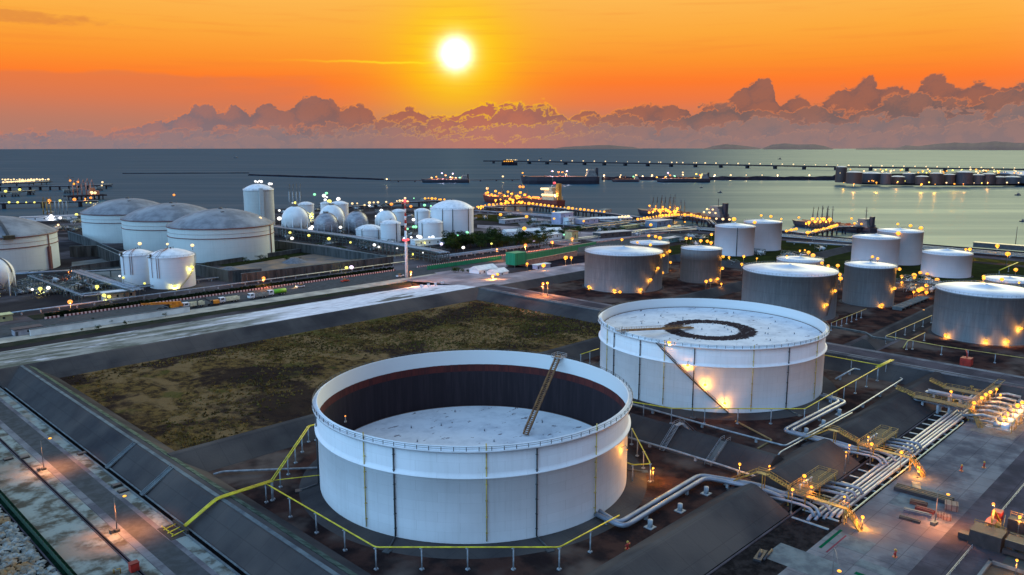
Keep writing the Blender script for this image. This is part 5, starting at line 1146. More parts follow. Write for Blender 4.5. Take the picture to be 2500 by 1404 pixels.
t = thing('scrap_heap', 'small dark scrap of pipe on the lower plaza', 'scrap', tuple(G3(1858, 1357)), .2); b = MB(); b.box(-3, -.8, 0, 2.2, .9, .5); b.tube([(-2, -1.2, .4), (3.4, -1.5, .4)], .3, 6); b.tube([(-1.5, 0, .7), (1.2, .2, .7)], .35, 6); obj('pieces', b, sb, t)
t = thing('wood_pallets', 'small pale pallets on the yard, just above the beam pile', 'pallets', tuple(G3(2237, 1187)), .4); b = MB()
for i in range(4): b.box(-1.5+i*.8, -1, .1+i*.12, -.6+i*.8, 1, .2+i*.12)
obj('boards', b, mat('pale_wood', srgb(206, 176, 136), srgb(160, 130, 96), .8, .8), t)
def hydrant(u, v, label):
    t = thing('hydrant', label, 'hydrant', tuple(G3(u, v))); b = MB(); b.tube([(0, 0, 0), (0, 0, 1.6)], .22, 8); b.tube([(-.9, 0, 1.1), (.9, 0, 1.1)], .16, 6); b.box(-.5, -.5, 0, .5, .5, .12); obj('body', b, redp, t); b = MB(); b.ball((0, 0, 1.7), .3, 8, 6); obj('cap', b, yst, t)
    b = MB(); b.tube([(1.2, .2, 0), (1.2, .2, 1.0)], .06, 5); b.tube([(-1.3, -.3, 0), (-1.3, -.3, 1.0)], .06, 5); obj('bollards', b, yst, t)
hydrant(2402, 1142, 'red hydrant standing in the middle of the far plaza'); hydrant(2185, 1360, 'red hydrant near the green painted slab'); hydrant(2347, 1150, 'tiny red hydrant left of the one in mid plaza')
hydrant(1532, 1340, 'red hydrant on the floor of the nearest cell')
t = thing('fire_cabinet', 'red box cabinet on the verge by the thin ditch', 'cabinet', tuple(G3(328, 1394)), 0); b = MB(); b.box(-.9, -.7, .1, .9, .7, 1.9); obj('box', b, redp, t); b = MB(); b.box(-1.0, -.8, 1.9, 1.0, .8, 2.05); obj('lid', b, mat('red_dark', srgb(120, 40, 34), None, .5, .7), t)
b = MB(); b.tube([(-2.5, 1, 0), (-2.5, 1, 1.2), (-3.2, 1.2, 1.2)], .15, 6); b.tube([(-3.5, 2, 0), (-3.5, 2, 1.0)], .2, 6); obj('standpipe', b, yst, t)
for k, (u, v) in enumerate(((285, 1188), (300, 1200), (200, 1108), (20, 1122), (60, 1118))):
    t = thing('manhole', ('dark manhole box beside the road between the arm lamps', 'small dark inlet box at the dike foot', 'dark inlet cover near the top of the verge', 'rusty cover on the verge, leftmost', 'rusty cover on the verge, right of the leftmost')[k], 'manhole', tuple(G3(u, v))); b = MB(); b.box(-1.2, -.9, 0, 1.2, .9, .35+.3*(k == 0)); obj('box', b, MATS['pit_dark'], t); b = MB(); b.box(-1.0, -.7, .36+.3*(k == 0), 1.0, .7, .42+.3*(k == 0)); obj('grate', b, darkst, t)

# ------------------------------------------------------------------ machinery and pits at the lower right corner
t = thing('loading_machine', 'red and yellow lit machine at the end of the dark conveyor, lower right', 'machine', (200, 40, GZ))
b = MB(); b.box(-4, -1.5, 0, 1, 5, 3.6); b.box(-3, 5, .2, -1, 7.5, 1.6); b.box(1, 0, 0, 4.5, 4, 2.4); obj('housing', b, mat('machine_dark', srgb(44, 40, 44), srgb(30, 28, 32), .6, .7), t)
b = MB(); b.box(1.5, 1.4, 3.8, 5.0, 3.4, 4.0); b.box(8, 1.5, 2.0, 10.5, 3.6, 4.4); obj('red_canopy', b, redp, t)
b = MB(); b.tube([(2, 2, 2.4), (2, 2, 5), (5, 2.4, 6), (6, 1, 3)], .28, 6); b.tube([(3, 3, 2), (5.5, 3, 4)], .3, 6); rails(b, [(0, -1.5, 3.6), (0, 5, 3.6)]); rails(b, [(4, 0, 2.5), (10, 1, 2.5)]); b.ball((4, 1.2, 3.2), .8, 8, 6); obj('yellow_arms', b, yst, t)
point(t, (4, 2.5, 7.5), 'orange', 900, .3); b = MB(); b.ball((4, 2.5, 7.9), .35, 8, 6); obj('lamp_head', b, EM['orange'], t)
t = thing('conveyor', 'dark covered conveyor running right from the red machine', 'conveyor', (199, 38, GZ)); b = MB()
b.box(-2, -60, 1.6, 2, 0, 3.2); b.box(-3.6, -60, .6, -2.6, 0, 1.5); obj('trough', b, MATS['machine_dark'], t)
b = MB()
for i in range(14): b.box(-2.2, -4*i-2, 0, 2.2, -4*i-1.6, 1.6)
for xx in (-2.3, 2.2): b.beam((xx, 0, 3.4), (xx, -60, 3.4), .14)
obj('trestles', b, darkst, t)
t = thing('beam_bridge', 'deep dark girder beyond the conveyor, yellow lamp on it', 'girder', (209, 38, GZ)); b = MB(); b.box(-1.2, -60, 1.0, 1.2, 2, 3.8); 
for i in range(15): b.box(-1.35, -4*i, 1.0, 1.35, -4*i+.25, 3.85)
obj('girder', b, MATS['machine_dark'], t); b = MB(); rails(b, [(1.2, 2, 3.8), (1.2, -40, 3.8)]); obj('railing', b, yst, t)
lamps([(2490, 1262, None, 5, 1500), (2483, 1368, None, 4, 800)], 'amber lamp over the dark girders in the lower right corner', 'lamps at the lower right corner', h=5)
b = MB()
for x0, y0, x1, y1 in ((150, 38.5, 190, 39.2), (150, 30, 190, 30.6), (189.4, 30, 190, 39.2), (214, 39.0, 300, 39.6), (214, 30, 300, 30.6), (214, 30, 214.6, 39.6)): b.box(x0, y0, GZ-.1, x1, y1, GZ+.75)
struct('pit_wall', b, capc)
sheet('pit_water', 150, 30.6, 189.4, 38.5, GZ+.1, MATS['pit_dark']); sheet('pit_water', 214.6, 30.6, 300, 39, GZ+.1, MATS['pit_dark']); sheet('pit_slab', 190.5, 28, 213, 37, GZ+.09, mat('teal_concrete', srgb(96, 104, 104), srgb(80, 88, 88), .2, .9, world=True))
b = MB(); rails(b, [(214, 43.6, GZ), (300, 43.6, GZ)], h=1.1, posts=3); rails(b, [(150, 43.6, GZ), (194, 43.6, GZ)], h=1.1, posts=3); tag(obj('handrail_fence', b, galv), 'thin grey handrail along the edge of the lower right pit', 'railing')
# red fire monitor on far road and yellow valves by it, small cabin at the road corner
t = thing('small_cabin', 'small pale cabin with a maroon roof at the end of the front dike', 'cabin', tuple(G3(2372, 922)), 0); b = MB(); b.box(-2.2, -4, 0, 2.2, 4, 2.4); obj('walls', b, mat('cabin_grey', srgb(140, 138, 148), srgb(120, 118, 128), .5, .7), t); b = MB(); b.box(-2.5, -1, 2.4, 2.5, 4.3, 2.7); b.box(-2.5, -4.3, 2.4, 2.5, -1, 2.6); obj('roof', b, MAR, t); b = MB(); b.box(-2.26, -2.6, .2, -2.2, -1.4, 2.1); obj('door', b, white, t)
t = thing('fire_monitor', 'dark red fire monitor on the bank left of the very wide tank', 'fire monitor', tuple(G3(2360, 880, 1)), 0); b = MB(); b.box(-2, -2, -2, 2, 2, 1.2); b.tube([(0, 0, 1), (0, 0, 3), (1.5, 1, 4)], .3, 6); obj('body', b, redp, t)
# ------------------------------------------------------------------ the long road with the striped kerb, and what stands on it
sheet('road', -420, 433, 700, 463, GZ+0.05, asph)
sheet('verge', -420, 420.5, 372, 433, GZ+0.04, mat('pale_track', srgb(168, 162, 152), srgb(134, 130, 124), .12, .95, world=True, keep=True, detail=9))
sheet('grass_strip', -420, 411, 372, 420.5, GZ+0.035, mat('strip_grass', srgb(52, 60, 50), srgb(72, 70, 62), .15, .95, world=True, bump=.5, detail=8))
sheet('hedge_strip', 116, 465, 352, 480, GZ+.045, MATS['strip_grass'])
m_, nt_, p_ = new_mat('striped_kerb_paint'); tcn = nt_.nodes.new('ShaderNodeTexCoord'); x_, y_, z_ = nx_sep(nt_, tcn.outputs['Object'])
fr = (x_/2.0).f('FRACT'); nt_.links.new(nx_mix(nt_, (fr-.5).smooth(-.03, .03), srgb(226, 190, 186), srgb(96, 34, 38)), p_.inputs['Base Color']); p_.inputs['Roughness'].default_value = .6
def striped(x0, x1, y, l):
    b = MB(); b.box(0, -.25, 0, x1-x0, .25, 1.0); o = obj('striped_kerb', b, m_, None, (x0, y, GZ)); tag(o, l, 'kerb')
striped(120.5, 127.5, 464, 'short piece of red and white striped barrier left of the amber post lamp'); striped(130, 350, 464, 'long red and white striped barrier along the road from the post lamp to the mast'); striped(370, 700, 463.5, 'red and white striped barrier along the road beyond the mast')
# clipped hedge behind the kerb
hg = mat('hedge_leaf', srgb(42, 56, 34), srgb(24, 34, 24), .6, 1.0, world=True, bump=.8, bscale=2, detail=8)
b = MB(); rnd = random.Random(11)
for i in range(3600):
    x = rnd.uniform(122, 350); y = rnd.uniform(465.5, 469.5); z = rnd.uniform(-.9, .9); s = rnd.uniform(.3, .7); a = rnd.uniform(0, 3.14); c_ = rnd.uniform(-.4, .6)
    b.add([(x-s*cos(a), y-s*sin(a), z), (x+s*cos(a), y+s*sin(a), z), (x+s*cos(a)+c_, y+s*sin(a), z+s), (x-s*cos(a)+c_, y-s*sin(a), z+s)], [(0, 1, 2, 3)])
b.box(122, 466.2, -1, 350, 468.8, .4); tag(obj('hedge', b, hg), 'long dark clipped hedge behind the striped barrier', 'hedge')
# long white wall at the left
t = thing('boundary_wall', 'long plain pale wall beside the road at the left', 'wall', (104, 427.5, GZ)); b = MB(); b.box(0, -.4, 0, 78, .4, 3.2); obj('wall', b, mat('pale_wall', srgb(214, 222, 222), srgb(190, 198, 200), .15, .8, bump=.1), t); b = MB(); b.box(-.1, -.6, 3.2, 78.1, .6, 3.45); obj('coping', b, capc, t)
# small buildings on the left
def house(x, y, w, d, h, label, wallm, roofm, rz=0, pitch=1.2, win=0, name='building', cat='building', door=True):
    t = thing(name, label, cat, (x, y, GZ), rz); b = MB(); b.box(-w/2, -d/2, 0, w/2, d/2, h); wl = obj('wall', b, wallm, t)
    b = MB(); e = .5
    if pitch > 0: b.add([(-w/2-e, -d/2-e, h), (w/2+e, -d/2-e, h), (w/2+e, 0, h+pitch), (-w/2-e, 0, h+pitch), (-w/2-e, d/2+e, h), (w/2+e, d/2+e, h)], [(0, 1, 2, 3), (3, 2, 5, 4), (0, 3, 4), (1, 5, 2), (0, 4, 5, 1)])
    else: b.box(-w/2-e, -d/2-e, h, w/2+e, d/2+e, h+.35)
    obj('roof', b, roofm, t)
    for i in range(win):
        xx = -w/2+w*(i+.7)/(win+.4); b = MB(); b.box(xx-.6, -d/2-.06, h*.4, xx+.6, -d/2-.01, h*.75); obj('window', b, mat('window_dark', srgb(44, 50, 60), srgb(30, 34, 42), .5, .2), t)
    if door: b = MB(); b.box(-w/2+.4, -d/2-.07, 0, -w/2+1.5, -d/2-.01, 2.1); obj('door', b, darkst, t)
    return t
grw = mat('grey_block', srgb(150, 150, 160), srgb(128, 128, 138), .3, .8); crm = mat('cream_wall', srgb(176, 176, 130), srgb(150, 150, 112), .4, .8); blr = mat('blue_grey_roof', srgb(150, 158, 172), srgb(128, 136, 150), .3, .6); whr = mat('whitish_roof', srgb(206, 210, 216), srgb(180, 186, 194), .3, .6)
house(104.5, 434, 12, 5, 3, 'low grey block building between the road and the pale wall, left', grw, mat('dark_roof', srgb(66, 56, 62), srgb(52, 46, 50), .4, .8), pitch=0, win=1)
house(88, 474, 14, 6, 3.2, 'open cream shelter at the far left of the road', crm, crm, pitch=0, win=3); house(104, 476, 8, 6, 3.2, 'smaller cream shelter right of the open one', crm, crm, pitch=0, win=1)
x, y = G(282, 733); house(x+3, y+3, 17, 8, 4.5, 'pale control hut by the pipe yard, lamps at its left', mat('pale_hut', srgb(176, 182, 176), srgb(150, 156, 152), .4, .7), whr, pitch=0, win=4)
# the two white huts near the junction
x, y = G(1182, 671); house(x+4, y+5, 18, 10, 3.6, 'wide white hut with a pitched roof by the green screen', WS, whr, rz=0.0, pitch=2.6, win=2)
x, y = G(1215, 678); house(x+4, y+4, 12, 9, 3.4, 'smaller white hut right of the wide one, lit by an amber lamp', WS, whr, rz=0.0, pitch=2.4, win=1)
# green screens
gm = mat('green_sheet', srgb(0, 132, 90), srgb(0, 108, 76), .2, .6, stretch=(4, 4, .1)); pk = mat('pink_wall', srgb(160, 128, 120), srgb(130, 104, 100), .3, .8)
t = thing('screen_wall', 'low green sheet wall along the road, left of the tall green box', 'wall', (368, 449, GZ)); b = MB(); b.box(0, -.2, .2, 76, .2, 3.1); obj('sheeting', b, gm, t); b = MB()
for i in range(20): b.box(i*4-.1, .2, 0, i*4+.1, .5, 2.4)
tag(obj('posts', b, darkst, t), kind='stuff')
t = thing('screen_tower', 'tall green sheet box at the start of the raised green screen', 'screen', (420, 409.5, GZ)); b = MB(); b.box(-.5, .2, 2, 12, 10, 11); obj('sheeting', b, gm, t)
b = MB(); 
for xx, yy in ((0, 1), (11, 1), (0, 9), (11, 9)): b.box(xx-.3, yy-.3, 0, xx+.3, yy+.3, 2)
obj('legs', b, darkst, t)
t = thing('screen_wall', 'raised bright green screen over the pink walled shed', 'wall', (432, 411.5, GZ)); b = MB(); M = Matrix.Rotation(atan2(8, 70), 4, 'Z'); b.box(0, -.3, 4.6, 72, .3, 9.2, M); obj('sheeting', b, gm, t); b = MB(); b.box(0, .5, 0, 72, 7, 4.0, M); obj('shed', b, pk, t); b = MB(); b.box(70, -.4, 7.0, 100, .4, 9.0, M); obj('end_sheet', b, gm, t)
# mast
x, y = G(993, 677); t = thing('radio_mast', 'tall red and white banded mast with a thick white lower pole', 'mast', (x, y, GZ)); H = 56
_, yt = 0, 0
lo, hi = 20, 90
for _ in range(40):
    mid = (lo+hi)/2
    if proj(x, y, mid)[1] > 492: lo = mid
    else: hi = mid
H = lo-GZ
b = MB(); b.tube([(0, 0, 0), (0, 0, H*.62)], [1.1, .8], 12); obj('pole', b, white, t)
for i in range(8):
    z0 = H*.62+i*H*.0475; b = MB(); b.tube([(0, 0, z0), (0, 0, z0+H*.0475)], [.8-.03*i, .77-.03*i], 10); obj('band', b, redp if i % 2 == 0 else white, t)
b = MB(); b.lathe([(1.2, H*.5-.6), (2.4, H*.5-.6), (2.4, H*.5+.5), (1.2, H*.5+.5)], 12); obj('beacon_ring', b, EM['red'], t); b = MB(); b.ball((0, 0, H+.4), 1.1, 10, 8); obj('beacon', b, EM['red'], t)
b = MB(); b.lathe([(2.6, H*.97), (2.6, H*.97+.2), (1.0, H*.97+.2)], 12); arc_rail(b, 2.6, H*.97, 8, hh=1.1, t=.12, w=.07); obj('top_gallery', b, redp, t)
# pipes beside the road
gp2 = 'long pipes beside the striped road'
for k, (yy, z, x0, x1, r, l) in enumerate(((485, .8, 92, 378, .5, 'silver pipe running just behind the hedge'), (515, 1.0, 150, 402, .5, 'upper silver pipe on low supports, farther from the road'), (519, 1.0, 150, 402, .35, 'thin dark pipe beside the upper silver one'), (482, .8, 405, 760, .6, 'silver pipe beyond the mast, nearer the road'), (486, 1.2, 405, 760, .6, 'silver pipe beyond the mast, farther from the road'), (490, 1.0, 405, 700, .4, 'thin pipe beyond the mast, farthest from the road'))):
    pipe_thing(l, [(x0, yy, z), (x1, yy, z)], r, galv if k != 2 else darkst, group=gp2, support=(9, GZ), n=6)
# trucks, crane, excavator, cars
tyre = mat('tyre', srgb(34, 34, 36), srgb(26, 26, 28), 1, .9); glass = mat('cab_glass', srgb(40, 52, 66), srgb(30, 40, 52), .6, .15)
def wheels(t, xs, w=1.1, r=.55, n=None):
    for x in xs:
        for s in (-1, 1):
            b = MB(); b.tube([(0, -.2, 0), (0, .2, 0)], r, 12); o = obj('wheel', b, tyre, t, (x, s*w, r)); b = MB(); b.tube([(0, -.22, 0), (0, .22, 0)], r*.45, 8); obj('rim', b, galv, o)
def truck(u, v, label, body, kind):
    x, y = G(u, v); t = thing('truck', label, 'truck', (x, y+1.4, GZ+.05), pi, 'trucks parked by the road'); wheels(t, (3.2, -1.4, -2.8))
    b = MB(); b.box(2.2, -1.2, .8, 4.4, 1.2, 3.1); b.add([(4.4, -1.2, .8), (4.7, -1.15, .9), (4.7, 1.15, .9), (4.4, 1.2, .8), (4.4, -1.2, 2.9), (4.65, -1.1, 2.0), (4.65, 1.1, 2.0), (4.4, 1.2, 2.9)], [(0, 1, 2, 3), (1, 5, 6, 2), (4, 7, 6, 5), (0, 4, 5, 1), (3, 2, 6, 7)]); obj('cab', b, white, t)
    b = MB(); b.box(4.42, -1.0, 2.0, 4.68, 1.0, 2.85); b.box(2.8, -1.24, 2.0, 4.1, 1.24, 2.8); obj('windows', b, glass, t)
    b = MB(); b.box(-4.2, -.9, .6, 4.3, .9, .95); obj('chassis', b, darkst, t)
    b = MB()
    if kind == 'tank': b.tube([(-4.2, 0, 2.0), (1.9, 0, 2.0)], 1.15, 14)
    else:
        b.box(-4.3, -1.25, 1.0, 1.9, 1.25, 1.15); b.box(-4.3, -1.25, 1.1, 1.9, -1.15, 2.6+.2*(kind == 'tall')); b.box(-4.3, 1.15, 1.1, 1.9, 1.25, 2.6+.2*(kind == 'tall')); b.box(1.8, -1.25, 1.1, 1.95, 1.25, 2.9); b.box(-4.35, -1.25, 1.1, -4.25, 1.25, 2.5)
        for i in range(6): b.box(-4.2+i*1.15, -1.3, 1.1, -4.1+i*1.15, 1.3, 2.55)
    obj('tank_body' if kind == 'tank' else 'tipper_body', b, body, t); t.scale = (1.35, 1.2, 1.15); return t
cream = mat('cream_body', srgb(226, 222, 196), srgb(196, 188, 156), .8, .6)
truck(476, 752, 'white truck with a cream tipper body, right of the orange crane', cream, 'tall'); truck(563, 739, 'cream tipper truck right of the excavator', cream, 'tall'); truck(634, 729, 'white cabbed tipper truck just left of the green tanker', mat('grey_body', srgb(150, 152, 148), srgb(110, 112, 108), .8, .6), 'low'); truck(680, 721, 'truck with a bright green tank, rightmost of the parked trucks', mat('lime_tank', srgb(110, 176, 30), srgb(84, 144, 24), .5, .5), 'tank')
org = mat('machine_orange', srgb(214, 132, 24), srgb(170, 98, 22), .6, .6)
x, y = G(420, 762); t = thing('mobile_crane', 'orange wheeled crane with its boom lowered to the left', 'crane', (x, y+1.6, GZ+.05), pi); wheels(t, (4.3, -4.0), w=1.6, r=1.15)
b = MB(); b.box(-5.5, -1.3, 1.0, 5.8, 1.3, 1.9); b.box(-5.8, -1.6, .5, -4.8, 1.6, 1.4); obj('carrier', b, tyre, t); b = MB(); b.box(-5.2, -1.6, 1.9, 0.2, 1.5, 3.4); b.box(-4.6, -1.2, 3.4, -1.0, 1.2, 4.1); obj('upper_works', b, org, t); b = MB(); b.beam((-4.5, .6, 3.8), (9.0, .6, 5.0), .9, 1.0); b.beam((9.0, .6, 5.0), (13.0, .6, 5.4), .6, .7); obj('boom', b, org, t); b = MB(); b.box(.4, -1.7, 1.9, 2.4, -.3, 3.6); obj('operator_cab', b, glass, t); b = MB(); b.beam((1, .6, 2.2), (5.5, .6, 4.4), .3); obj('ram', b, galv, t); t.scale = (1.2, 1.2, 1.2)
x, y = G(524, 747); t = thing('excavator', 'small orange excavator with a folded dark arm between two trucks', 'excavator', (x, y+1.2, GZ+.05), pi); b = MB()
for s in (-1, 1): b.box(-2.2, s*1.2-.35, 0, 2.2, s*1.2+.35, .95)
obj('tracks', b, tyre, t); b = MB(); b.box(-2.6, -1.3, 1.1, .8, 1.3, 2.6); obj('body', b, org, t); b = MB(); b.box(.6, .2, 1.1, 2.0, 1.3, 3.0); obj('cab', b, glass, t); b = MB(); b.beam((.8, -.4, 1.8), (4.6, -.4, 4.6), .5, .6); b.beam((4.6, -.4, 4.6), (7.6, -.4, 3.4), .4, .5); b.beam((7.6, -.4, 3.4), (7.4, -.4, .8), .35); b.box(6.6, -1, .1, 7.8, .2, 1.0); obj('arm', b, darkst, t); t.scale = (1.2, 1.2, 1.15)
def car(u, v, label, m, rz=0.0, lights=True):
    x, y = G(u, v); t = thing('car', label, 'car', (x, y, GZ+.06), rz); wheels(t, (1.35, -1.35), w=.8, r=.33); b = MB(); b.box(-2.2, -.9, .35, 2.2, .9, .95); obj('body', b, m, t); b = MB(); b.add([(-1.9, -.85, .95), (1.3, -.85, .95), (1.3, .85, .95), (-1.9, .85, .95), (-1.4, -.72, 1.55), (.6, -.72, 1.55), (.6, .72, 1.55), (-1.4, .72, 1.55)], [(0, 1, 5, 4), (1, 2, 6, 5), (2, 3, 7, 6), (3, 0, 4, 7), (4, 5, 6, 7)]); obj('cabin', b, glass, t)
    if lights:
        for s in (-.6, .6): b = MB(); b.ball((2.25, s, .7), .28, 8, 6); obj('headlight', b, EM['peach'], t)
        point(t, (3.4, 0, .8), 'peach', 260, .2)
    t.scale = (1.25, 1.25, 1.25)
car(733, 702, 'lone car with lit headlamps on the long road', white, pi); car(842, 688, 'dark car on the road, left of the mast', redp, 0, False); car(977, 676, 'white pickup parked at the foot of the mast', white, 0, False)
for k, (u, l) in enumerate(((1029, 'white sail-like sign, leftmost of four'), (1046, 'white sail-like sign, second of four'), (1063, 'white sail-like sign, third of four'), (1080, 'white sail-like sign, rightmost of four'))):
    t = thing('marker_board', l, 'marker', tuple(G3(u, 703-k*2.5, 1.3)), -.3); b = MB(); b.tube([(0, 0, -.8), (0, 0, .8)], .12, 6); obj('post', b, galv, t); b = MB(); b.box(-.9, -.06, .5, .9, .06, 2.2); obj('board', b, white, t)

# ------------------------------------------------------------------ walls and racks of the gas terminal at the left
wallc = mat('stained_concrete', srgb(84, 86, 88), srgb(56, 58, 60), .25, .9, bump=.2, stretch=(1, 1, .15), world=True, keep=True, detail=8); slab = mat('tank_yard_floor', srgb(116, 120, 122), srgb(92, 96, 98), .05, .9, world=True, keep=True, detail=8)
def wall(label, lst, h, th=.8, z=GZ, butt=True, name='concrete_wall'):
    pts = [G3(u, v, z) for u, v in lst]; t = thing(name, label, 'wall', pts[0]); b = MB(); o0 = pts[0]; c_ = MB(); r_ = MB()
    for p, q in zip(pts, pts[1:]):
        p = p-o0; q = q-o0; b.beam(p+Vector((0, 0, h/2)), q+Vector((0, 0, h/2)), th, h); c_.beam(p+Vector((0, 0, h+.1)), q+Vector((0, 0, h+.1)), th+.3, .2)
        if butt:
            n = max(1, int((q-p).length/7))
            for i in range(n): w = p.lerp(q, (i+.5)/n); r_.box(w.x-.4, w.y-1.2, 0, w.x+.4, w.y+1.2, h*.85)
    obj('wall', b, wallc, t); obj('coping', c_, capc, t)
    if r_.v: tag(obj('buttresses', r_, wallc, t), kind='stuff')
    return t
sheetp('yard_floor', [G(175, 640), G(300, 625), G(300, 690), G(175, 690)], GZ+.03, slab); sheetp('yard_floor', [G(478, 662), G(850, 608), G(960, 640), G(640, 686)], GZ+.03, mat('sandy_yard', srgb(136, 114, 96), srgb(94, 90, 90), .06, .95, world=True, keep=True, detail=8, c3=srgb(120, 116, 120)))
sheetp('lawn', [G(480, 640), G(800, 590), G(850, 605), G(560, 652)], GZ+.035, mat('dark_lawn', srgb(58, 66, 36), srgb(46, 50, 34), .1, .95, world=True))
wall('dark concrete wall behind the light yard floor, left of the domed pair', [(172, 628), (240, 626), (300, 655)], 9); wall('stained wall running right from the domed pair to the silver pipe', [(478, 672), (560, 690), (640, 684)], 8); wall('buttressed wall in front of the sandy yard, along the silver pipe', [(590, 694), (960, 648)], 7); wall('low wall along the left pipe yard', [(175, 668), (300, 650)], 5, butt=False)
wall('pale retaining wall below the front huge tank', [(500, 652), (760, 612), (830, 600)], 3.2, butt=False); wall('long grey bund wall under the elevated pipe rack', [(668, 606), (800, 625), (945, 648)], 7, butt=False); wall('wall behind the row of huge tanks at the left', [(168, 585), (210, 600), (296, 640)], 8, butt=False)
def rack(label, lst, z, w, pipes, r, sp=12, m=galv, legs=True, name='pipe_rack'):
    pts = [G3(u, v, z) for u, v in lst]; o0 = Vector((pts[0].x, pts[0].y, GZ)); t = thing(name, label, 'pipe rack', o0); P = [p-o0 for p in pts]
    for k in range(pipes):
        b = MB(); off = (k-(pipes-1)/2)*w/max(1, pipes-1) if pipes > 1 else 0; b.tube(shift(P, 1, off), r, 6); obj('pipe', b, m if k % 2 == 0 else pipep, t)
    b = MB()
    for e in (-1, 1):
        s = shift(P, 1, e*w*.6)
        for p, q in zip(s, s[1:]): b.beam(p-Vector((0, 0, r+.2)), q-Vector((0, 0, r+.2)), .35, .5); b.beam(p+Vector((0, 0, 1.6)), q+Vector((0, 0, 1.6)), .12)
    obj('girder', b, MATS['rack_green'], t); b = MB()
    for p, q in zip(P, P[1:]):
        L = (q-p).length; n = max(1, int(L/sp)); d = (q-p).normalized(); s = Vector((-d.y, d.x, 0))*w*.6
        for i in range(n):
            c = p.lerp(q, (i+.5)/n)
            for e in (-1, 1): b.box(c.x+s.x*e-.25, c.y+s.y*e-.25, 0, c.x+s.x*e+.25, c.y+s.y*e+.25, c.z-r)
            b.beam(c-s-Vector((0, 0, r+.3)), c+s-Vector((0, 0, r+.3)), .4)
    if w >= 7:
        for zz in (.35, .62):
            for e in (-1, 1):
                s_ = shift(P, 1, e*w*.6)
                for p, q in zip(s_, s_[1:]): b.beam(Vector((p.x, p.y, p.z*zz)), Vector((q.x, q.y, q.z*zz)), .22, .35)
    if legs: tag(obj('trestle_legs', b, MATS['rack_green'], t), kind='stuff')
    return t
mat('rack_green', srgb(74, 86, 88), srgb(54, 64, 66), .5, .8)
rack('long elevated pipe rack running from behind the huge tank to the mast', [(668, 552), (860, 577), (1062, 611)], 8, 7, 6, .5, sp=6)
rack('lower rack of pipes and a dark bund beside the elevated one', [(680, 588), (808, 603), (945, 629)], 4, 4, 3, .4, m=darkst)
rack('tall end frame of the elevated rack where it turns down by the trees', [(1062, 611), (1087, 617)], 8, 7, 4, .5, sp=4)
rack('bright double pipe rack sloping down to the right in the left pipe yard', [(185, 660), (260, 685), (338, 708)], 5, 5, 4, .55)
rack('pipe rack in front of the cut-off huge tank at the left', [(40, 668), (170, 660)], 5, 3, 3, .4, m=pipep); rack('thin green pipe crossing the left pipe yard diagonally', [(70, 672), (205, 722)], 4, 1.2, 2, .25); rack('thin pipe bridge from the left pipe yard to the control hut', [(205, 722), (335, 708)], 4, 1.0, 2, .22)
rack('rack of pipes between the domed pair and the light yard floor', [(175, 664), (300, 657)], 4, 2.5, 3, .3)
for (a0, a1, yy, l) in ((420, 760, 545, 'long low pipe rack crossing behind the trees'), (600, 770, 560, 'pipe track nearer the middle jetty')):
    pipe_thing(l, [(a0, yy, 1), (a1, yy, 1)], .6, darkst, support=(12, GZ), n=6)
for k in range(5):
    xx = 742+k*4.5; pipe_thing(('innermost', 'second', 'middle', 'fourth', 'outermost')[k]+' shore pipe running along the waterfront', [(xx, 60, .6), (xx, 760, .6)], .7 if k % 2 else .5, (galv, darkst)[k % 2], group='shore pipes along the waterfront', n=6, support=(40, GZ))
sheet('shore_road', 722, -200, 736, 800, GZ+.05, conc2); sheet('shore_verge', 764, -200, 786, 640, GZ+.04, mat('shore_dark', srgb(60, 62, 70), srgb(44, 46, 54), .1, .9, world=True))
for (p, q, w) in (((520, 470), (720, 700), 10), ((600, 480), (735, 560), 9), ((470, 560), (735, 640), 12), ((430, 600), (735, 760), 9), ((560, 700), (735, 780), 8)):
    d = Vector((q[0]-p[0], q[1]-p[1])).normalized(); s = Vector((-d.y, d.x))*w/2; sheetp('yard_road', [(p[0]+s.x, p[1]+s.y), (p[0]-s.x, p[1]-s.y), (q[0]-s.x, q[1]-s.y), (q[0]+s.x, q[1]+s.y)][::-1], GZ+.03+.003*w, conc)
sheet('lawn', 660, 590, 720, 760, GZ+.035, MATS['dark_lawn']); sheet('lawn', 640, 250, 735, 420, GZ+.036, MATS['dark_lawn']); sheet('lawn', 560, 330, 640, 400, GZ+.037, MATS['dark_lawn']); sheet('lawn', 700, 60, 735, 250, GZ+.0375, mat('yellow_lawn', srgb(92, 90, 44), srgb(64, 64, 38), .1, .95, world=True))
sheet('dark_yard', 425, 375, 520, 418, GZ+.03, mat('yard_dark', srgb(58, 54, 64), srgb(44, 42, 50), .1, .95, world=True))
jp_ = MATS['junction_pave']
for k_, q_ in enumerate(([(1165, 549), (1330, 556), (1520, 578), (1440, 588), (1300, 567), (1165, 556)], [(1165, 566), (1260, 570), (1420, 592), (1380, 600), (1250, 580), (1165, 572)], [(1340, 566), (1480, 566), (1560, 560), (1600, 575), (1450, 590)], [(1230, 528), (1500, 545), (1500, 552), (1230, 534)], [(1140, 655), (1240, 640), (1240, 652), (1160, 664), (1080, 672), (1060, 666)])): sheetp('yard_pave', [G(*p_) for p_ in q_][::-1], GZ+.052+.004*k_, jp_)
sheetp('lawn', [G(1165, 522), G(1300, 530), G(1300, 540), G(1165, 538)][::-1], GZ+.075, MATS['dark_lawn'])
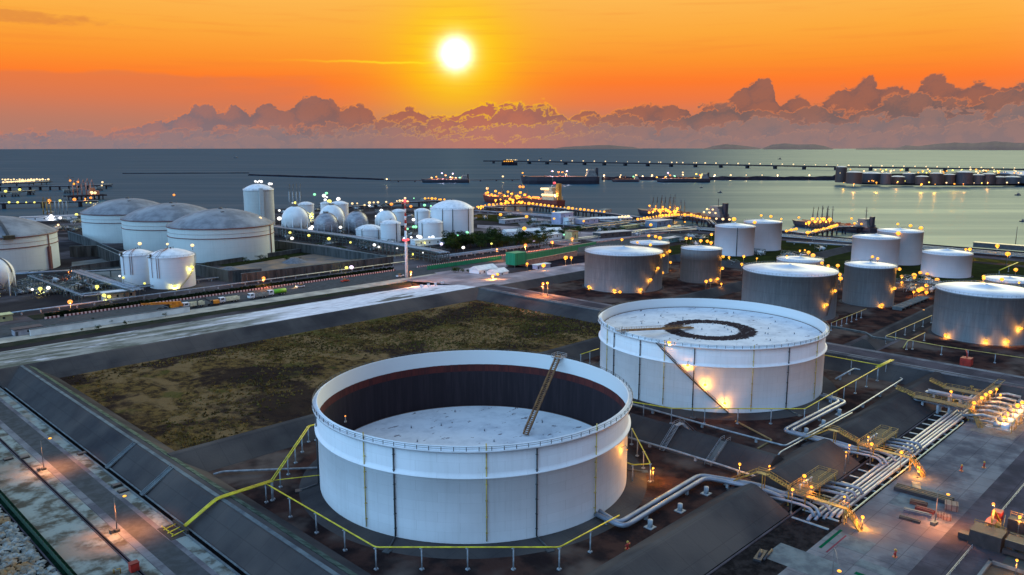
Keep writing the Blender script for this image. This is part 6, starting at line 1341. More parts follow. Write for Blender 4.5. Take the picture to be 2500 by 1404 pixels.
for (uu0, vv0, uu1, vv1, rr, l_) in ((1160, 514, 1460, 534, 1.0, 'thick blue-grey pipe crossing the shore ground below the red tanker'), (1230, 520, 1500, 541, .8, 'second blue-grey pipe on the shore ground, nearer the sheds'), (1300, 545, 1520, 556, .6, 'thin pipe across the pale yard beyond the sheds'), (1480, 575, 1700, 560, 1.0, 'silver pipe pair rising toward the waterfront behind the half hidden tank'), (1480, 570, 1690, 556, .9, 'pinkish pipe beside the silver one toward the waterfront'), (1920, 590, 2080, 600, .8, 'pipe along the shore between the two white pairs')):
    pipe_thing(l_, [G3(uu0, vv0, 1), G3(uu1, vv1, 1)], rr, pipep, support=(14, GZ), n=6)
# buildings between the gas yard and the jetties
dg = mat('shed_blue', srgb(110, 128, 150), srgb(90, 106, 128), .3, .7)
for u, v, w, d, h, l, wm, rm, ph, rz in ((1300, 574, 60, 14, 5, 'long low white roofed shed behind the trees', WS, whr, 2, -.45), (1338, 583, 22, 16, 5, 'white shed end with a flat pale roof right of the long shed', WS, whr, 1, 0), (1373, 546, 22, 14, 13, 'boxy lavender building near the red tanker jetty', mat('lavender_wall', srgb(156, 160, 190), srgb(136, 140, 170), .3, .7), whr, 0, 0), (1388, 548, 10, 8, 8, 'small white annex beside the boxy building', WS, whr, 0, 0),
    (1432, 545, 26, 14, 5, 'low lilac building with a lamp, right of the boxy one', MATS['lavender_wall'], blr, 0, 0), (1490, 540, 50, 16, 4, 'long pale canopy roofed shed on the shore', dg, whr, 1.5, -.5), (1608, 553, 30, 16, 7, 'blue-grey shed below the middle jetty', dg, blr, 0, 0), (1555, 555, 55, 5, 3, 'long thin cream canopy left of the blue-grey shed', crm, crm, 0, 0), (1640, 590, 22, 8, 4, 'teal box building behind the roof of the half hidden tank', mat('teal_wall', srgb(70, 120, 130), srgb(56, 100, 110), .3, .7), blr, 0, 0),
    (1495, 578, 40, 12, 5, 'open steel canopy with bright lamps, far right of the green screen', darkst, blr, 0, -.2), (1395, 590, 9, 9, 10, 'square frame building glowing orange beyond the green screen', crm, darkst, 0, 0), (1053, 597, 36, 12, 5, 'low white building lit yellow, under the low domed tank', WS, whr, 0, -.3), (120, 538, 60, 14, 5, 'flat pale roof behind the cut-off huge tank', WS, blr, 0, -.3), (1322, 655, 14, 5, 3, 'small lit container in the dark yard behind the green screen', MATS['lavender_wall'], whr, 0, 0), (2440, 607, 40, 8, 4, 'dark roofed shelter on the shore at the far right', darkst, darkst, 0, 1.57), (1255, 543, 40, 10, 4, 'low grey pump house between the trees and the red tanker', grw, blr, 0, 0)):
    x, y = G(u, v); house(x, y, w, d, h, l, wm, rm, rz=rz, pitch=ph, win=max(0, int(w/9)))
rnd = random.Random(21); k = 0
bits = [('skid', 'equipment skid'), ('pump_unit', 'pump unit')]
# low process clutter: each a framed skid of vessels and pipes
proto = {}
def skid(seed):
    r = random.Random(seed); t = thing('process_skid', 'x', 'equipment', (0, 0, 0)); b = MB()
    for i in range(4): b.tube([(r.uniform(-5, 5), r.uniform(-3, 3), 0), (r.uniform(-5, 5), r.uniform(-3, 3), r.uniform(2, 5))], .2, 5)
    y = r.uniform(-2, 2); b.tube([(-4, y, 2), (3, y, 2)], 1.0, 10); obj('vessel', b, MATS['white_paint'] if seed % 2 else galv, t)
    b = MB()
    for x in (-5, 0, 5):
        for yy in (-3, 3): b.box(x-.15, yy-.15, 0, x+.15, yy+.15, 4.5)
    for yy in (-3, 3): b.beam((-5, yy, 4.5), (5, yy, 4.5), .25); b.beam((-5, yy, 2.2), (5, yy, 2.2), .2)
    for x in (-5, 0, 5): b.beam((x, -3, 4.5), (x, 3, 4.5), .25)
    obj('frame', b, MATS['rack_green'], t); b = MB()
    for i in range(5): yy = r.uniform(-3, 3); z = r.uniform(.5, 4.3); b.tube([(-6, yy, z), (6, yy, z)], .18, 5)
    obj('piping', b, galv, t); return t
SK = [skid(i) for i in range(4)]; used = set()
zones = [('in the pipe yard at the left edge', [(60, 700), (130, 690), (150, 715), (220, 690), (230, 710), (180, 705), (110, 720), (195, 675), (260, 700), (290, 715)]), ('below the spheres', [(700, 560), (760, 570), (830, 585), (880, 598), (740, 552), (860, 560), (905, 560)]), ('behind the spheres', [(690, 520), (770, 515), (880, 520), (925, 520), (1000, 530), (940, 505), (870, 512), (1000, 560), (1000, 575)]), ('near the middle shore sheds', [(1420, 560), (1460, 565), (1340, 545), (1560, 575), (1700, 560), (1300, 540), (1240, 528)]), ('in the pump yard between the dark narrow and very wide tanks', [(2215, 690), (2240, 700), (2270, 700), (2225, 712), (2260, 690), (2205, 700), (2280, 712)]), ('among the white and grey tanks', [(1790, 650), (1960, 630), (2040, 690), (1700, 600), (1660, 590), (1750, 600)]), ('behind the huge domes', [(150, 540), (180, 545), (165, 560), (120, 520), (190, 530)])]
zr_ = random.Random(77)
for zi_, (n_, bx_) in {0: (16, (40, 675, 300, 722)), 1: (16, (680, 556, 960, 612)), 2: (10, (690, 505, 1000, 530)), 3: (14, (1180, 530, 1720, 572)), 5: (8, (1660, 580, 2050, 640)), 6: (6, (110, 525, 205, 565))}.items():
    zones[zi_][1].extend((zr_.uniform(bx_[0], bx_[2]), zr_.uniform(bx_[1], bx_[3])) for _ in range(n_))
for zn, ps in zones:
    for (u, v) in ps:
        i = k % 4; k += 1; lb = f'framed pipework skid {zn}'
        if i not in used: o = SK[i]; used.add(i); o.location = tuple(G3(u, v)); o['label'] = lb; o['group'] = 'pipework '+zn
        else: o = dup(SK[i], tuple(G3(u, v)), (k % 3)*.8, lb, 'pipework '+zn)
        o.rotation_euler = (0, 0, (k % 3)*.8)

# ------------------------------------------------------------------ trees
leafm = mat('tree_foliage', srgb(52, 66, 36), srgb(26, 36, 22), .25, 1.0, world=True, keep=True, detail=4, c3=srgb(64, 74, 30), spec=.1); bark = mat('bark', srgb(72, 60, 50), srgb(54, 46, 40), .8, .9)
def tree_proto(seed, h=9):
    r = random.Random(seed); t = thing('tree', 'x', 'tree'); b = MB(); b.tube([(0, 0, 0), (.1, 0, h*.3), (.2, .1, h*.6)], [.3, .22, .08], 6)
    for i in range(5): a = r.uniform(0, 6.3); b.tube([(.1, 0, h*.3+i*.3), (cos(a)*h*.22, sin(a)*h*.22, h*.6)], [.14, .04], 5)
    obj('trunk', b, bark, t); b = MB(); cl = [(r.gauss(0, h*.2), r.gauss(0, h*.2), h*r.uniform(.4, .9), h*r.uniform(.12, .22)) for _ in range(9)]
    for i in range(900):
        c = cl[i % 9]; a = r.uniform(0, 6.3); e = math.acos(r.uniform(-1, 1)); q = c[3]*r.uniform(.6, 1.15); x = c[0]+q*sin(e)*cos(a); y = c[1]+q*sin(e)*sin(a); z = c[2]+q*cos(e)*.8; s = r.uniform(.15, .38)
        u_ = Vector((r.gauss(0, 1), r.gauss(0, 1), r.gauss(0, 1))).normalized(); v_ = u_.orthogonal().normalized(); p = Vector((x, y, z)); b.add([p-u_*s, p+v_*s*.8, p+u_*s, p-v_*s*.8], [(0, 1, 2, 3)])
    obj('crown', b, leafm, t); return t
TP = [tree_proto(50+i, 8.5+i) for i in range(4)]; ut = set(); rnd = random.Random(9)
def grove(n, box, lb, grp, sc=(.8, 1.25)):
    for i in range(n):
        u = rnd.uniform(box[0], box[2]); f = (u-box[0])/(box[2]-box[0]); v = rnd.uniform(box[1]+f*box[4], box[3]+f*box[5]); j = rnd.randrange(4); loc = tuple(G3(u, v)); s = rnd.uniform(*sc)
        if j not in ut: o = TP[j]; ut.add(j); o.location = loc; o['label'] = lb; o['group'] = grp
        else: o = dup(TP[j], loc, rnd.uniform(0, 6), lb, grp)
        o.rotation_euler = (0, 0, rnd.uniform(0, 6)); o.scale = (s*1.25, s*1.25, s)
grove(62, (1088, 588, 1335, 622, 4, -14), 'dark bushy tree in the grove below the biggest white dome', 'trees of the dark grove', (.8, 1.3))
grove(16, (1310, 570, 1420, 582, 0, 0), 'dark tree beyond the pale sheds', 'trees beyond the pale sheds', (.6, .95))
grove(7, (1455, 565, 1520, 572, 0, 0), 'small dark tree near the shore canopy', 'trees near the shore canopy', (.6, .8))
grove(5, (590, 652, 760, 640, -10, -10), 'dark shrub on the sandy yard under the front huge tank', 'shrubs on the sandy yard', (.3, .5)); grove(3, (490, 662, 500, 668, 0, 0), 'round dark bush at the end of the stained wall', 'bushes by the stained wall', (.5, .7))
grove(6, (1090, 668, 1160, 664, 0, 0), 'low dark bush left of the white huts', 'bushes by the white huts', (.25, .45)); grove(10, (120, 820, 420, 790, -28, -28), 'low scrub at the foot of the pale wall', 'scrub below the pale wall', (.15, .28))
# sheet pits of soil and small piles in the sandy yard
for k, (u, v, s, l) in enumerate(((620, 668, 9, 'grey gravel heap in the sandy yard, left one'), (560, 660, 8, 'dark covered heap under the front huge tank'), (720, 640, 10, 'grey gravel heap in the sandy yard, right one'))):
    t = thing('gravel_heap', l, 'heap', tuple(G3(u, v))); b = MB(); b.lathe([(s, 0), (s*.7, s*.16), (s*.3, s*.33), (.05, s*.37)], 14); obj('heap', b, mat('gravel_grey', srgb(104, 106, 116), srgb(80, 82, 90), .6, .95, bump=.6), t)
# dikes of the right-hand tank farm
dike('earth_dike', [(8, -1.2), (1, 3.7), (-1, 3.7), (-.9, -1.2)], (341.8, 88), (341.8, 338), label='dark bank in front of the widest grey tank, beyond the pale road')
for (p, q, l) in (((342, 350), (700, 350), 'bank on the left side of the grey tank farm'), ((350, 250), (560, 250), 'bank between the widest grey tank and the broad one'), ((362, 133), (520, 138), 'dark bank between the broad grey tank and the very wide one'), ((540, 120), (540, 350), 'bank behind the grey tanks, before the white ones'), ((545, 275), (700, 275), 'bank between the two white waterfront pairs'), ((341, 88), (341, -100), 'dark bank along the far road at the right edge')):
    dike('earth_dike', [(6, -1.2), (.8, 3.0), (-.8, 3.0), (-6, -1.2)], p, q, label=l)
for x0, x1, y0, y1 in ((352, 534, 258, 344), (352, 534, 142, 243), (352, 534, 0, 126), (546, 690, 282, 344), (546, 690, 120, 268)): sheet('cell_floor', x0, y0, x1, y1, GZ+.03, dirt if x0 < 500 else MATS['dark_lawn'])
t = thing('concrete_walkway', 'pale slatted walkway slab behind the dark bank near the pump yard', 'walkway', tuple(G3(2190, 757)), 0); b = MB(); b.box(0, -3, 1.2, 44, 3, 1.6); 
for i in range(8): b.box(i*6, -2.5, 0, i*6+.5, 2.5, 1.2)
for i in range(3): b.box(0, -2.6+i*1.9, 1.6, 44, -1.2+i*1.9, 1.75)
obj('slab', b, capc, t)
wall('thin pale parapet along the bank in front of the broad grey tank', [(2030, 800), (2112, 815), (2130, 826), (2182, 834)], .8, .4, z=3.4, butt=False)
# ------------------------------------------------------------------ ships
navy = mat('hull_dark', srgb(40, 38, 52), srgb(32, 30, 42), .05, .6); redhull = mat('hull_red', srgb(110, 36, 30), srgb(84, 30, 28), .1, .6); deckm = mat('ship_deck', srgb(120, 66, 50), srgb(92, 52, 44), .2, .8); shipw = mat('ship_white', srgb(120, 118, 118), srgb(92, 92, 96), .3, .6); fun = mat('funnel_tan', srgb(196, 140, 54), srgb(160, 110, 44), .3, .6)
def ship(bow, stern, beam, fb, label, hullm, lights=(), house=1.0, funnelm=None, masts=(), manifold=True, white=shipw, lampc='amber', bridge_lamps=6):
    bow = Vector(bow); stern = Vector(stern); d = bow-stern; L = d.length; t = thing('tanker_ship', label, 'ship', (stern.x, stern.y, SEA), atan2(d.y, d.x), 'ships at the jetties')
    st = [(0, .75, 1.0), (.04, .92, 1.0), (.15, 1, .98), (.5, 1, .95), (.8, 1, .98), (.9, .82, 1.05), (.96, .45, 1.15), (1.0, .06, 1.22)]
    b = MB(); vs = []; k = 6
    for s, w, z in st:
        x = s*L; B = beam/2*w; xo = 0 if s < .95 else 0
        vs += [(x-(3 if s > .9 else 0)*1.0, -B*.85, -1), (x, -B, fb*.5), (x+(2 if s > .95 else 0), -B, fb*z), (x+(2 if s > .95 else 0), B, fb*z), (x, B, fb*.5), (x-(3 if s > .9 else 0), B*.85, -1)]
    n = len(st); fs = []
    for i in range(n-1):
        for j in range(5): fs.append((i*k+j, (i+1)*k+j, (i+1)*k+j+1, i*k+j+1))
    fs += [(0, 1, 2, 3, 4, 5), tuple((n-1)*k+j for j in range(6))[::-1]]
    b.add(vs, fs); obj('hull', b, hullm, t)
    b = MB(); b.box(L*.02, -beam*.42, fb*1.01, L*.90, beam*.42, fb*1.01+.5); obj('deck', b, deckm, t)
    hs = L*.11*house; b = MB(); hh = max(8, L*.085)*house
    for i, (x0, x1, w) in enumerate(((.03, .17, .82), (.04, .155, .75), (.05, .15, .72), (.06, .145, .80))): b.box(L*x0, -beam*w/2, fb+.5+hh*i/4, L*x1, beam*w/2, fb+.5+hh*(i+1)/4-.02)
    br = obj('bridge_house', b, white, t)
    b = MB()
    for i in range(3): 
        for q in range(7): y = -beam*.3+q*beam*.1; b.box(L*(.17-.006*i)-.1, y-.5, fb+.5+hh*(i+.35)/4, L*(.17-.006*i)+.12-(i > 0)*.3+.3, y+.5, fb+.5+hh*(i+.7)/4)
    obj('windows', b, EM['peach'], br)
    b = MB(); b.box(L*.012, -beam*.13, fb+.5, L*.045, beam*.13, fb+hh*1.35); obj('funnel', b, funnelm or navy, t)
    b = MB(); b.tube([(L*.1, 0, fb+hh), (L*.1, 0, fb+hh*1.75)], .35, 6); b.beam((L*.1, -2, fb+hh*1.5), (L*.1, 2, fb+hh*1.5), .3); obj('radar_mast', b, darkst, t)
    for s, h in masts: b = MB(); b.tube([(L*s, 0, fb), (L*s, 0, fb+h)], [.55, .35], 6); b.beam((L*s-2, 0, fb+h*.8), (L*s+2, 0, fb+h*.8), .4); obj('mast', b, darkst, t)
    if manifold:
        b = MB(); b.box(L*.2, -.8, fb+1.4, L*.88, .8, fb+2.2)
        for s in (.3, .42, .5, .58, .7): b.tube([(L*s, -beam*.38, fb+1.2), (L*s, beam*.38, fb+1.2)], .4, 6); b.box(L*s-1.5, -2, fb+.5, L*s+1.5, 2, fb+3)
        b.tube([(L*.52, 3, fb), (L*.52, 3, fb+9)], .6, 6); b.beam((L*.52, 3, fb+9), (L*.62, 3, fb+6.5), .6)
        obj('deck_pipes', b, mat('deck_pipe_orange', srgb(150, 90, 60), srgb(110, 70, 52), .4, .7), t)
    for s, y, z, c, p in lights:
        o = bpy.data.objects.new('deck_lamp', head_mesh(c, 1.3 if L < 150 and bow.x < 1000 else 2.2)); COL.objects.link(o); o.parent = t; o.location = (L*s, y*beam, fb+z)  # oversize balls, the glare of the deck lamps is in their size
        if p: point(t, (L*s, y*beam-(.2*beam), fb+z), c, p, .8)
    return t
sea = lambda u, v: (G(u, v, SEA)[0], G(u, v, SEA)[1])
def S(u, v): x, y = sea(u, v); return (x, y)
ship(S(1273, 449), S(1462, 449), 32, 17, 'largest dark tanker, lying broadside at the far berth in mid picture', navy, [(.985, 0, 9, 'amber', 40000), (.60, -.3, 13, 'violet', 60000), (.41, -.3, 13, 'violet', 60000), (.42, -.3, 5, 'peach', 0), (.52, -.2, 10, 'orange', 30000), (.47, 0, 11, 'orange', 20000), (.13, -.4, 6, 'yellow', 20000), (.10, -.4, 7, 'peach', 0), (.07, -.4, 6, 'yellow', 0), (.15, -.4, 16, 'peach', 0)], masts=((.97, 8),))
ship(S(1030, 446), S(1146, 446), 20, 8, 'low dark ship with two violet-white lamps, left of the largest tanker', navy, [(.80, -.3, 4, 'peach', 0), (.70, -.3, 6, 'amber', 30000), (.58, -.3, 15, 'violet', 90000), (.35, -.3, 14, 'violet', 70000), (.40, -.3, 5, 'peach', 0), (.36, -.3, 4, 'orange', 40000), (.29, -.3, 3, 'peach', 0), (.5, 0, 10, 'orange', 0), (.2, -.4, 4, 'green', 0), (.12, -.4, 4, 'green', 0)])
ship(S(1494, 444), S(1560, 444), 16, 6, 'small dark ship between the largest tanker and the right one', navy, [(.2, -.3, 7, 'green', 0), (.7, -.2, 6, 'peach', 10000)], masts=((.5, 14),))
ship(S(1603, 445), S(1732, 445), 22, 9, 'dark tanker right of the small ship, with a yellow-green stern lamp', navy, [(.99, -.3, 3, 'amber', 0), (.83, -.3, 3, 'amber', 20000), (.78, -.3, 14, 'violet', 90000), (.74, -.2, 8, 'orange', 0), (.66, 0, 6, 'green', 0), (.50, -.3, 15, 'peach', 30000), (.50, -.3, 9, 'peach', 0), (.24, -.3, 11, 'yellow', 30000), (.18, -.2, 9, 'orange', 0), (.03, -.3, 8, 'amber', 0)], masts=((.2, 20), (.6, 14)))
ship((921, 972), (921, 802), 26, 10, 'red tanker ablaze with lamps at the first jetty, tan funnel', redhull, [(.97, -.1, 12, 'peach', 0), (.97, 0, 4, 'orange', 8000)]+[(.35+i*.055, .3, 3+(i % 3)*3, 'amber', 14000 if i % 3 == 0 else 0) for i in range(11)]+[(.22+.02*i, .4, 3, 'orange', 3000 if i == 1 else 0) for i in range(4)]+[(.04+.02*i, .45, 8, 'peach', 9000 if i % 3 == 0 else 0) for i in range(7)]+[(.1+.015*i, .42, 17, 'peach', 0) for i in range(6)]+[(.08, 0, 26, 'red', 0), (.44, .2, 18, 'orange', 0), (.48, .2, 18, 'orange', 0)], house=1.3, funnelm=fun, masts=((.95, 19), (.75, 15), (.6, 18), (.42, 15)), white=mat('ship_cream', srgb(206, 190, 160), srgb(180, 160, 130), .3, .6))
ship((896, 640), (872, 492), 20, 7, 'dark ship with yellow lamps at the middle jetty', navy, [(.55+.04*i, .3, 3+(i % 2)*4, 'amber', 14000 if i % 3 == 0 else 0) for i in range(8)]+[(.08+.03*i, .4, 5+(i % 2)*4, 'peach', 4000 if i == 1 else 0) for i in range(5)], masts=((.72, 22), (.62, 24), (.57, 24), (.5, 17), (.46, 17)))
ship((905, 424), (880, 322), 18, 6, 'dark ship with an open derrick frame at the right jetty', navy, [(.92, .1, 4, 'amber', 0), (.7, .3, 5, 'amber', 5000), (.6, .3, 6, 'amber', 0), (.22, .4, 9, 'amber', 3000), (.18, .4, 4, 'amber', 0), (.1, .4, 4, 'amber', 0)], masts=((.63, 20), (.56, 20), (.5, 20), (.1, 22)), funnelm=navy)
def boat(u, v, l, s=12):
    x, y = sea(u, v); t = thing('small_boat', l, 'boat', (x, y, SEA), 2.3); b = MB(); b.prism([(-s/2, -s*.16), (s*.3, -s*.16), (s/2, 0), (s*.3, s*.16), (-s/2, s*.16)], -.5, s*.16); obj('hull', b, navy, t); b = MB(); b.box(-s*.3, -s*.1, s*.16, s*.05, s*.1, s*.42); b.tube([(-s*.1, 0, s*.4), (-s*.1, 0, s*.8)], .12, 5); obj('cabin', b, shipw, t)
boat(575, 386, 'lone tiny boat far out on the open sea at the left', 26); boat(1757, 471, 'tiny dark boat on the calm water right of the tankers', 9); boat(2484, 477, 'small dark boat at the right edge of the bright water', 11); boat(2495, 541, 'dark buoy boat near the right edge, below the other', 7); boat(947, 441, 'small work boat at the gap in the breakwater', 14); boat(1712, 459, 'tiny dark buoy boat below the right tanker', 7); boat(1320, 387, 'tiny boat beyond the far bridge', 20); boat(1903, 389, 'tiny boat beyond the bridge at the right', 22); boat(1600, 568-2, 'x', 8) if False else None
# ------------------------------------------------------------------ jetties, breakwaters, the far trestle
jm = mat('jetty_concrete', srgb(78, 76, 84), srgb(58, 56, 64), .2, .9, world=True)
def jetty(label, pts, z, w, th=1.2, sp=14, pr=.8, name='jetty', m=jm, rail=True):
    P = [Vector((p[0], p[1], 0)) for p in pts]; o0 = P[0].copy(); t = thing(name, label, 'jetty', o0); b = MB(); c = MB(); r = MB()
    for p, q in zip(P, P[1:]):
        p = p-o0; q = q-o0; b.beam(p+Vector((0, 0, z-th/2)), q+Vector((0, 0, z-th/2)), w, th); L = (q-p).length; n = max(1, int(L/sp)); d = (q-p).normalized(); s = Vector((-d.y, d.x, 0))*w*.38
        for i in range(n):
            g_ = p.lerp(q, (i+.5)/n)
            for e in (-1, 1): c.tube([(g_.x+s.x*e, g_.y+s.y*e, SEA-2), (g_.x+s.x*e, g_.y+s.y*e, z-th)], pr, 6, cap=False)
            c.beam(g_-s*1.2+Vector((0, 0, z-th-.4)), g_+s*1.2+Vector((0, 0, z-th-.4)), pr*1.6)
        if rail:
            for e in (-1, 1): r.beam(p+s*e*1.3+Vector((0, 0, z+1.1)), q+s*e*1.3+Vector((0, 0, z+1.1)), .2); 
            r.tube([p+s*.6+Vector((0, 0, z+.6)), q+s*.6+Vector((0, 0, z+.6))], .45, 6); r.tube([p+s*.1+Vector((0, 0, z+.6)), q+s*.1+Vector((0, 0, z+.6))], .45, 6)
    obj('deck', b, m, t); tag(obj('piles', c, m, t), kind='stuff')
    if r.v: obj('pipes_and_rails', r, galv, t)
    return t
def GZ_(lst, z): return [G(u, v, z) for u, v in lst]
jetty('trestle and loading jetty of the red tanker', [(784, 788)]+GZ_([(1185, 506), (1215, 503), (1300, 502), (1345, 507), (1400, 513), (1475, 521), (1560, 531)], 2), 2, 7, pr=.9)
jetty('jetty carrying the yellow lamp rows of the middle ship', GZ_([(1545, 542), (1590, 535), (1650, 529), (1690, 530), (1715, 536), (1733, 539)], 2)+[(785, 460)], 2, 7)
jetty('jetty of the ship with the derrick frame', [(784, 395)]+GZ_([(1972, 572), (2043, 555)], 2)+[(880, 330)], 2, 7)
jetty('thin trestle from the gas yard to the small berth heads', GZ_([(845, 506), (900, 502), (1000, 494), (1090, 490)], 2), 2, 4, sp=22)
jetty('near left jetty with stout piers, reaching the lit berth', GZ_([(-40, 498), (150, 493), (240, 491)], 3), 3, 9, sp=40, pr=2.4)
jetty('middle left jetty, long and dark, under the orange berth lamps', GZ_([(-40, 457), (110, 455), (270, 452)], 3), 3, 14, sp=16, pr=1.4)
jetty('thin left walkway linking the mooring blocks', GZ_([(-40, 472), (60, 467), (85, 465)], 3), 3, 3, sp=60)
jetty('far left jetty lined with pale lamps', GZ_([(-60, 449), (60, 447), (122, 443)], 2), 2, 16, sp=30)
for k, (u, v, l) in enumerate(((5, 481), (38, 480), (75, 476), (165, 472), (185, 470), (243, 466), (266, 457), (1040, 496), (1478, 522), (1404, 524), (114, 446)) and ((5, 481, 'mooring block at the left edge'), (38, 480, 'mooring block second from the left edge'), (75, 476, 'mooring block at the end of the thin left walkway'), (165, 472, 'mooring block under the orange berth, left one'), (185, 470, 'mooring block under the orange berth, right one'), (243, 466, 'mooring block right of the bright berth lamps'), (266, 457, 'mooring block farthest out past the orange berth'), (1040, 496, 'mooring head at the end of the trestle behind the biggest dome'), (1478, 525, 'mooring head at the end of the lamp row of the red tanker'), (1397, 524, 'mooring head under the right half of the lamp row'), (116, 446, 'mooring head at the tip of the far left jetty'))):
    x, y = sea(u, v); t = thing('mooring_dolphin', l, 'mooring block', (x, y, SEA), 0); b = MB(); b.box(-7, -5, 4, 7, 5, 8); obj('cap', b, mat('dolphin_concrete', srgb(130, 136, 134), srgb(96, 100, 100), .3, .9), t); b = MB()
    for xx in (-5, 0, 5):
        for yy in (-3.5, 3.5): b.tube([(xx, yy, -2), (xx*.9, yy*.9, 4)], .7, 6)
    tag(obj('piles', b, jm, t), kind='stuff')
# lit loading berth at the left, with arms
x, y = sea(205, 488); t = thing('loading_berth', 'orange lit loading berth with tall loading arms at the left', 'berth', (x, y, SEA), 0)
b = MB(); b.box(-28, -12, 6, 34, 12, 8.2); obj('deck', b, jm, t); b = MB()
for i in range(-3, 5):
    for yy in (-9, 9): b.tube([(i*7, yy, -2), (i*7, yy, 6)], .9, 6)
tag(obj('piles', b, jm, t), kind='stuff')
for k in range(5):
    b = MB(); xx = -16+k*7; b.tube([(xx, 0, 8), (xx, 0, 26+k % 2*3)], .8, 6); b.tube([(xx, 0, 26+k % 2*3), (xx+5, 5, 34+k % 2*2), (xx+9, 9, 18)], .5, 6); obj('loading_arm', b, mat('arm_pink', srgb(190, 130, 110), srgb(150, 100, 90), .4, .6), t)
b = MB(); b.box(8, -6, 8.2, 24, 4, 15); b.box(10, -5, 15, 18, 3, 20); obj('control_house', b, mat('orange_lit_wall', srgb(190, 130, 96), srgb(160, 100, 76), .4, .7), t); b = MB(); b.tube([(-20, 3, 8), (-20, 3, 44)], .5, 5); b.beam((-26, 3, 38), (-12, 3, 38), .5); obj('mast', b, darkst, t)
for (u, v, n, lb, hh, col_) in ((155, 521, 4, 'group of pale loading arms behind the huge dome', 22, PTM), (120, 520, 3, 'pair of yellow lit frames left of the pale loading arms', 20, yst), (1240, 502, 5, 'loading arms on the red tanker berth', 20, darkst), (1622, 531, 6, 'tall dark loading arms over the middle ship', 24, darkst), (2005, 558, 4, 'dark loading arms at the right jetty', 22, darkst), (725, 512, 4, 'faint tall loading arms right of the tall pale tank', 34, PTM)):
    x, y = G(u, v, 0); t = thing('loading_tower', lb, 'loading tower', (x, y, 1), 0)
    for k in range(n):
        b = MB(); xx, yy = RGT.x*(k-n/2)*5, RGT.y*(k-n/2)*5; b.tube([(xx, yy, -3), (xx, yy, hh*.7)], .7, 6); b.tube([(xx, yy, hh*.7), (xx+1.5, yy, hh), (xx+3, yy+2, hh*.45)], .35, 5); obj('arm', b, col_, t)
# breakwaters
rockm = mat('breakwater_rock', srgb(58, 54, 64), srgb(42, 40, 50), .05, .95, world=True, bump=.8, bscale=.3)
def mole(name, pts, w, h, label):
    P = [sea(u, v) for u, v in pts]; o = None; b = MB(); vs = []; k = 4
    for i, p in enumerate(P):
        q = P[min(i+1, len(P)-1)]; r = P[max(i-1, 0)]; d = Vector((q[0]-r[0], q[1]-r[1])).normalized(); s = Vector((-d.y, d.x)); j = random.uniform(.85, 1.15)
        vs += [(p[0]+s.x*w*j, p[1]+s.y*w*j, SEA-1), (p[0]+s.x*w*.35, p[1]+s.y*w*.35, SEA+h*j), (p[0]-s.x*w*.35, p[1]-s.y*w*.35, SEA+h*j), (p[0]-s.x*w*j, p[1]-s.y*w*j, SEA-1)]
    n = len(P); fs = [(i*k+j, i*k+j+1, (i+1)*k+j+1, (i+1)*k+j) for i in range(n-1) for j in range(3)]+[(0, 3, 2, 1), tuple((n-1)*k+j for j in range(4))]
    b.add(vs, fs); return tag(obj(name, b, rockm), label, 'breakwater')
mole('breakwater', [(u, 428.5+(u-610)*.034) for u in range(610, 945, 12)], 9, 4.2, 'thin dark breakwater stretching left of the work boat')
mole('breakwater', [(u, 439.5) for u in range(1470, 2066, 14)], 16, 9, 'long dark breakwater behind the right tankers, up to the tank island')
jetty('low trestle linking the far ships in mid picture', GZ_([(952, 441), (1270, 438)], -1), -1, 6, sp=40, pr=1.6, rail=False)
mole('breakwater', [(u, 425.5-(u)*.004) for u in range(300, 610, 14)], 6, 2.2, 'faint thin reef line on the sea at the left')
t = jetty('long thin sea bridge along the horizon at the right', GZ_([(1180, 392), (1230, 392), (1500, 396.5), (2000, 405), (2560, 413)], 9), 9, 16, 5, sp=105, pr=6, name='sea_bridge', rail=False)
lamps([(u, 390.0+(u-1235)*.0163, None, None) for u in list(range(1238, 1262, 5))+list(range(1262, 2480, 27))+[1608, 1652, 1700, 1722]], 'tiny pale lamp on the long sea bridge', 'lamps on the sea bridge', 'peach', base=10, h=10, rk=.36)
x, y = G(1244, 396, 9); t = thing('bridge_head', 'small lit building block at the left end of the long sea bridge', 'building', (x, y, 5), YAW+0); b = MB(); b.box(-35, -15, -10, 35, 15, 4); b.box(-28, -10, 4, 20, 10, 14); obj('block', b, rockm, t); 
for i in range(5): b = MB(); b.box(-26+i*9, -10.6, 6, -21+i*9, -10.1, 10); obj('window', b, EM['amber'], t)
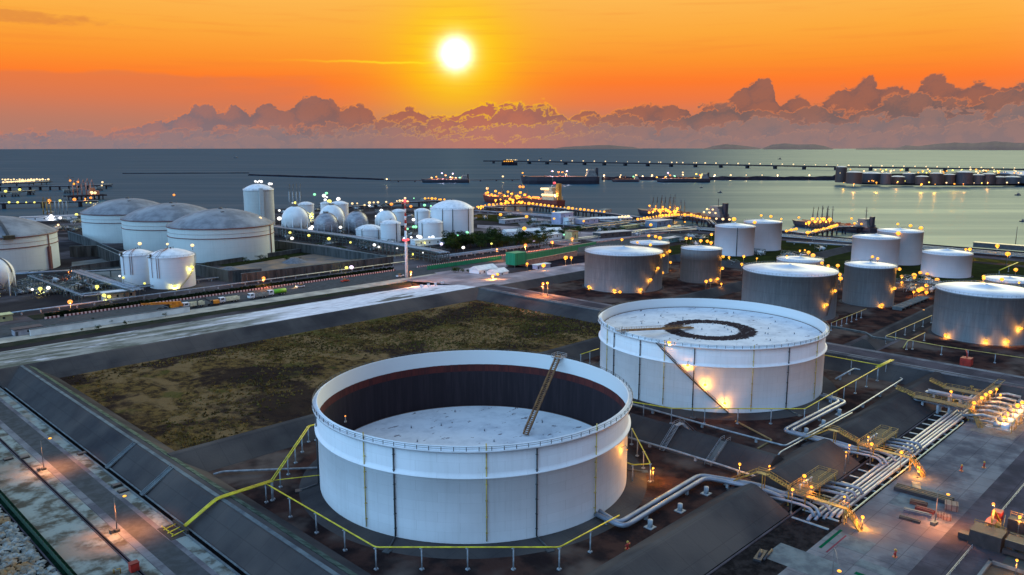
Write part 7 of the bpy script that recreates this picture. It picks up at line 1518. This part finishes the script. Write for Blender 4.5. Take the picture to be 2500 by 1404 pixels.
# tank island
m_i = mat('island_earth', srgb(56, 54, 58), srgb(42, 42, 46), .02, .95, world=True)
pts = [sea(u, v) for u, v in ((2030, 437), (2050, 441), (2100, 449.5), (2200, 451.5), (2350, 452.5), (2560, 453), (2640, 440), (2560, 428), (2300, 428), (2040, 430))]
b = MB(); b.prism([(p[0], p[1]) for p in pts][::-1], SEA-1, SEA+6); struct('island_ground', b, m_i)
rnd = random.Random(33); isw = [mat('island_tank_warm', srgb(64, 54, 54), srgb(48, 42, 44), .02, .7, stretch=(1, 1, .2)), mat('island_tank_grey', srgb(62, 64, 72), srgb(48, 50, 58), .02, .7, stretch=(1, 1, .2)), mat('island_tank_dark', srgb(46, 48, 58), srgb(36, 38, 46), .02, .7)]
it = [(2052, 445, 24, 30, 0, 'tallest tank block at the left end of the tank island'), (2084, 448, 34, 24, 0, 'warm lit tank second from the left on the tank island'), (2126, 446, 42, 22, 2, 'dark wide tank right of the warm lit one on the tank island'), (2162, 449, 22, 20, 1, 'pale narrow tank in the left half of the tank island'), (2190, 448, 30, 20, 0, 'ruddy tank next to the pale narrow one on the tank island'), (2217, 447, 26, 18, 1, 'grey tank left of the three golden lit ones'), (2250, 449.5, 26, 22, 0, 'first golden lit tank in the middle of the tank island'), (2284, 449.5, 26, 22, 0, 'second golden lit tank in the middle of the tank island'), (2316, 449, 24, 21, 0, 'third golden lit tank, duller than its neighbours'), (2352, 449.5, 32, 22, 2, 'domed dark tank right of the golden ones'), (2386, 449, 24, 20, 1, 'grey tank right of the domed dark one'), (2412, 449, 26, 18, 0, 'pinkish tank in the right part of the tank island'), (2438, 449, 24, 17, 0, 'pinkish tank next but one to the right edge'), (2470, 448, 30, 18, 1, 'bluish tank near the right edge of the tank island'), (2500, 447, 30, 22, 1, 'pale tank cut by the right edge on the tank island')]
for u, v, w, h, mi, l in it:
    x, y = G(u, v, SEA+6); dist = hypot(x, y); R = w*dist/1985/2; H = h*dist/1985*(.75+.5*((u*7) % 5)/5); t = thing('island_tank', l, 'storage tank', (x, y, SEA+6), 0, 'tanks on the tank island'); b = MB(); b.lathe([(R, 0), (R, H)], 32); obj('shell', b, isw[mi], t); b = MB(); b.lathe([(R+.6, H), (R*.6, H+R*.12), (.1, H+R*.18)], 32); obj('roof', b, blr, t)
lamps([(rnd.uniform(2048, 2495), rnd.uniform(413, 423)+(0), rnd.choice(['peach', 'yellow', 'amber', 'peach'])) for _ in range(70)], 'tiny lamp along the rooftops of the tank island', 'rooftop lamps of the tank island', 'peach', base=14, h=10, rk=.42)
lamps([(rnd.uniform(2046, 2490), rnd.uniform(438, 447), rnd.choice(['amber', 'yellow', 'peach']), None, 0) for _ in range(26)]+[(2250, 450, 'amber', 8, 80000), (2283, 450, 'amber', 8, 80000), (2085, 449, 'orange', 8, 60000), (2190, 446, 'orange', 5, 40000), (2412, 446, 'orange', 5, 40000), (2352, 449, 'orange', 8, 60000), (2140, 449, 'amber', 8, 50000), (2330, 449, 'amber', 8, 60000), (2060, 446, 'amber', 5, 30000)], 'tiny lamp along the foot of the tank island', 'foot lamps of the tank island', 'amber', base=2, h=5, rk=.45)
x, y = G(2475, 418, 20); t = thing('shed', 'large pale shed roof behind the right end of the tank island', 'building', (x, y, SEA+4), YAW); b = MB(); b.box(-20, -25, 0, 60, 25, 14); obj('wall', b, isw[1], t); b = MB(); b.add([(-24, -28, 14), (64, -28, 14), (64, 0, 21), (-24, 0, 21), (-24, 28, 14), (64, 28, 14)], [(0, 1, 2, 3), (3, 2, 5, 4), (0, 3, 4), (1, 5, 2)]); obj('roof', b, blr, t)
x, y = G(2479, 598, -1); t = thing('slim_mast', 'slim dark mast on the right shore against the bright water', 'mast', (x, y, GZ)); b = MB(); b.tube([(0, 0, 0), (0, 0, 17)], [.35, .2], 6); obj('pole', b, darkst, t); b = MB(); b.box(-.5, -.5, 0, .5, .5, .5); obj('base', b, PTM, t)
build_lamps()
for o_ in bpy.data.objects:
    if 'label' in o_ and not 4 <= len(o_['label'].split()) <= 16: print('LABEL', o_.name, len(o_['label'].split()), o_['label'])
print('lamps', len(QUEUE), 'point lights', len(bpy.data.lights)-1)
